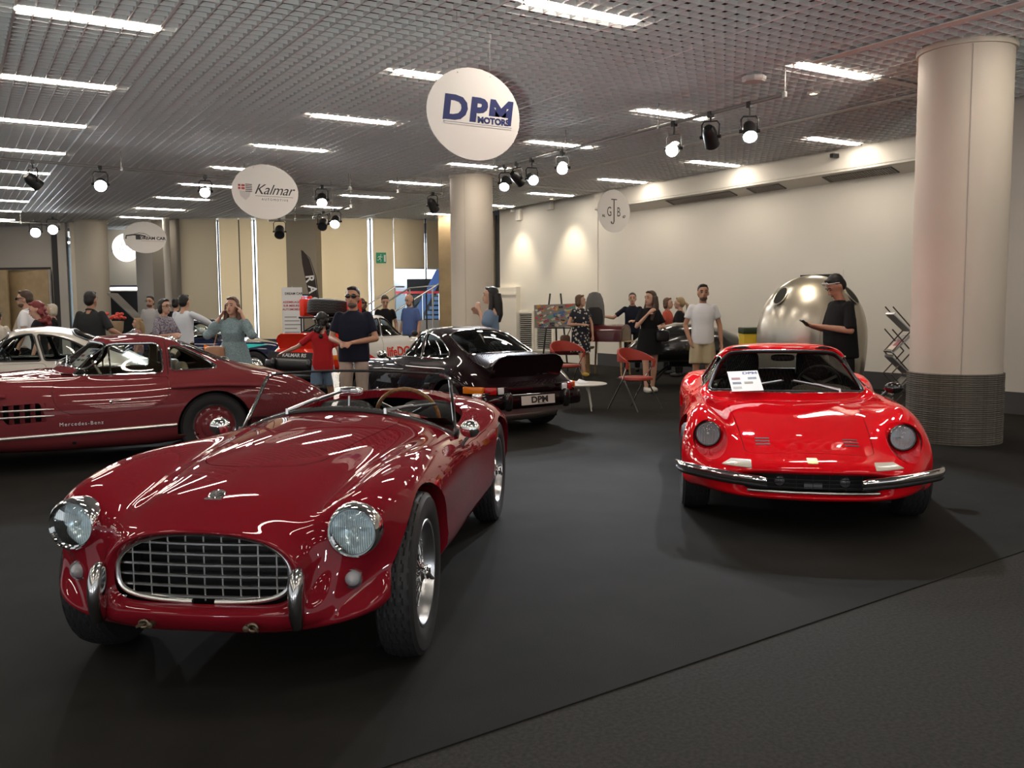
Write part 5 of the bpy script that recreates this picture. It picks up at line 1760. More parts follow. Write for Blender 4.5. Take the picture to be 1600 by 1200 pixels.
    for x, y, s in ((0, .70, 1), (0, -.70, -1), (-2.4, .72, 1), (-2.4, -.72, -1)):
        w = wheel_at(root, Wp, x, y, .345, s)
        star = G()
        for k in range(3):
            a = k * 2 * PI / 3
            star.add([(0, .083, 0), (.012 * math.sin(a + 1), .082, .012 * math.cos(a + 1)), (.045 * math.sin(a), .081, .045 * math.cos(a)), (.012 * math.sin(a - 1), .082, .012 * math.cos(a - 1))], [(0, 1, 2), (0, 2, 3)])
        star.tube([(.047 * math.sin(2 * PI * i / 24), .081, .047 * math.cos(2 * PI * i / 24)) for i in range(24)], .003, 5, closed=True)
        star.obj('hub_star', CHROME, w)
    G().box(-3.2, .4, -.55, .55, .19, .22).obj('underbody', BLACKM, root, smooth=False)
    CREAM = mat('cream_leather', (.34, .27, .18), .55, bump=(100, .2, .003))
    for y in (.33, -.33):
        seat(root, -1.80, y, .5, .62, CREAM, .32, .2, 7)
    G().box(-2.75, -2.0, -.52, .52, .70, .74).obj('parcel_shelf', CREAM, root, smooth=False)
    G().add([(-1.0, -.55, .93), (-1.0, .55, .93), (-1.24, .6, .90), (-1.24, -.6, .90), (-1.2, -.6, .6), (-1.2, .6, .6)], [(0, 1, 2, 3), (3, 2, 5, 4)]).obj('dashboard', mat('dash_brown', (.05, .03, .025), .6), root)
    steering(root, -1.38, .33, .86, .19, mat('ivory_wheel', (.5, .46, .36), .4), 1.1)
    bw = (4.8, 8, R - 4, R + 4)
    for y0, y1 in ((.36, .02), (-.02, -.38)):
        p, q = B.on((y0, .985), 'yz', bw, .03)[0], B.on((y1, 1.06), 'yz', bw, .02)[0]
        wiper(root, tuple(p), tuple(q), .006)
    sh = empty('price_sheet')
    wp, wn = B.on((.30, 1.095), 'yz', bw, -.045)
    sh.matrix_basis = root.matrix_basis @ frame_to(tuple(wp), tuple(wn))
    tag(sh, 'white printed price sheet leaning in the gullwing coupe windscreen', 'paper')
    info_sheet(sh, .21, .30)
gullwing()
# ================================================================== the rear-engined coupes
TAIL_S = None
def rear_coupe(name, P0, deg, sc, paint, label, duck=None, lid=None, low=False, rally=False, wheels=CHROME, trim=CHROME, doorcol=None, lift=0., opened=False, interior=True):
    root = empty(name, P0 + Vector((0, 0, lift)), CWR(deg), sc, label, 'car')
    lo = [(.785, .64), (.80, .47), (.775, .27), (.5, .16), (0, .16)]
    T = [
     (.88, [(0,.52),(.2,.52),(.36,.515),(.48,.51),(.58,.50),(.66,.47),(.70,.43),(.70,.38),(.66,.31),(.5,.26),(0,.25)]),
     (.7, [(0,.63),(.2,.63),(.36,.63),(.48,.66),(.6,.69),(.7,.62),(.745,.53),(.75,.43),(.72,.32),(.5,.22),(0,.21)]),
     (.35, [(0,.73),(.2,.73),(.38,.73),(.49,.755),(.62,.815),(.73,.73),(.775,.6),(.785,.46),(.76,.32),(.5,.18),(0,.18)]),
     (0, [(0,.80),(.2,.80),(.4,.795),(.51,.80),(.63,.84),(.735,.77),(.785,.63),(.80,.47),(.775,.30),(.5,.16),(0,.16)]),
     (-.45, [(0,.885),(.22,.88),(.43,.865),(.55,.85),(.65,.845),(.74,.78)] + lo),
     (-.6, [(0,.915),(.23,.91,-.02),(.46,.90,-.08),(.58,.88,-.13),(.66,.86,-.06),(.74,.79)] + lo),
     (-.7, [(0,.96),(.24,.955,-.02),(.47,.94,-.1),(.595,.90,-.17),(.665,.865,-.1),(.742,.79)] + lo),
     (-1.06, [(0,1.245),(.24,1.238,-.02),(.44,1.205,-.06),(.555,1.06,-.1),(.67,.875),(.745,.79)] + lo),
     (-1.18, [(0,1.29),(.25,1.283),(.455,1.24,-.02),(.565,1.08,-.03),(.675,.878),(.747,.79)] + lo),
     (-1.45, [(0,1.315),(.26,1.307),(.485,1.255),(.595,1.085),(.68,.88),(.75,.79)] + lo),
     (-1.8, [(0,1.27),(.26,1.26),(.49,1.205),(.60,1.065),(.685,.885),(.757,.80),(.795,.65),(.805,.47),(.78,.28),(.5,.17),(0,.17)]),
     (-2.15, [(0,1.135),(.26,1.125),(.49,1.065),(.60,.975),(.69,.89),(.767,.815),(.805,.66),(.812,.47),(.785,.30),(.5,.2),(0,.2)]),
     (-2.45, [(0,.975),(.26,.968),(.49,.935),(.60,.905),(.69,.865),(.775,.795),(.815,.65),(.815,.48),(.78,.33),(.5,.23),(0,.23)]),
     (-2.70, [(0,.84),(.22,.835),(.40,.82),(.54,.80),(.67,.77),(.757,.705),(.795,.6),(.795,.48),(.76,.36),(.5,.28),(0,.28)]),
     (-2.90, [(0,.70),(.2,.695),(.38,.685),(.52,.668),(.635,.64),(.712,.59),(.745,.53),(.745,.46),(.715,.39),(.5,.33),(0,.33)]),
     (-2.99, [(0,.60),(.2,.598),(.36,.592),(.48,.585),(.58,.57),(.65,.545),(.68,.51),(.68,.46),(.65,.41),(.45,.38),(0,.38)]),
    ]
    global TAIL_S
    if TAIL_S is None:
        TAIL_S = Surf(profile_rows(T), .8)
    S = TAIL_S
    B = Body(S, root, paint, BLACK)
    R = S.mid
    for s in (1, -1):
        half = (R + 4.2, R + 9.2) if s > 0 else (R - 9.2, R - 4.2)
        B.hole(B.loop(arch(0, .315, .355, .25), 'xz', (0, 4.6, *half)), .15, (0, -s, 0))
        B.hole(B.loop(arch(-2.27, .315, .36, .27), 'xz', (9.5, 14.5, *half)), .15, (0, -s, 0))
        top = (R + 2.05, R + 4.0) if s > 0 else (R - 4.0, R - 2.05)
        w1 = [(-.78, .905), (-1.02, 1.12), (-1.16, 1.195), (-1.30, 1.225), (-1.385, 1.225), (-1.475, .905)]
        B.pane('door_window', B.loop(round_poly(w1, [.02, .1, .06, .05, .03, .03]), 'xz', (5, 10.5, *top)), CLEAR, trim, .010)
        w2 = [(-1.52, .908), (-1.43, 1.222), (-1.62, 1.205), (-1.84, 1.13), (-2.06, .995), (-2.10, .935), (-2.02, .912)]
        B.pane('quarter_window', B.loop(round_poly(w2, [.03, .03, .1, .1, .06, .05, .04]), 'xz', (7.5, 12.5, *top)), CLEAR, trim, .010)
        dr = [(-.62, .86), (-.60, .6), (-.62, .36), (-.7, .30), (-1.42, .30), (-1.55, .36), (-1.60, .55), (-1.52, .875)]
        fl = (R + 4.05, R + 8.3) if s > 0 else (R - 8.3, R - 4.05)
        B.panel('door', B.loop(round_poly(dr, .05), 'xz', (4, 10.5, *fl)), .004, doorcol)
    half = [(0, .985), (.25, .98), (.44, .965), (.545, .942), (.53, 1.0), (.46, 1.13), (.41, 1.195), (.34, 1.222), (.18, 1.235), (0, 1.237)]
    B.pane('windscreen', B.loop(smooth_loop(half + [(-y, z) for y, z in half[-2:0:-1]], 70), 'yz', (5.2, 8.2, R - 3.6, R + 3.6)), CLEAR, trim, .012)
    half = [(-1.79, 0), (-1.80, .26), (-1.83, .41), (-1.90, .465), (-2.27, .50), (-2.38, .47), (-2.42, .25), (-2.425, 0)]
    B.pane('rear_window', B.loop(smooth_loop(half + [(x, -y) for x, y in half[-2:0:-1]], 70), 'xy', (9, 13, R - 3.2, R + 3.2)), CLEAR, trim, .012)
    if not duck:
        half = [(-2.48, 0), (-2.49, .3), (-2.53, .36), (-2.95, .34), (-2.98, .28), (-2.99, 0)]
        B.panel('engine_lid', B.loop(smooth_loop(half + [(x, -y) for x, y in half[-2:0:-1]], 60), 'xy', (11.5, 15, R - 4, R + 4)), .004)
    B.finish(110 if not low else 80, 96 if not low else 70, lining=not low)
    wells(root, [(0, 1), (0, -1), (-2.27, 1), (-2.27, -1)], .345, .28, .72, .315)
    Wp = disc_wheel(.315, .20, .195, wheels, ring=False)
    for x, y, s in ((0, .68, 1), (0, -.68, -1), (-2.27, .685, 1), (-2.27, -.685, -1)):
        wheel_at(root, Wp, x, y, .315 - lift, s)
    G().box(-2.85, .5, -.5, .5, .18, .21).obj('underbody', BLACKM, root, smooth=False)
    # rear bumper with overriders
    bp = []
    for t in np.linspace(-1, 1, 31):
        y = .80 * math.sin(t * PI / 2) if abs(t) < 1 else .80 * t
        x = -2.90 - .155 * math.cos(t * PI / 2) ** .55
        bp.append((x, y))
    rows = [(-.01, .335), (.018, .35), (.028, .42), (.024, .485), (.0, .515)]
    v = [(x - d * 1.0, y, z) for x, y in bp for d, z in rows]
    k = len(rows)
    f = [(i * k + j, (i + 1) * k + j, (i + 1) * k + j + 1, i * k + j + 1) for i in range(30) for j in range(k - 1)]
    bcol = BLACK if rally else paint
    mk('rear_bumper', v, f, bcol, root)
    for s in (1, -1):
        G().ell((-3.085, .45 * s, .435), (.045, .05, .115), 16, 12, e=.6).obj('overrider', mat('black_gloss', (.01, .01, .01), .1, coat=1), root)
    G().box(-2.98, -2.8, -.62, .62, .27, .36).obj('rear_valance', STEEL if not rally else BLACK, root, smooth=False)
    G().tube([(-2.86, -.42, .27), (-2.89, -.1, .25), (-2.89, .45, .25)], .075, 14).obj('silencer', mat('dull_alloy', (.42, .42, .40), .4, 1), root)
    # lamp clusters that wrap the corners
    for s in (1, -1):
        LR, LA = mat('lamp_red', (.42, .008, .006), .2, coat=.6), mat('lamp_amber', (.75, .20, .01), .25, coat=.6)
        box_obj('rear_lamp_red', -.03, .03, -.075, .075, -.045, .045, LR, root, .012, MX((-2.962, .625 * s, .565), (0, 0, -.50 * s)))
        box_obj('rear_lamp_amber', -.03, .03, -.14, .14, -.042, .042, LA, root, .012, MX((-2.805, .758 * s, .572), (0, 0, -1.17 * s)))
        box_obj('rear_reflector', -.02, .02, -.055, .055, -.03, .03, LR, root, .008, MX((-3.01, .60 * s, .468), (0, 0, -.35 * s)))
        box_obj('reversing_lamp', -.02, .02, -.04, .04, -.04, .04, mat('frosted_lens', (.75, .76, .78), .25, coat=.6), root, .008, MX((-2.995, .50 * s, .562), (0, 0, -.2 * s)))
        g = bpy.data.objects.new('door_mirror', None)
        COL.objects.link(g)
        g.parent = root
        g.location = (-.78, .86 * s, .93)
        G().ell((0, 0, 0), (.05, .075, .055), 16, 10).obj('mirror_shell', trim, g)
        G().tube([(0, -.05 * s, -.02), (0, -.13 * s, -.07)], [.012, .018], 8).obj('mirror_stem', trim, g)
        headlamp(root, (.60, .60 * s, .70), .085, (1, 0, .25), depth=.03)
    box_obj('tail_panel_strip', -2.995, -2.85, -.60, .60, .50, .615, paint, root, .02)
    if interior:
        for y in (.33, -.33):
            seat(root, -1.55, y, .5, .62, LEATHER, .22, .22, 6)
            G().ell((-1.86, y, .98), (.05, .16, .13), 14, 9, e=.5).obj('headrest', LEATHER, root)
        G().box(-2.35, -1.95, -.5, .5, .55, .80).obj('rear_seat', LEATHER, root, smooth=False)
        G().box(-.95, -.65, -.58, .58, .7, .90).obj('dashboard', BLACK, root, smooth=False)
        steering(root, -1.10, .33, .86, .19, LEATHER, 1.1)
    if duck:
        P = [(-2.44, .985, .985), (-2.60, .925, .93), (-2.75, .895, .885), (-2.82, .905, .86), (-2.90, .945, .87), (-2.975, .985, .90), (-2.99, .975, .89), (-2.93, .86, .78), (-2.90, .74, .70), (-2.87, .66, .64)]
        rings = []
        for x, z, ze in P:
            ring = []
            for t in np.linspace(-1, 1, 17):
                e = abs(t) ** 9
                y = .55 * t
                drop = (z - ze) * 0
                zz = z * (1 - e) + (ze - .03) * e
                ring.append((x + .06 * t * t, y, zz))
            rings.append(ring)
        n = 17
        v = [p for r in rings for p in r]
        f = [(i * n + j, i * n + j + 1, (i + 1) * n + j + 1, (i + 1) * n + j) for i in range(len(P) - 1) for j in range(n - 1)]
        lipside = []
        for jj in (0, n - 1):
            lipside.append([i * n + jj for i in range(len(P))])
        f += [tuple(q) for q in lipside]
        mk('ducktail_spoiler', v, f, duck, root, sharp=50)
        for k in range(7):
            G().box(-2.72, -2.66, -.26 + k * .087 - .03, -.26 + k * .087 + .03, .905, .918).obj('lid_slot', BLACKM, root, smooth=False)
    return root, B

AUB = mat('aubergine_paint', (.0075, .0015, .003), .4, 0, coat=1., spec=.05)
blk, BB = rear_coupe('ducktail_coupe', CW(-1.47, 12.72), 127.3, .945, AUB, 'near-black aubergine fastback coupe with ducktail spoiler and amber corner lamps', duck=AUB, wheels=mat('alloy_silver', (.5, .5, .5), .3, 1))
pl = bpy.data.objects.new('number_plate', None)
COL.objects.link(pl)
pl.parent = blk
pl.matrix_local = frame_to((-3.095, 0, .435), (-1, 0, .08))
G().box(-.26, .26, -.055, .055, -.004, .004).obj('plate', mat('plate_white', (.55, .52, .48), .5), pl, smooth=False)
text_mesh('plate_letters', 'DPM', .105, BLACK, pl, MX((.02, .0, .005)), bold=.004, sx=1.25, ext=.001)
text_mesh('plate_small_letters', 'MOTORS', .022, BLACK, pl, MX((.05, -.042, .005)), ext=.001, sx=1.3)

# ---- white and red rally coupe behind the man in the navy shirt
RALLY = mat('rally_white', (.78, .76, .72), .35, 0, coat=1., spec=.1)
RALRED = mat('rally_red', (.72, .03, .012), .35, 0, coat=1., spec=.1)
kal, KB = rear_coupe('rally_coupe', CW(-2.05, 17.75), 56, .97, RALLY, 'white and red rally coupe carrying a spare tyre on its roof', duck=RALRED, rally=True, low=True, trim=BLACK, lift=.09)
R_ = KB.S.mid
# red tail and lower flanks
for s in (1, -1):
    fl = (R_ + 4.6, R_ + 8.6) if s > 0 else (R_ - 8.6, R_ - 4.6)
    KB.patch('red_flank', KB.loop(round_poly([(-1.66, .30), (-1.62, .42), (-1.9, .56), (-2.27, .73), (-2.62, .70), (-2.72, .58), (-2.66, .50), (-2.27, .69), (-1.95, .50), (-1.9, .33)], .03, 3, .06), 'xz', (9, 14.3, *fl)), RALRED, .004)
    KB.patch('red_corner', KB.loop(round_poly([(-2.62, .37), (-2.66, .62), (-2.84, .61), (-2.88, .44), (-2.80, .37)], .02, 3, .05), 'xz', (11, 14.9, *((R_ + 4.3, R_ + 8.4) if s > 0 else (R_ - 8.4, R_ - 4.3)))), RALRED, .004)
    p, n = KB.on((-1.16, .60), 'xz', (4, 10, *((R_ + 4.6, R_ + 7.6) if s > 0 else (R_ - 7.6, R_ - 4.6))), .006)
    text_mesh('door_lettering', 'lifeDO', .24, RALRED, kal, frame_to(p, n), bold=.006, ext=.002)
    q, n = KB.on((-1.45, .52), 'xz', (4, 11, *((R_ + 4.6, R_ + 7.6) if s > 0 else (R_ - 7.6, R_ - 4.6))), .006)
half = [(-2.46, 0), (-2.47, .5), (-2.56, .60), (-2.80, .62), (-2.93, .55), (-2.975, .3), (-2.98, 0)]
KB.patch('red_tail', KB.loop(smooth_loop(half + [(x, -y) for x, y in half[-2:0:-1]], 60), 'xy', (11.5, 15, R_ - 5.4, R_ + 5.4)), RALRED, .004)
lb = bpy.data.objects.new('tail_panel', None)
COL.objects.link(lb)
lb.parent = kal
lb.matrix_local = frame_to((-3.0, 0, .60), (-1, 0, .12))
G().box(-.66, .66, -.055, .055, -.03, .02).obj('panel', BLACK, lb, smooth=False)
text_mesh('panel_letters', 'KALMAR RS', .085, mat('letter_white', (.8, .8, .8), .5), lb, MX((0, -.0, .021)), bold=.002, sx=1.35, ext=.001, shear=.1)
# roof rack with spare tyre and fuel cans
rk = bpy.data.objects.new('roof_rack', None)
COL.objects.link(rk)
rk.parent = kal
rk.location = (-2.0, 0, 1.25)
for y in (-.46, .46):
    G().tube([(.45, y, .0), (-.45, y, .0)], .018, 8).obj('rack_rail', BLACK, rk)
for x in (-.4, 0, .4):
    G().tube([(x, -.46, 0), (x, .46, 0)], .014, 8).obj('rack_bar', BLACK, rk)
for x in (-.4, .4):
    for y in (-.46, .46):
        G().tube([(x, y, 0), (x + .02, y * 1.05, -.16 - (.12 if x < 0 else 0))], .014, 8).obj('rack_foot', BLACK, rk)
st = empty('spare_wheel', kal.matrix_basis @ Vector((-2.10, .02, 1.415)), 0, 1, 'muddy-black spare tyre with a red rim lying on the rally coupe rack', 'tyre')
st.rotation_euler = (math.radians(90) + .12, 0, CWR(56 + 90))
tyre_geo(.40, .27, .25, True, 72).obj('tyre', RUBBER, st, sharp=25)
G().lathe([(.255, .11), (.25, .125), (.235, .12), (.20, .03), (.09, .02), (.08, .05), (0, .05)], 40, axis='y').obj('rim', RALRED, st, sharp=30)
for k in range(5):
    a = k * 2 * PI / 5
    G().box(.06, .20, -.03, .03, .03, .06, MX((0, .0, 0), (PI / 2, 0, 0)) @ MX((0, 0, -.11), (0, 0, a))).obj('rim_spoke', BLACK, st, smooth=False)
def fuel_can(M, lab):
    r = empty('fuel_can', (0, 0, 0), 0, 1, lab, 'fuel can')
    r.matrix_basis = M
    CAN = mat('can_red', (.75, .035, .012), .45)
    box_obj('can_body', -.17, .17, -.08, .08, 0, .40, CAN, r, .03)
    for y in (-.05, 0, .05):
        G().tube([(-.12, y, .39), (-.1, y, .45), (.06, y, .45), (.08, y, .39)], .012, 8).obj('can_handle', CAN, r)
    G().lathe([(0, .03), (.03, .03), (.035, 0), (.035, -.06)], 16, MX((.13, 0, .43), (0, .5, 0))).obj('can_cap', CAN, r)
    for sg in (1, -1):
        G().tube([(-.12, sg * .082, .08), (.12, sg * .082, .34)], .008, 6).obj('can_rib', CAN, r)
        G().tube([(.12, sg * .082, .08), (-.12, sg * .082, .34)], .008, 6).obj('can_rib', CAN, r)
fuel_can(kal.matrix_basis @ MX((-2.12, .60, 1.27), (0, 0, 0), (.8, .8, .8)), 'red fuel can strapped on the rack before the roll-up banner')
fuel_can(kal.matrix_basis @ MX((-2.12, -.60, 1.27), (0, 0, 0), (.8, .8, .8)), 'red fuel can on the rack beside the man in navy')
# ---- navy racing coupe with turquoise and orange patches
NAVY = mat('race_navy', (.010, .016, .05), .3, .1, coat=1., spec=.2)
TURQ = mat('race_turquoise', (.05, .62, .58), .4, 0, coat=1., spec=.1)
ORNG = mat('race_orange', (.85, .22, .03), .4, 0, coat=1., spec=.1)
nav, NB = rear_coupe('racing_coupe', CW(-5.1, 18.8), -4, .97, NAVY, 'navy racing coupe with turquoise and orange door behind the woman in blue', low=True, trim=BLACK, interior=False)
R_ = NB.S.mid
for s in (1, -1):
    fl = (R_ + 4.3, R_ + 8.2) if s > 0 else (R_ - 8.2, R_ - 4.3)
    NB.patch('turquoise_patch', NB.loop(round_poly([(.30, .77), (-.45, .79), (-.75, .70), (-.72, .36), (-.42, .34), (-.36, .5), (-.1, .70)], .04, 3, .06), 'xz', (2, 9, *fl)), TURQ, .004)
    NB.patch('orange_patch', NB.loop(round_poly([(-.78, .70), (-1.05, .78), (-1.0, .5), (-.75, .38)], .03, 3, .06), 'xz', (4, 10, *fl)), ORNG, .004)
    p, n = NB.on((-1.4, .62), 'xz', (5, 11, *fl), .006)
    text_mesh('door_lettering', 'FAMILY', .16, mat('letter_white', (.8, .8, .8), .5), nav, frame_to(p, n), bold=.004, ext=.002)
# ---- pale silver coupe at the far left
SILV = mat('pale_silver_paint', (.62, .60, .55), .35, .25, coat=1., spec=.2)
rear_coupe('silver_coupe', CW(-7.15, 10.85), 200, .97, SILV, 'pale silver coupe with dark windows beyond the gullwing car', low=False, trim=mat('dark_trim', (.03, .03, .03), .3))
# ---- grey coupe with raised lid at the back
GREY = mat('graphite_paint', (.12, .12, .12), .35, .3, coat=1., spec=.2)
gc, GB = rear_coupe('grey_coupe', CW(-7.3, 23.6), 10, .97, GREY, 'graphite coupe with its lid raised near the black bar screen', low=True, trim=CHROME, interior=False)
G().add([(0, -.5, 0), (0, .5, 0), (-.75, .55, .8), (-.75, -.55, .8), (0, -.5, .03), (0, .5, .03), (-.75, .55, .83), (-.75, -.55, .83)], [(0, 1, 2, 3), (4, 7, 6, 5), (0, 4, 5, 1), (2, 6, 7, 3), (1, 5, 6, 2), (0, 3, 7, 4)], MX((-2.2, 0, 1.1))).obj('raised_lid', GREY, gc, smooth=False)
# ================================================================== furniture and display pieces
def ground(p):
    return Vector((p.x, p.y, 0))
# ---- tall silver pod
pp = ground(PX(1267, 560, 12.75))
pod = empty('silver_pod', pp, CWR(-6), 1, 'tall silver egg-shaped display pod with two dark oval openings', 'display pod')
SIL = mat('pod_silver', (.50, .47, .40), .28, .85, coat=.6)
zk = np.array([0, .35, .75, 1.10, 1.36, 1.60, 1.76, 1.85, 1.885])
ak = np.array([.60, .68, .735, .75, .71, .58, .41, .22, .0])
def pod_r(z):
    """half width at height z, smooth"""
    if z > 1.0:
        return .752 * max(0., 1 - ((z - 1.0) / .888) ** 2.25) ** .52
    return .60 + .152 * math.sin(z / 1.0 * PI / 2)
rings = []
for t in np.linspace(0, 1, 56):
    z = 1.887 * math.sin(t * PI / 2) ** 1.0
    a = max(pod_r(z), .004)
    rings.append([(a * math.cos(w), a * .72 * math.sin(w), z) for w in [2 * PI * i / 72 for i in range(72)]])
G().loft(rings).obj('pod_shell', SIL, pod, sharp=60)
for s in (-1, 1):
    z, w = 1.60, -PI / 2 + s * .98
    a = pod_r(z)
    P_ = Vector((a * math.cos(w), a * .72 * math.sin(w), z))
    N_ = Vector((math.cos(w), math.sin(w) / .72, .95)).normalized()
    M = frame_to(P_, N_)
    G().ell((0, 0, 0), (.085, .150, .022), 28, 12, M).obj('pod_opening', BLACKM, pod)
    G().tube([(.087 * math.cos(t), .152 * math.sin(t), .004) for t in [2 * PI * i / 36 for i in range(36)]], .008, 6, M, closed=True).obj('opening_rim', SIL, pod)
G().tube([(0, -.545, .05), (0, -.575, .7), (0, -.58, 1.1), (0, -.56, 1.42)], .006, 6).obj('pod_crease', SIL, pod)
# ---- yellow bin
yb = empty('yellow_bin', ground(PX(1171, 560, 13.6)), CWR(0), 1, 'yellow upright bin with a dark green lid left of the silver pod', 'bin')
box_obj('bin_body', -.13, .2, -.15, .15, 0, 1.05, mat('bin_yellow', (.62, .42, .015), .5), yb, .01)
box_obj('bin_lid', -.14, .21, -.16, .16, 1.05, 1.14, mat('bin_green', (.03, .05, .02), .5), yb, .01)
# ---- zigzag brochure stand
zb = empty('brochure_stand', ground(PX(1400, 640, 11.6)), CWR(2), 1, 'folding zigzag brochure stand with tilted trays by the roped column', 'brochure stand')
DKM = mat('stand_brown_metal', (.10, .075, .06), .4, .6)
TRAY = mat('stand_tray', (.42, .42, .42), .35, .5)
H_ = .285
for k in range(5):
    z0 = .02 + k * H_
    up = k % 2 == 0
    x0, x1 = (.13, -.13) if up else (-.13, .13)
    for y in (-.11, .11):
        if k < 5:
            G().tube([(x0, y, z0), (x1, y, z0 + H_)], .009, 6).obj('stand_rod', DKM, zb)
            if k < 4: G().tube([(x1, y, z0), (x0, y, z0 + H_)], .009, 6).obj('stand_rod', DKM, zb)
for k in range(5):
    z = .16 + k * .27
    s = 1 if k % 2 else -1
    M = MX((.0, 0, z), (0, -s * .75, 0))
    t = box_obj('tray', -.16, .16, -.12, .12, -.006, .006, TRAY, zb, 0, M)
    G().box(-.165, -.155, -.12, .12, .0, .03, M).obj('tray_lip', STEEL, zb, smooth=False)
    if k in (0, 2, 3):
        b = empty('brochure', (0, 0, 0), 0, 1, {0: 'leaflet lying in the bottom tray of the zigzag stand', 2: 'grey brochure in the middle tray of the zigzag stand', 3: 'printed brochure in the upper tray of the zigzag stand'}[k], 'brochure', 'brochures in the zigzag stand')
        b.matrix_basis = zb.matrix_basis @ M
        G().box(-.12, .12, -.1, .1, .008, .014).obj('cover', mat('brochure_%d' % k, ((.62, .6, .6), (.3, .3, .3), (.5, .48, .5), (.55, .5, .48))[k], .4), b, smooth=False)
        G().box(-.05, .06, -.07, .05, .014, .016).obj('picture', mat('brochure_pic%d' % k, ((.2, .12, .25), (.1, .1, .1), (.05, .05, .06), (.25, .06, .1))[k], .4), b, smooth=False)
# ---- red tube chairs
def red_chair(P, deg, lab):
    r = empty('red_chair', P, CWR(deg), 1, lab, 'chair', 'red leather chairs with tube legs')
    RL = mat('red_leather', (.36, .045, .03), .4, bump=(120, .15, .002))
    rings = [[(.23 * k * math.copysign(abs(math.cos(w)) ** .75, math.cos(w)), .22 * k * math.copysign(abs(math.sin(w)) ** .75, math.sin(w)), z) for w in [2 * PI * i / 32 for i in range(32)]] for k, z in ((.9, .425), (.99, .435), (1., .455), (.96, .472), (.5, .478))]
    G().loft(rings).obj('seat', RL, r)
    arc = []
    for t in np.linspace(-1, 1, 21):
        a = t * 1.75
        arc.append((.30 * math.sin(a), .05 - .28 * math.cos(a) * 1.0, .70 + .085 * math.cos(a * .9)))
    v, n = [], len(arc)
    for i, (x, y, z) in enumerate(arc):
        t = abs(-1 + 2 * i / (n - 1))
        h = .017 + .075 * max(0, math.cos(t * PI / 2)) ** 1.2
        d = Vector((x, y - .05, 0)).normalized() * .013
        v.append([(x - d.x, y - d.y, z - h), (x + d.x, y + d.y, z - h), (x + d.x * 1.2, y + d.y * 1.2, z), (x + d.x, y + d.y, z + h), (x - d.x, y - d.y, z + h), (x - d.x * 1.2, y - d.y * 1.2, z)])
    G().loft(v).obj('backrest', RL, r, sharp=70)
    for s in (1, -1):
        tip = arc[-1] if s > 0 else arc[0]
        G().tube([tip, (tip[0] * .98, tip[1] - .02, tip[2] - .1)], .02, 8).obj('arm_end', RL, r)
        G().tube([(tip[0] * .98, tip[1] - .01, tip[2] - .05), (.24 * s, -.04, .43), (.25 * s, -.30, .0)], .011, 8).obj('leg', CHROME, r)
        G().tube([(.22 * s, -.16, .46), (.24 * s, .0, .42), (.27 * s, .27, .0)], .011, 8).obj('leg', mat('dark_tube', (.05, .05, .05), .3, .8), r)
    G().tube([(-.24, -.02, .42), (.24, -.02, .42)], .010, 8).obj('cross_bar', STEEL, r)
red_chair(ground(PF(993, 640)), 222, 'red leather chair with tube legs standing alone on the carpet')
red_chair(ground(PF(885, 612)), 205, 'red leather chair half hidden behind the ducktail spoiler')
# ---- low round table with leaflets
tb = empty('round_table', ground(PF(908, 640)), 0, 1, 'low round white table with thin legs by the dark coupe', 'table')
TW = mat('table_white', (.62, .60, .54), .4)
G().lathe([(0, .0), (.36, .0), (.37, .008), (.37, .016), (.36, .022), (0, .022)], 48, MX((0, 0, .36))).obj('tabletop', TW, tb, sharp=30)
for k in range(3):
    a = k * 2 * PI / 3 + .4
    G().tube([(.2 * math.cos(a), .2 * math.sin(a), .36), (.30 * math.cos(a), .30 * math.sin(a), 0)], [.014, .010], 10).obj('leg', TW, tb)
lf = empty('leaflets', tb.location + Vector((-.05, -.05, .383)), .6, 1, 'loose white leaflets lying on the low round table', 'paper')
G().box(-.12, .1, -.08, .08, 0, .004).obj('leaflet', PAPER, lf, smooth=False)
G().add([(-.02, -.1, .005), (.2, -.06, .005), (.17, .08, .05), (-.04, .05, .02)], [(0, 1, 2, 3)]).obj('leaflet', PAPER, lf)
# ---- easel with collage picture
ep = ground(PX(868, 560, 20.6))
ea = empty('easel', ep, CWR(-8), 1, 'black tripod easel holding a picture before the cream wall', 'easel')
for p, q in (((-.12, 0, 1.75), (-.30, -.25, 0)), ((.12, 0, 1.75), (.30, -.25, 0)), ((0, .03, 1.45), (.0, .42, 0))):
    G().tube([p, q], .02, 8).obj('leg', SPOTB, ea)
G().box(-.35, .35, -.13, -.07, .96, .99).obj('ledge', SPOTB, ea, smooth=False)
pc = empty('collage_picture', (0, 0, 0), 0, 1, 'picture of crowded coloured cars standing on the easel', 'picture')
pc.matrix_basis = ea.matrix_basis @ MX((0, -.10, 1.25), (-.12, 0, 0)) @ MX((0, 0, 0), (0, -.03, 0))
G().box(-.47, .47, -.01, .012, -.26, .26).obj('canvas', mat('canvas_base', (.22, .2, .18), .6), pc, smooth=False)
cols = [(.5, .08, .04), (.06, .12, .3), (.5, .42, .3), (.03, .03, .03), (.5, .25, .05), (.1, .25, .2), (.6, .58, .5), (.25, .05, .08)]
for i in range(90):
    x, z = rnd.uniform(-.42, .42), rnd.uniform(-.23, .23)
    w, h = rnd.uniform(.02, .06), rnd.uniform(.012, .03)
    G().box(-w, w, -.022 + i * .00008, -.011, -h, h, MX((x, 0, z), (0, rnd.uniform(-.6, .6), 0))).obj('painted_car', mat('collage_%d' % (i % 8), cols[i % 8], .5), pc, smooth=False)
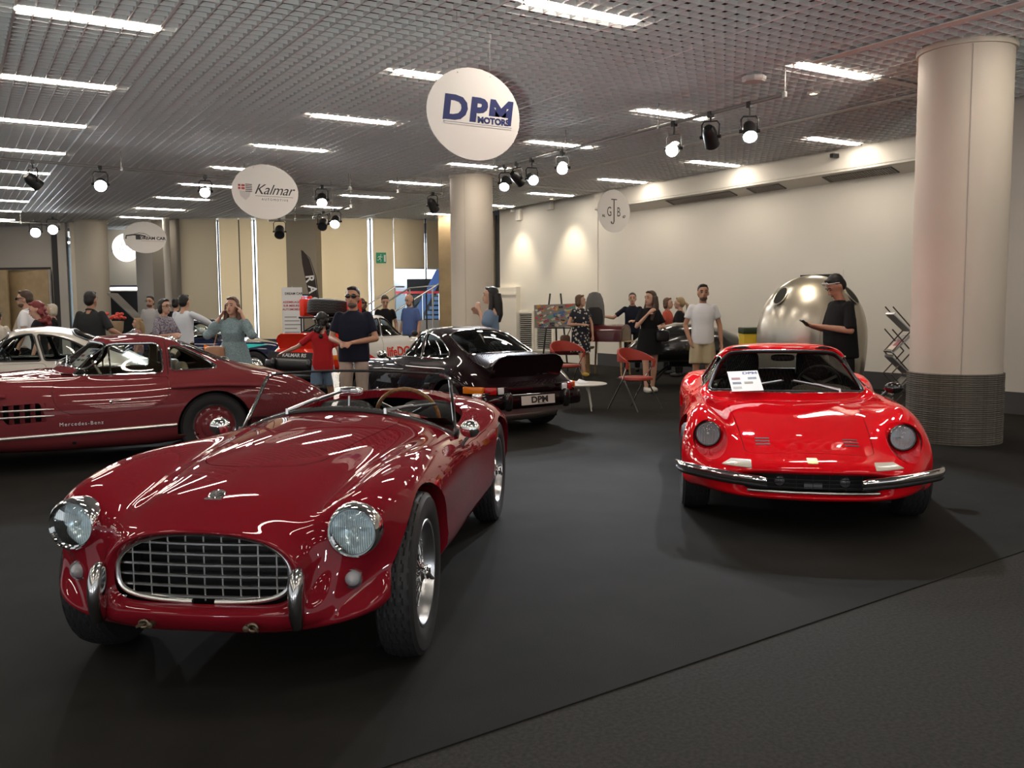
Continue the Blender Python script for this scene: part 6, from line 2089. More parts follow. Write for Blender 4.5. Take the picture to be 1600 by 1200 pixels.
# ---- wooden-legged display pieces made of car parts
OAK = mat('oak_leg', (.34, .20, .09), .5, var=(20, .2))
BORD = mat('bordeaux_lacquer', (.075, .008, .010), .3, 0, coat=1)
dk = empty('barrel_desk', ground(PX(950, 575, 19.2)), CWR(-28), 1, 'dark red half-barrel desk on oak legs beside the woman in the floral dress', 'desk')
hb = [(.17 * math.cos(t), .17 * math.sin(t)) for t in np.linspace(0, PI, 14)]
G().prism([(-.30, -.08)] + [(-.30 + .0, .12)] + [(-.28 + .3 + .28 * math.cos(t) * 1.0, .12 + .16 * math.sin(t)) for t in np.linspace(PI, 0, 14)] + [(.30, -.08)], -.40, .40, MX((0, 0, .80), (PI / 2, 0, PI / 2))).obj('barrel_body', BORD, dk, sharp=40)
G().prism([(-.24 + .24 + .22 * math.cos(t), .10 + .12 * math.sin(t)) for t in np.linspace(PI, 0, 14)] + [(.22, -.05), (-.22, -.05)], .40, .412, MX((0, 0, .80), (PI / 2, 0, PI / 2))).obj('barrel_end', mat('raw_grey', (.22, .18, .13), .7), dk, sharp=40)
box_obj('tray', .38, .60, -.25, .25, .72, .74, mat('tray_tan', (.36, .25, .14), .5), dk)
for x in (-.36, .36):
    for y in (-.22, .22):
        G().tube([(x, y, .74), (x * 1.12, y * 1.15, 0)], [.028, .018], 8).obj('leg', OAK, dk)
gs = empty('seat_shell', dk.location + Vector((0, 0, 0)), 0, 1, 'upright grey padded seat shell standing on the half-barrel desk', 'seat')
gs.matrix_basis = dk.matrix_basis @ MX((-.30, 0, 1.08), (0, 0, .3))
G().loft([[(w * math.cos(t), .07 * math.sin(t) + .10 * (z / .8) ** 2 * 0 - .1 * z, z) for t in [2 * PI * i / 20 for i in range(20)]] for z, w in ((0, .20), (.2, .21), (.4, .20), (.55, .17), (.65, .12), (.68, .05))]).obj('shell_back', mat('felt_grey', (.16, .155, .15), .8), gs)
G().loft([[(w * math.cos(t), .05 * math.sin(t) - .05 - .1 * z, z) for t in [2 * PI * i / 20 for i in range(20)]] for z, w in ((0, .17), (.15, .18), (.3, .16), (.36, .1))]).obj('shell_pad', mat('felt_dark', (.03, .03, .032), .8), gs)
bt = empty('low_bench', ground(PX(888, 570, 19.6)), CWR(-10), 1, 'low dark red bench on oak legs behind the ducktail coupe', 'bench')
box_obj('bench_box', -.38, .38, -.2, .2, .42, .62, BORD, bt, .03)
box_obj('bench_pad', .05, .55, -.19, .19, .55, .60, mat('raw_grey', (.22, .18, .13), .7), bt, .015)
for x in (-.3, .42):
    for y in (-.15, .15):
        G().tube([(x, y, .45), (x * 1.05, y * 1.1, 0)], [.03, .02], 8).obj('leg', OAK, bt)
# ---- black car nose on a stand
ns = empty('car_nose', ground(PX(1062, 590, 16.6)), CWR(178), 1, 'glossy black car nose with an oval headlamp cavity raised on a stand', 'display')
GB_ = mat('black_gloss', (.01, .01, .01), .1, coat=1)
T = [(-1.0, .40, .32, .62), (-.7, .52, .40, .66), (-.3, .60, .46, .70), (.1, .62, .46, .70), (.45, .58, .40, .66), (.75, .48, .30, .60), (.95, .32, .19, .54), (1.06, .12, .08, .50)]
rings = []
for x, w, h, zc in T:
    rings.append([(x, w * math.copysign(abs(math.cos(t)) ** .8, math.cos(t)), zc + h * math.copysign(abs(math.sin(t)) ** .85, math.sin(t)) * (1 if math.sin(t) > 0 else .55)) for t in [2 * PI * i / 40 for i in range(40)]])
G().loft(rings).obj('nose_shell', mat('nose_graphite', (.05, .05, .05), .22, .7, coat=1), ns)
G().ell((.50, .44, .82), (.24, .10, .11), 24, 14, MX((0, 0, 0), (0, 0, 0))).obj('lamp_cavity', BLACKM, ns)
G().tube([(.50 + .245 * math.cos(t), .47 + .03 * math.sin(t) - .05 * math.cos(t), .82 + .115 * math.sin(t)) for t in [2 * PI * i / 30 for i in range(30)]], .010, 6, closed=True).obj('cavity_rim', CHROME, ns)
G().tube([(.95, -.2, .46), (1.08, 0, .45), (.95, .2, .46)], .02, 8).obj('nose_chrome', CHROME, ns)
for x, y in ((.55, .3), (.55, -.3), (-.6, .3), (-.6, -.3)):
    G().tube([(x * .3, y * .3, .40), (x, y, .06)], .02, 8).obj('stand_leg', SPOTB, ns)
    G().ell((x, y, .035), (.03, .03, .035), 12, 8).obj('stand_castor', STEEL, ns)
G().tube([(-.2, 0, .40), (.2, 0, .40)], .05, 8).obj('stand_hub', SPOTB, ns)
# ---- feather flag, roll-up banner, screen
ff = empty('feather_flag', ground(PX(497, 560, 20.5)), FWD, 1, 'dark brown feather flag with vertical white letters behind the rally car', 'flag')
FB = mat('flag_brown', (.035, .026, .024), .8)
G().prism([(-.02, .9), (.05, .9), (.04, 1.6), (-.02, 2.1), (-.14, 2.55), (-.27, 2.74), (-.32, 2.75), (-.30, 2.45), (-.20, 1.9), (-.10, 1.4)], -.004, .004, MX((0, 0, 0), (PI / 2, 0, 0))).obj('flag_cloth', FB, ff, smooth=False)
G().tube([(.06, 0, 0), (.05, 0, 1.6), (-.0, 0, 2.15), (-.13, 0, 2.58), (-.32, 0, 2.77)], [.014, .012, .010, .008, .005], 8).obj('flag_pole', BLACK, ff)
box_obj('flag_base', -.25, .3, -.2, .2, 0, .03, BLACK, ff)
for ch, x, z, rz in (('C', -.045, 1.62, -1.45), ('A', -.09, 1.88, -1.40), ('R', -.145, 2.12, -1.32), ('M', -.02, 1.30, -1.5)):
    text_mesh('flag_letter', ch, .26, mat('letter_white', (.8, .8, .8), .5), ff, MX((x, -.008, z), (PI / 2, 0, 0)) @ MX((0, 0, 0), (0, 0, -rz if False else PI + PI / 2 + .1)), bold=.006, ext=.001)
rb = empty('rollup_banner', ground(PX(459, 560, 21.5)), FWD, 1, 'white roll-up banner with red lines left of the feather flag', 'banner')
G().box(-.24, .24, -.004, .004, .05, 1.95).obj('banner_sheet', PAPER, rb, smooth=False)
box_obj('banner_foot', -.27, .27, -.1, .1, 0, .06, STEEL, rb, .01)
G().tube([(0, .02, .05), (0, .02, 1.97)], .012, 8).obj('banner_pole', STEEL, rb)
text_mesh('banner_heading', 'DREAM CAR', .075, INKB, rb, MX((.04, -.006, 1.80), (PI / 2, 0, 0)), ext=.001, bold=.002)
for i, t in enumerate(('ASSEMBLAGE', 'SUR MESURE', 'AUTOMOBILE')):
    text_mesh('banner_red_line', t, .068, mat('banner_red', (.45, .03, .05), .5), rb, MX((-.02, -.006, 1.60 - i * .085), (PI / 2, 0, 0)), ext=.001, bold=.002)
for i in range(7):
    G().box(-.19, .10 + .06 * (i % 3), -.006, -.004, 1.24 - i * .09, 1.262 - i * .09).obj('text_line', mat('banner_grey', (.25, .25, .25), .6), rb, smooth=False)
G().box(-.24, .24, -.0065, -.004, .06, .42).obj('banner_photo', mat('banner_photo', (.14, .03, .03), .5), rb, smooth=False)
sc = empty('display_screen', ground(PX(475, 560, 22.3)), FWD, 1, 'small lit screen on a stand beside the roll-up banner', 'screen')
box_obj('screen_case', -.20, .17, -.03, .02, 1.42, 1.80, BLACK, sc, .01)
G().box(-.17, .14, -.034, -.03, 1.46, 1.76).obj('screen_face', mat('screen_glow', (.1, .2, .3), .4, emit=(.28, .42, .55), estr=.7), sc, smooth=False)
G().tube([(0, 0, 0), (0, 0, 1.45)], .03, 8).obj('screen_pole', BLACK, sc)
box_obj('screen_foot', -.2, .2, -.2, .2, 0, .03, BLACK, sc)
# ---- flowers on the bar side
fl = empty('flower_pot', ground(PX(181, 520, 20.2)), 0, 1, 'pot of red flowers on a stand near the black bar screen', 'flowers')
G().lathe([(0, 0), (.14, 0), (.12, .06), (.1, .9), (.16, 1.0), (.18, 1.2), (0, 1.2)], 20).obj('pot', mat('pot_tan', (.4, .28, .18), .6), fl)
for i in range(14):
    a, q = rnd.uniform(0, 6.28), rnd.uniform(0, .2)
    G().ell((q * math.cos(a), q * math.sin(a), 1.27 + rnd.uniform(0, .1)), (.05, .05, .035), 8, 6).obj('flower', mat('flower_red', (.6, .07, .05), .6), fl)
# ================================================================== visitors
def remesh(name, g, voxel, m, parent, smooth=3):
    me = bpy.data.meshes.new(name)
    me.from_pydata(g.v, [], g.f)
    o = bpy.data.objects.new('tmp', me)
    PSC.collection.objects.link(o)
    r = o.modifiers.new('r', 'REMESH')
    r.mode = 'VOXEL'
    r.voxel_size = voxel
    s = o.modifiers.new('s', 'SMOOTH')
    s.factor = .5
    s.iterations = smooth
    PVL.update()
    dg = PVL.depsgraph
    out = bpy.data.meshes.new_from_object(o.evaluated_get(dg))
    bpy.data.objects.remove(o, do_unlink=True)
    bpy.data.meshes.remove(me)
    out.name = name
    out.shade_smooth()
    out.materials.clear()
    out.materials.append(m)
    return link(name, out, parent)
PSC = bpy.data.scenes.new('workbench')
PVL = PSC.view_layers[0]
V = lambda *p: Vector(p)
SKIN = mat('skin_light', (.52, .30, .21), .5)
SKIN2 = mat('skin_tan', (.42, .22, .14), .5)
LIP = mat('lips', (.30, .10, .08), .5)
EYE = mat('eye_dark', (.02, .015, .012), .3)
HAIRS = dict(dark=mat('hair_dark', (.010, .008, .007), .5), brown=mat('hair_brown', (.05, .028, .016), .5), chestnut=mat('hair_chestnut', (.10, .05, .028), .5), blond=mat('hair_blond', (.30, .20, .10), .5), grey=mat('hair_grey', (.10, .09, .08), .6), white=mat('hair_white', (.52, .47, .38), .6), red=mat('hair_red', (.16, .02, .02), .5))
def capsule(g, pts, r, n=12):
    g.tube(pts, r, n)
    g.ell(pts[0], (r[0],) * 3, n, 8)
    g.ell(pts[-1], (r[-1],) * 3, n, 8)
def rings_body(g, secs, n=20):
    """secs: (z, half width, half depth, y shift, x shift)"""
    g.loft([[(s[4] + s[1] * math.copysign(abs(math.cos(t)) ** .85, math.cos(t)), s[3] + s[2] * math.copysign(abs(math.sin(t)) ** .9, math.sin(t)), s[0]) for t in [2 * PI * i / n for i in range(n)]] for s in secs])
def hand(g, w, d, palm, s, spread=.1, curl=.5):
    """w wrist, d direction of the hand, palm = direction the palm faces"""
    d, palm = Vector(d).normalized(), Vector(palm)
    palm = (palm - d * palm.dot(d)).normalized()
    side = d.cross(palm) * s
    c = w + d * .045
    g.tube([w - d * .02, w + d * .03, w + d * .085], [.026, .034, .036], 10, up=palm, flat=.55)
    for i, (o, L) in enumerate(((.030, .070), (.010, .080), (-.010, .075), (-.029, .058))):
        b = w + d * .080 + side * o
        e = (d + side * o * spread * 30).normalized()
        k1 = b + (e + palm * curl * .4).normalized() * L * .5
        k2 = k1 + (e + palm * curl * 1.4).normalized() * L * .5
        g.tube([b - e * .02, b, k1, k2], [.0095, .0095, .0088, .0075], 7)
    b = w + d * .025 + side * .028
    e = (d * .6 + side * .7 + palm * .25).normalized()
    g.tube([b, b + e * .032, b + e * .032 + (d + side * .15 + palm * .3).normalized() * .03], [.012, .011, .009], 7)
def person(P, deg, H, lab, hair=('dark', 'short'), top=None, bottom=None, arms=None, head=(0, 0), skin=None, shoes=(.02, .02, .02), sex='m', lean=0., stance=(.0, .0), beard=None, shade=None, cut=0., seated=False, girth=1.):
    """P foot point, deg heading seen from the photographer; local x = the person's right, y = forward"""
    sk = skin or SKIN
    f = H / 1.72
    root = empty('person', P, CWR(deg) - PI / 2, f, lab, 'person')
    fem = sex == 'f'
    sw = (.158 if fem else .188) * (1 + (girth - 1) * .6)
    hipw = .095
    lo = .0
    S = lambda x, y, z: V(x, y + lean * max(0, z - .9), z)
    hy, hp = math.radians(head[0]), math.radians(head[1])
    neck = S(0, -.01, 1.46)
    hc = S(0, .02 + .03 * math.sin(-hp), 1.618 - .02 * (1 - math.cos(hp)))
    HM = MX(hc, (0, 0, 0), (1.09, 1.09, 1.09)) @ Matrix.Rotation(hy, 4, 'Z') @ Matrix.Rotation(hp, 4, 'X')
    b = G()
    # head: skull, jaw, nose, ears
    b.ell((0, -.012, .018), (.074, .094, .100), 18, 14, HM)
    b.ell((0, .022, -.045), (.054, .066, .066), 16, 10, HM)
    b.ell((0, .058, -.085), (.028, .028, .022), 10, 8, HM)
    b.tube([(0, .080, .012), (0, .102, -.026), (0, .088, -.036)], [.009, .014, .010], 8, HM)
    for s in (1, -1):
        b.ell((.075 * s, -.012, -.008), (.010, .018, .030), 8, 8, HM)
        b.ell((.032 * s, .060, .028), (.026, .02, .011), 8, 6, HM)
    b.tube([hc + V(0, -.02, -.06), neck, S(0, -.02, 1.40)], [.054, .056, .075], 14)
    # trunk
    sh = 1.395
    rings_body(b, [(.90, .132, .085, lean * 0, 0), (1.0, .132, .085, lean * .1, 0), (1.12, .122, .085, lean * .22, 0), (1.25, .14, .10, lean * .35, 0), (1.36, .155, .10, lean * .46, 0), (1.43, .10, .07, lean * .53, 0)])
    # arms
    arms = arms or ((V(.245, -.03, 1.13), V(.26, .06, .885)), (V(-.245, -.03, 1.13), V(-.26, .06, .885)))
    shoulders = []
    for k, (el, wr, *rest) in enumerate(arms):
        s = 1 if k == 0 else -1
        shd = S(sw * s * .92, -.012, sh)
        shoulders.append((shd, Vector(el), Vector(wr)))
        el, wr = Vector(el), Vector(wr)
        thin = .88 if fem else 1.
        capsule(b, [shd - V(.02 * s, 0, .012), shd.lerp(el, .5), el], [.040 * thin, .042 * thin, .038 * thin])
        capsule(b, [el, el.lerp(wr, .35), wr], [.039 * thin, .040 * thin, .026 * thin])
        dr = (wr - el).normalized()
        palm = Vector(rest[0]) if rest else V(-s, .3, 0)
        if rest and len(rest) > 1: dr = (dr + Vector(rest[1])).normalized()
        hand(b, wr, dr, palm, -s, curl=.7)
    # legs
    legs = []
    for k, s in enumerate((1, -1)):
        st = stance[k] if isinstance(stance[k], (tuple, list)) else (0., stance[k])
        hip = V(hipw * s, 0, .90)
        if seated:
            kn, an = V(hipw * s, .42, .50), V(hipw * s, .42, .08)
        else:
            an = V((.10 + st[0]) * s, st[1], .085)
            kn = V((hipw * .5 + an.x * s * .5) * s, .03 + st[1] * .45, .49)
        legs.append((hip, kn, an))
        capsule(b, [hip, hip.lerp(kn, .5), kn], [.082, .072, .055])
        capsule(b, [kn, kn.lerp(an, .35), an], [.053, .052, .034])
        b.ell((an.x, an.y + .06, .045), (.038, .115, .035), 12, 8)
    remesh('body', b, .012, sk, root, 2)
    # face
    for s in (1, -1):
        G().ell((.030 * s, .076, .014), (.013, .008, .0065), 8, 6, HM).obj('eye', EYE, root)
        G().tube([(.012 * s, .088, .036), (.032 * s, .084, .040), (.048 * s, .070, .034)], .0045, 5, HM).obj('eyebrow', HAIRS[hair[0]] if hair[0] in ('dark', 'brown') else HAIRS['brown'], root)
    G().tube([(-.022, .084, -.058), (0, .093, -.056), (.022, .084, -.058)], [.003, .0065, .003], 6, HM).obj('mouth', LIP, root)
    if beard:
        bg = G()
        bg.ell((0, .028, -.074), (.0545, .062, .040), 16, 10, HM)
        bg.obj('beard', beard, root)
    if shade == 'eyes':
        g = G()
        for s in (1, -1):
            g.ell((.034 * s, .092, .016), (.030, .008, .021), 14, 8, HM)
            g.tube([(.062 * s, .088, .022), (.078 * s, .02, .02), (.078 * s, -.03, .008)], .004, 5, HM)
        g.tube([(-.01, .098, .024), (.01, .098, .024)], .004, 5, HM)
        g.obj('sunglasses', mat('shade_black', (.01, .01, .01), .1), root)
    elif shade == 'head':
        g = G()
        for s in (1, -1):
            g.ell((.034 * s, .072, .09), (.030, .012, .019), 12, 8, HM)
            g.tube([(.062 * s, .066, .085), (.080 * s, .0, .05), (.080 * s, -.03, .03)], .004, 5, HM)
        g.obj('sunglasses', mat('shade_white', (.5, .5, .5), .3), root)
    elif shade == 'glasses':
        g = G()
        for s in (1, -1):
            g.tube([(.033 * s + .024 * math.cos(t), .094, .014 + .018 * math.sin(t)) for t in [2 * PI * i / 14 for i in range(14)]], .003, 5, HM, closed=True)
            g.tube([(.057 * s, .090, .018), (.078 * s, .0, .01)], .003, 5, HM)
        g.obj('spectacles', EYE, root)
    # hair
    hm, st = HAIRS[hair[0]], hair[1]
    if st != 'bald':
        h = G()
        h.ell((0, -.032, .046), (.080, .090, .086), 18, 12, HM)
        h.ell((0, -.060, .0), (.075, .060, .085), 16, 10, HM)
        h.tube([(-.050, .030, .098), (0, .046, .108), (.050, .030, .098)], [.016, .022, .016], 8, HM)
        if st == 'short' or st == 'quiff':
            pass
        if st in ('long', 'longback'):
            for s in (1, -1):
                pts = [(.072 * s, -.01, .03), (.085 * s, -.02, -.08), (.095 * s, -.01 if st == 'longback' else .02, -.20), (.09 * s, .0 if st == 'longback' else .06, -.34)]
                h.tube(pts, [.03, .034, .036, .022], 10, HM)
            h.tube([(0, -.08, .03), (0, -.095, -.10), (0, -.105, -.26), (0, -.10, -.36)], [.07, .078, .072, .04], 14, HM)
        if st == 'bob':
            for s in (1, -1):
                h.tube([(.070 * s, -.015, .03), (.078 * s, -.02, -.05), (.066 * s, -.02, -.10)], [.03, .032, .02], 10, HM)
            h.ell((0, -.06, -.045), (.075, .055, .075), 14, 10, HM)
        if st == 'curly':
            for i in range(26):
                a = rnd.uniform(0, 6.28)
                z = rnd.uniform(-.24, .06)
                rr = .085 if z > -.05 else .095
                y = -.03 + math.sin(a) * rr
                if y > .03 and z < .05: y = -.05
                h.ell((math.cos(a) * rr, y, z), (.036, .036, .036), 8, 6, HM)
        if st == 'pony':
            h.ell((0, -.115, .02), (.026, .03, .026), 10, 8, HM)
            h.tube([(0, -.12, .02), (0, -.17, -.02), (0, -.175, -.12), (0, -.16, -.20)], [.022, .03, .028, .008], 10, HM)
        if st == 'bun':
            h.ell((0, -.09, .085), (.045, .045, .04), 12, 8, HM)
        o = remesh('hair', h, .011, hm, root, 2)
    elif hair[0] != 'none':
        h = G()
        h.ell((0, -.05, -.02), (.079, .062, .05), 16, 10, HM)
        h.obj('hair', hm, root)
    # clothes
    if top:
        c = G()
        e = .012
        hem = top.get('hem', .86)
        wq = girth
        belly = top.get('belly', 0)
        secs = [(hem, .172 * wq, .115 + belly * .8, .0, 0), (.98, .172 * wq, .118 + belly, lean * .08 + belly * .4, 0), (1.12, (.150 if fem else .165) * wq, .112 + belly, lean * .22 + belly * .3, 0), (1.25, .168 * wq, .124 + belly * .4, lean * .35 + (.015 if fem else 0), 0), (1.345, .172 * wq, .112, lean * .45, 0), (1.40, .150 * wq, .092, lean * .50, 0), (1.435, .105, .074, lean * .53, 0), (1.465, .066, .058, lean * .55, 0)]
        if top.get('off'):
            secs = [q for q in secs if q[0] < 1.33] + [(1.335, .195, .125, lean * .43, 0)]
        rings_body(c, secs)
        for k, (shd, el, wr) in enumerate(shoulders):
            L = top.get('sleeve', .62)
            fat = top.get('fat', 1.)
            if L <= 0 or top.get('off'):
                if top.get('off'):
                    capsule(c, [shd.lerp(el, .22), shd.lerp(el, .6)], [.085, .09])
                continue
            c.ell(shd + V(-.012 * (1 if k == 0 else -1), 0, .004), (.062, .062, .058), 12, 8)
            if L <= 1:
                e_ = shd.lerp(el, L)
                c.tube([shd, shd.lerp(el, L * .5), e_], [.053, .052 * (1 + (fat - 1) * .5), .054 * (1 + (fat - 1) * .6)], 12)
            else:
                w_ = el.lerp(wr, L - 1)
                c.tube([shd, shd.lerp(el, .5), el, el.lerp(wr, (L - 1) * .5), w_], [.053, .052 * fat, .049 * fat, .049 * fat, .036 * fat], 12)
                c.ell(el, (.049 * fat,) * 3, 10, 8)
        remesh('shirt', c, .014, top['m'], root, 6)
        if top.get('collar'):
            k = G()
            k.tube([S(.062 * math.cos(t), -.012 + .060 * math.sin(t), 1.462 - .02 * math.sin(t)) for t in np.linspace(-PI * 1.45, PI * .45, 18)], .013, 8)
            k.obj('collar', top['m'], root)
    if bottom:
        kind = bottom['kind']
        if kind in ('trousers', 'shorts'):
            c = G()
            rings_body(c, [(.84, .156 * girth, .106, 0, 0), (.92, .158 * girth, .106, 0, 0), (1.0, .145 * girth, .098, 0, 0)])
            fat = bottom.get('fat', 1.)
            for hip, kn, an in legs:
                if kind == 'shorts':
                    e_ = hip.lerp(kn, bottom.get('len', .85))
                    c.tube([hip, hip.lerp(e_, .5), e_], [.082, .094 * fat, .100 * fat], 14)
                else:
                    e_ = kn.lerp(an, .98)
                    c.tube([hip, hip.lerp(kn, .5), kn, kn.lerp(e_, .5), e_], [.084, .086 * fat, .070 * fat, .066 * fat, .060 * fat], 14)
            remesh('trousers' if kind == 'trousers' else 'shorts', c, .015, bottom['m'], root, 2)
        else:
            z1, z0 = bottom.get('z1', 1.05), bottom.get('z0', .55)
            w1, w0 = bottom.get('w1', .15), bottom.get('w0', .22)
            rr = []
            for q in np.linspace(0, 1, 8):
                z = z1 + (z0 - z1) * q
                w = w1 + (w0 - w1) * q ** .7
                rr.append([((w * (1 + .04 * q * math.cos(7 * t))) * math.cos(t), (w * .74) * (1 + .05 * q * math.cos(6 * t + 1)) * math.sin(t), z) for t in [2 * PI * i / 40 for i in range(40)]])
            G().loft(rr, cap=False).obj('skirt', bottom['m'], root)
    SM = mat('shoe_%d_%d_%d' % tuple(int(q * 99) for q in shoes), shoes, .5)
    if not cut:
        for hip, kn, an in legs:
            sg = G()
            sg.ell((an.x, an.y + .055, .048), (.048, .135, .046), 14, 8, e=.8)
            sg.ell((an.x, an.y - .01, .075), (.044, .055, .045), 12, 8)
            sg.obj('shoe', SM, root)
    return root, HM
def cloth(n, c, r=.85, **k):
    return mat('cloth_' + n, c, r, spec=.2, **k)
def held(name, root, parts, lab, cat):
    r = empty(name, (0, 0, 0), 0, 1, lab, cat)
    r.matrix_basis = root.matrix_basis
    for nm, g, m in parts:
        g.obj(nm, m, r)
    return r
at = lambda px, Y: PX(px, 500, Y).xy.to_3d()
NAVYC, BLKC, WHC, BEIGE = cloth('navy', (.012, .014, .026)), cloth('black', (.010, .010, .011)), cloth('white', (.72, .72, .74)), cloth('beige', (.42, .33, .28))
DENIM = cloth('denim', (.16, .23, .33))
# man in the navy polo shirt, facing the photographer, hands together in front
person(at(552, 10.95), 268, 1.70, 'man in navy polo shirt, sunglasses and beige trousers standing between cars', ('dark', 'short'), dict(m=NAVYC, sleeve=.72, hem=.84, collar=1, fat=1.15), dict(kind='trousers', m=BEIGE), ((V(.27, .02, 1.13), V(.10, .26, 1.08), V(-.5, 0, -.6), V(-.4, 0, 0)), (V(-.28, .03, 1.12), V(-.03, .27, 1.08), V(.5, 0, -.6), V(.5, 0, -.1))), shade='eyes', beard=mat('stubble_grey', (.16, .11, .085), .7), skin=SKIN2, girth=1.12)
# child in red shirt, seen from behind, pointing left
person(at(503, 11.7), 100, 1.40, 'child with long dark hair in red T-shirt and denim shorts, arm out', ('dark', 'curly'), dict(m=cloth('red', (.42, .02, .025)), sleeve=.75, hem=.80, fat=1.1), dict(kind='shorts', m=DENIM, len=.75), ((V(.25, -.03, 1.14), V(.27, .05, .90)), (V(-.40, .06, 1.20), V(-.60, .16, 1.12), V(0, 0, -1))), sex='f', stance=((.03, .10), (.03, -.10)))
# woman in pale blue dress holding back her hair
BLUED = cloth('pale_blue', (.20, .28, .30), var=(60, .3))
w, HM = person(at(364, 11.9), 262, 1.60, 'woman in pale blue dress raising both hands to her hair', ('chestnut', 'longback'), dict(m=BLUED, sleeve=1.75, fat=1.35, hem=.88), dict(kind='skirt', m=BLUED, z1=1.12, z0=.55, w1=.165, w0=.30), ((V(.33, .12, 1.22), V(.165, .06, 1.46), V(-1, 0, 0), V(-.15, 0, .5)), (V(-.33, .12, 1.22), V(-.165, .06, 1.50), V(1, 0, 0), V(.1, 0, .5))), sex='f')
held('tan_handbag', w, [('bag_body', G().ell((.20, .16, .98), (.14, .05, .09), 18, 12, e=.5), mat('bag_tan', (.36, .19, .11), .5)), ('bag_strap', G().tube([(.24, .12, 1.06), (.22, .05, 1.25), (.14, .0, 1.44)], .008, 6), mat('bag_tan', (.36, .19, .11), .5))], 'tan handbag hanging at the side of the woman in pale blue', 'bag')
# three visitors by the rally car
person(at(565, 20.4), 250, 1.64, 'woman with curly brown hair half hidden behind the man in navy', ('brown', 'curly'), dict(m=BLKC, sleeve=.6), dict(kind='trousers', m=BLKC), sex='f')
person(at(602, 20.0), 285, 1.69, 'young man in black T-shirt with white figure looking down at the rally car', ('brown', 'short'), dict(m=BLKC, sleeve=.6, fat=1.1), dict(kind='trousers', m=cloth('grey', (.08, .08, .08))), head=(0, -22), girth=.98)
person(at(641, 19.8), 235, 1.72, 'bald man in blue short-sleeved shirt looking down beside the rally car', ('brown', 'bald'), dict(m=cloth('blue', (.09, .14, .32)), sleeve=.85, fat=1.2, collar=1, belly=.03), dict(kind='trousers', m=cloth('grey', (.08, .08, .08))), head=(0, -20), beard=mat('stubble_grey', (.16, .11, .085), .7), girth=1.05)
# woman with bare shoulders behind the dark coupe
person(at(768, 13.6), 170, 1.74, 'dark-haired woman in off-shoulder denim top standing by the pale column', ('dark', 'longback'), dict(m=DENIM, sleeve=0, off=1, hem=.95), dict(kind='trousers', m=DENIM), ((V(.24, .02, 1.14), V(.12, .22, 1.36), V(-1, 0, 0)), (V(-.23, .05, 1.13), V(-.10, .16, 1.42), V(1, 0, 0))), sex='f', head=(10, 0))
# floral dress
def floral():
    m = mat('cloth_floral', (.012, .013, .022), .85)
    nt = m.node_tree
    b = nt.nodes['Principled BSDF']
    tc = nt.nodes.new('ShaderNodeTexCoord')
    vo = nt.nodes.new('ShaderNodeTexVoronoi')
    vo.inputs['Scale'].default_value = 15
    cr = nt.nodes.new('ShaderNodeValToRGB')
    cr.color_ramp.elements[0].position, cr.color_ramp.elements[1].position = .30, .36
    cr.color_ramp.elements[0].color, cr.color_ramp.elements[1].color = (.55, .52, .45, 1), (.012, .013, .022, 1)
    nt.links.new(tc.outputs['Object'], vo.inputs['Vector'])
    nt.links.new(vo.outputs['Distance'], cr.inputs[0])
    nt.links.new(cr.outputs[0], b.inputs['Base Color'])
    return m
FLOR = floral()
w, HM = person(ground(PF(907, 588)), 292, 1.67, 'woman in dark floral dress and yellow shoes near the easel', ('chestnut', 'bob'), dict(m=FLOR, sleeve=.45, fat=1.1, hem=.88, belly=.02), dict(kind='skirt', m=FLOR, z1=1.1, z0=.52, w1=.175, w0=.225), ((V(.30, .02, 1.12), V(.08, .24, 1.12), V(-.5, 0, -.5), V(-.5, 0, 0)), (V(-.27, .0, 1.12), V(-.24, .10, .87))), sex='f', head=(50, 0), stance=((-.12, .16), (-.02, -.06)), shoes=(.42, .27, .05), girth=1.18)
held('shoulder_bag', w, [('bag_body', G().ell((.34, -.05, .80), (.11, .06, .10), 18, 12, e=.6), mat('bag_brown', (.10, .05, .03), .5)), ('bag_strap', G().tube([(.30, -.03, .88), (.22, .09, 1.15), (.12, .03, 1.42)], .012, 6), mat('bag_brown', (.10, .05, .03), .5))], 'brown shoulder bag hanging at the floral dress', 'bag')
# man in black polo pointing
person(at(988, 20.2), 262, 1.72, 'man in dark polo shirt stretching one arm toward the grey seat shell', ('grey', 'short'), dict(m=NAVYC, sleeve=.75, collar=1, fat=1.1), dict(kind='trousers', m=BLKC), ((V(.42, .03, 1.20), V(.66, .06, 1.24), V(0, 0, -1)), (V(-.27, .05, 1.12), V(-.05, .22, 1.13), V(.5, 0, -.5), V(.5, 0, 0))), stance=((.02, 0), (.02, 0)))
# woman in black dress
w, HM = person(ground(PF(1014, 613)), 283, 1.69, 'long-haired woman in short black dress with white shoes behind the red chair', ('brown', 'long'), dict(m=BLKC, sleeve=.75, fat=1.25, hem=.9), dict(kind='skirt', m=BLKC, z1=1.1, z0=.66, w1=.165, w0=.235), ((V(.25, .04, 1.14), V(.09, .17, 1.36), V(-.6, -.3, 0), V(-.5, 0, .3)), (V(-.25, .06, 1.12), V(-.12, .24, 1.14), V(.5, 0, -.5))), sex='f', head=(-65, 0), stance=((-.02, .08), (-.02, -.04)), shoes=(.62, .58, .52))
held('handbag', w, [('bag_body', G().ell((-.18, .16, .98), (.12, .05, .10), 18, 12, e=.5), LEATHER), ('bag_strap', G().tube([(-.24, .14, 1.05), (-.22, .10, 1.13), (-.12, .14, 1.05)], .008, 6), LEATHER)], 'black handbag on the forearm of the woman in the black dress', 'bag')
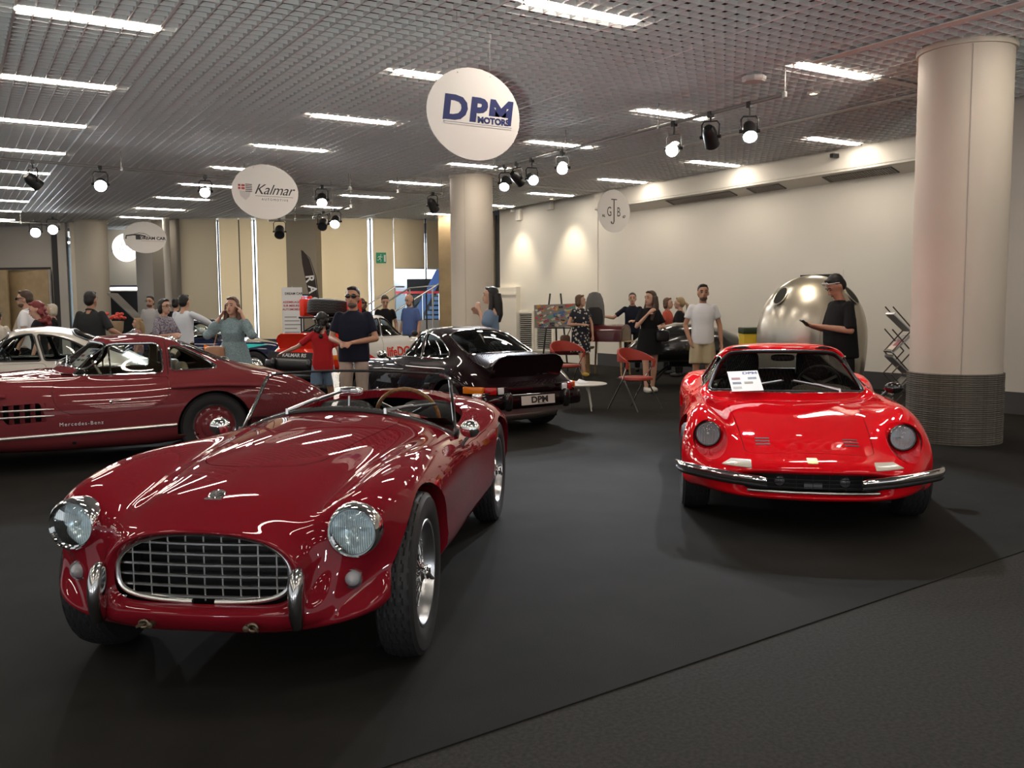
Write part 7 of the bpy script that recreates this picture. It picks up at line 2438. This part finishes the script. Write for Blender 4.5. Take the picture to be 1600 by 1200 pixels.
# two women talking by the wall
person(at(1043, 19.4), 330, 1.60, 'woman with short red-brown hair and orange top facing the blonde', ('chestnut', 'bob'), dict(m=cloth('orange', (.45, .09, .06)), sleeve=.6), dict(kind='trousers', m=BLKC), sex='f', head=(0, 0))
person(at(1062, 18.6), 155, 1.60, 'woman with blonde ponytail in black seen from behind by the car nose', ('blond', 'pony'), dict(m=BLKC, sleeve=1.2, fat=1.2, belly=.02), dict(kind='trousers', m=BLKC), sex='f', girth=1.15)
# man in white T-shirt
person(at(1098, 14.3), 266, 1.77, 'man in white T-shirt and beige shorts with one hand in his pocket', ('dark', 'short'), dict(m=WHC, sleeve=.62, fat=1.25, hem=.84), dict(kind='shorts', m=cloth('sand', (.44, .37, .25)), len=.88, fat=1.12), ((V(.26, -.03, 1.13), V(.20, .05, .90), V(-1, 0, 0)), (V(-.26, -.03, 1.13), V(-.28, .03, .87))), beard=mat('stubble_dark', (.10, .06, .04), .7), skin=SKIN2, shoes=(.5, .5, .5), girth=1.02)
# man with phone in front of the silver pod
w, HM = person(at(1318, 10.9), 188, 1.80, 'man in black T-shirt bent over his phone before the silver pod', ('dark', 'short'), dict(m=BLKC, sleeve=.95, fat=1.45, hem=.80, belly=.06), dict(kind='shorts', m=BLKC, len=.9, fat=1.1), ((V(.28, .06, 1.12), V(.14, .33, 1.17), V(-.3, -.2, .8)), (V(-.28, .06, 1.12), V(-.06, .34, 1.17), V(.3, -.2, .8))), head=(0, -38), shade='head', skin=SKIN2, lean=.10, girth=1.22)
held('phone', w, [('phone_case', G().box(-.04, .035, -.075, .075, -.006, .006, MX((.03, .44, 1.20), (.55, 0, 0))), BLACK)], 'dark mobile phone in the hands of the man before the pod', 'phone')
# group at the left
person(at(42, 13.9), 190, 1.74, 'man in white polo and sunglasses turned to the side at the far left', ('brown', 'short'), dict(m=WHC, sleeve=.75, fat=1.2, collar=1), dict(kind='trousers', m=BLKC), shade='eyes', beard=mat('stubble_dark', (.10, .06, .04), .7), head=(0, -6))
person(at(60, 12.9), 195, 1.57, 'red-haired woman in black top with pale strap beside the man in white', ('red', 'curly'), dict(m=BLKC, sleeve=.3, hem=.9), dict(kind='trousers', m=BLKC), sex='f', head=(15, -20))
person(at(45, 15.6), 120, 1.62, 'grey-haired visitor half hidden behind the man in white', ('grey', 'bun'), dict(m=cloth('sand2', (.40, .34, .25)), sleeve=1.6), dict(kind='trousers', m=BLKC), sex='f')
person(at(82, 17.5), 200, 1.55, 'white-haired woman in black by the dark door post', ('white', 'bob'), dict(m=BLKC, sleeve=.8), dict(kind='trousers', m=BLKC), sex='f')
person(at(-4, 15.8), 100, 1.42, 'person in pale top cut off at the left edge', ('dark', 'short'), dict(m=cloth('cream', (.6, .55, .48)), sleeve=1.5), dict(kind='trousers', m=BLKC))
person(at(143, 14.0), 80, 1.72, 'broad man in dark shirt seen from behind at the grey column', ('dark', 'short'), dict(m=cloth('charcoal', (.028, .029, .030)), sleeve=.95, fat=1.3, collar=1, belly=.02), dict(kind='trousers', m=BLKC), ((V(.32, .0, 1.16), V(.40, .22, 1.05), V(0, 0, -1)), (V(-.27, -.02, 1.12), V(-.25, .08, .88))), girth=1.25, skin=SKIN2)
BLOU = cloth('blouse', (.22, .20, .24), var=(40, .8))
person(at(257, 14.2), 335, 1.60, 'woman in patterned blouse and glasses hugging a dark folder', ('dark', 'bob'), dict(m=BLOU, sleeve=.9, fat=1.2), dict(kind='trousers', m=BLKC), ((V(.26, .05, 1.12), V(.06, .24, 1.16), V(-.5, 0, -.5), V(-.4, 0, 0)), (V(-.26, .05, 1.12), V(-.02, .25, 1.12), V(.5, 0, -.5), V(.4, 0, 0))), sex='f', shade='glasses')
person(at(287, 15.9), 75, 1.69, 'man in white shirt seen from behind bending to the right', ('dark', 'short'), dict(m=cloth('white_shirt', (.66, .70, .76)), sleeve=1.8, fat=1.2), dict(kind='trousers', m=BLKC), ((V(.32, .12, 1.30), V(.40, .32, 1.18), V(0, 0, -1)), (V(-.24, .05, 1.14), V(-.10, .26, 1.10), V(0, 0, -1))), lean=.05)
person(at(236, 20.9), 265, 1.73, 'bearded man in grey T-shirt behind the raised car lid', ('dark', 'short'), dict(m=cloth('pale_grey', (.4, .4, .4)), sleeve=.7), dict(kind='trousers', m=BLKC), shade='glasses', beard=mat('stubble_dark', (.10, .06, .04), .7))
person(at(215, 17.2), 200, 1.28, 'blonde child looking left near the red flowers', ('blond', 'longback'), dict(m=cloth('rose', (.4, .2, .2)), sleeve=.6), dict(kind='trousers', m=DENIM), sex='f')
person(at(276, 20.9), 80, 1.67, 'dark-haired visitor mostly hidden behind the man in the white shirt', ('dark', 'bun'), dict(m=BLKC, sleeve=1.2), dict(kind='trousers', m=BLKC), sex='f')
bpy.data.scenes.remove(PSC)
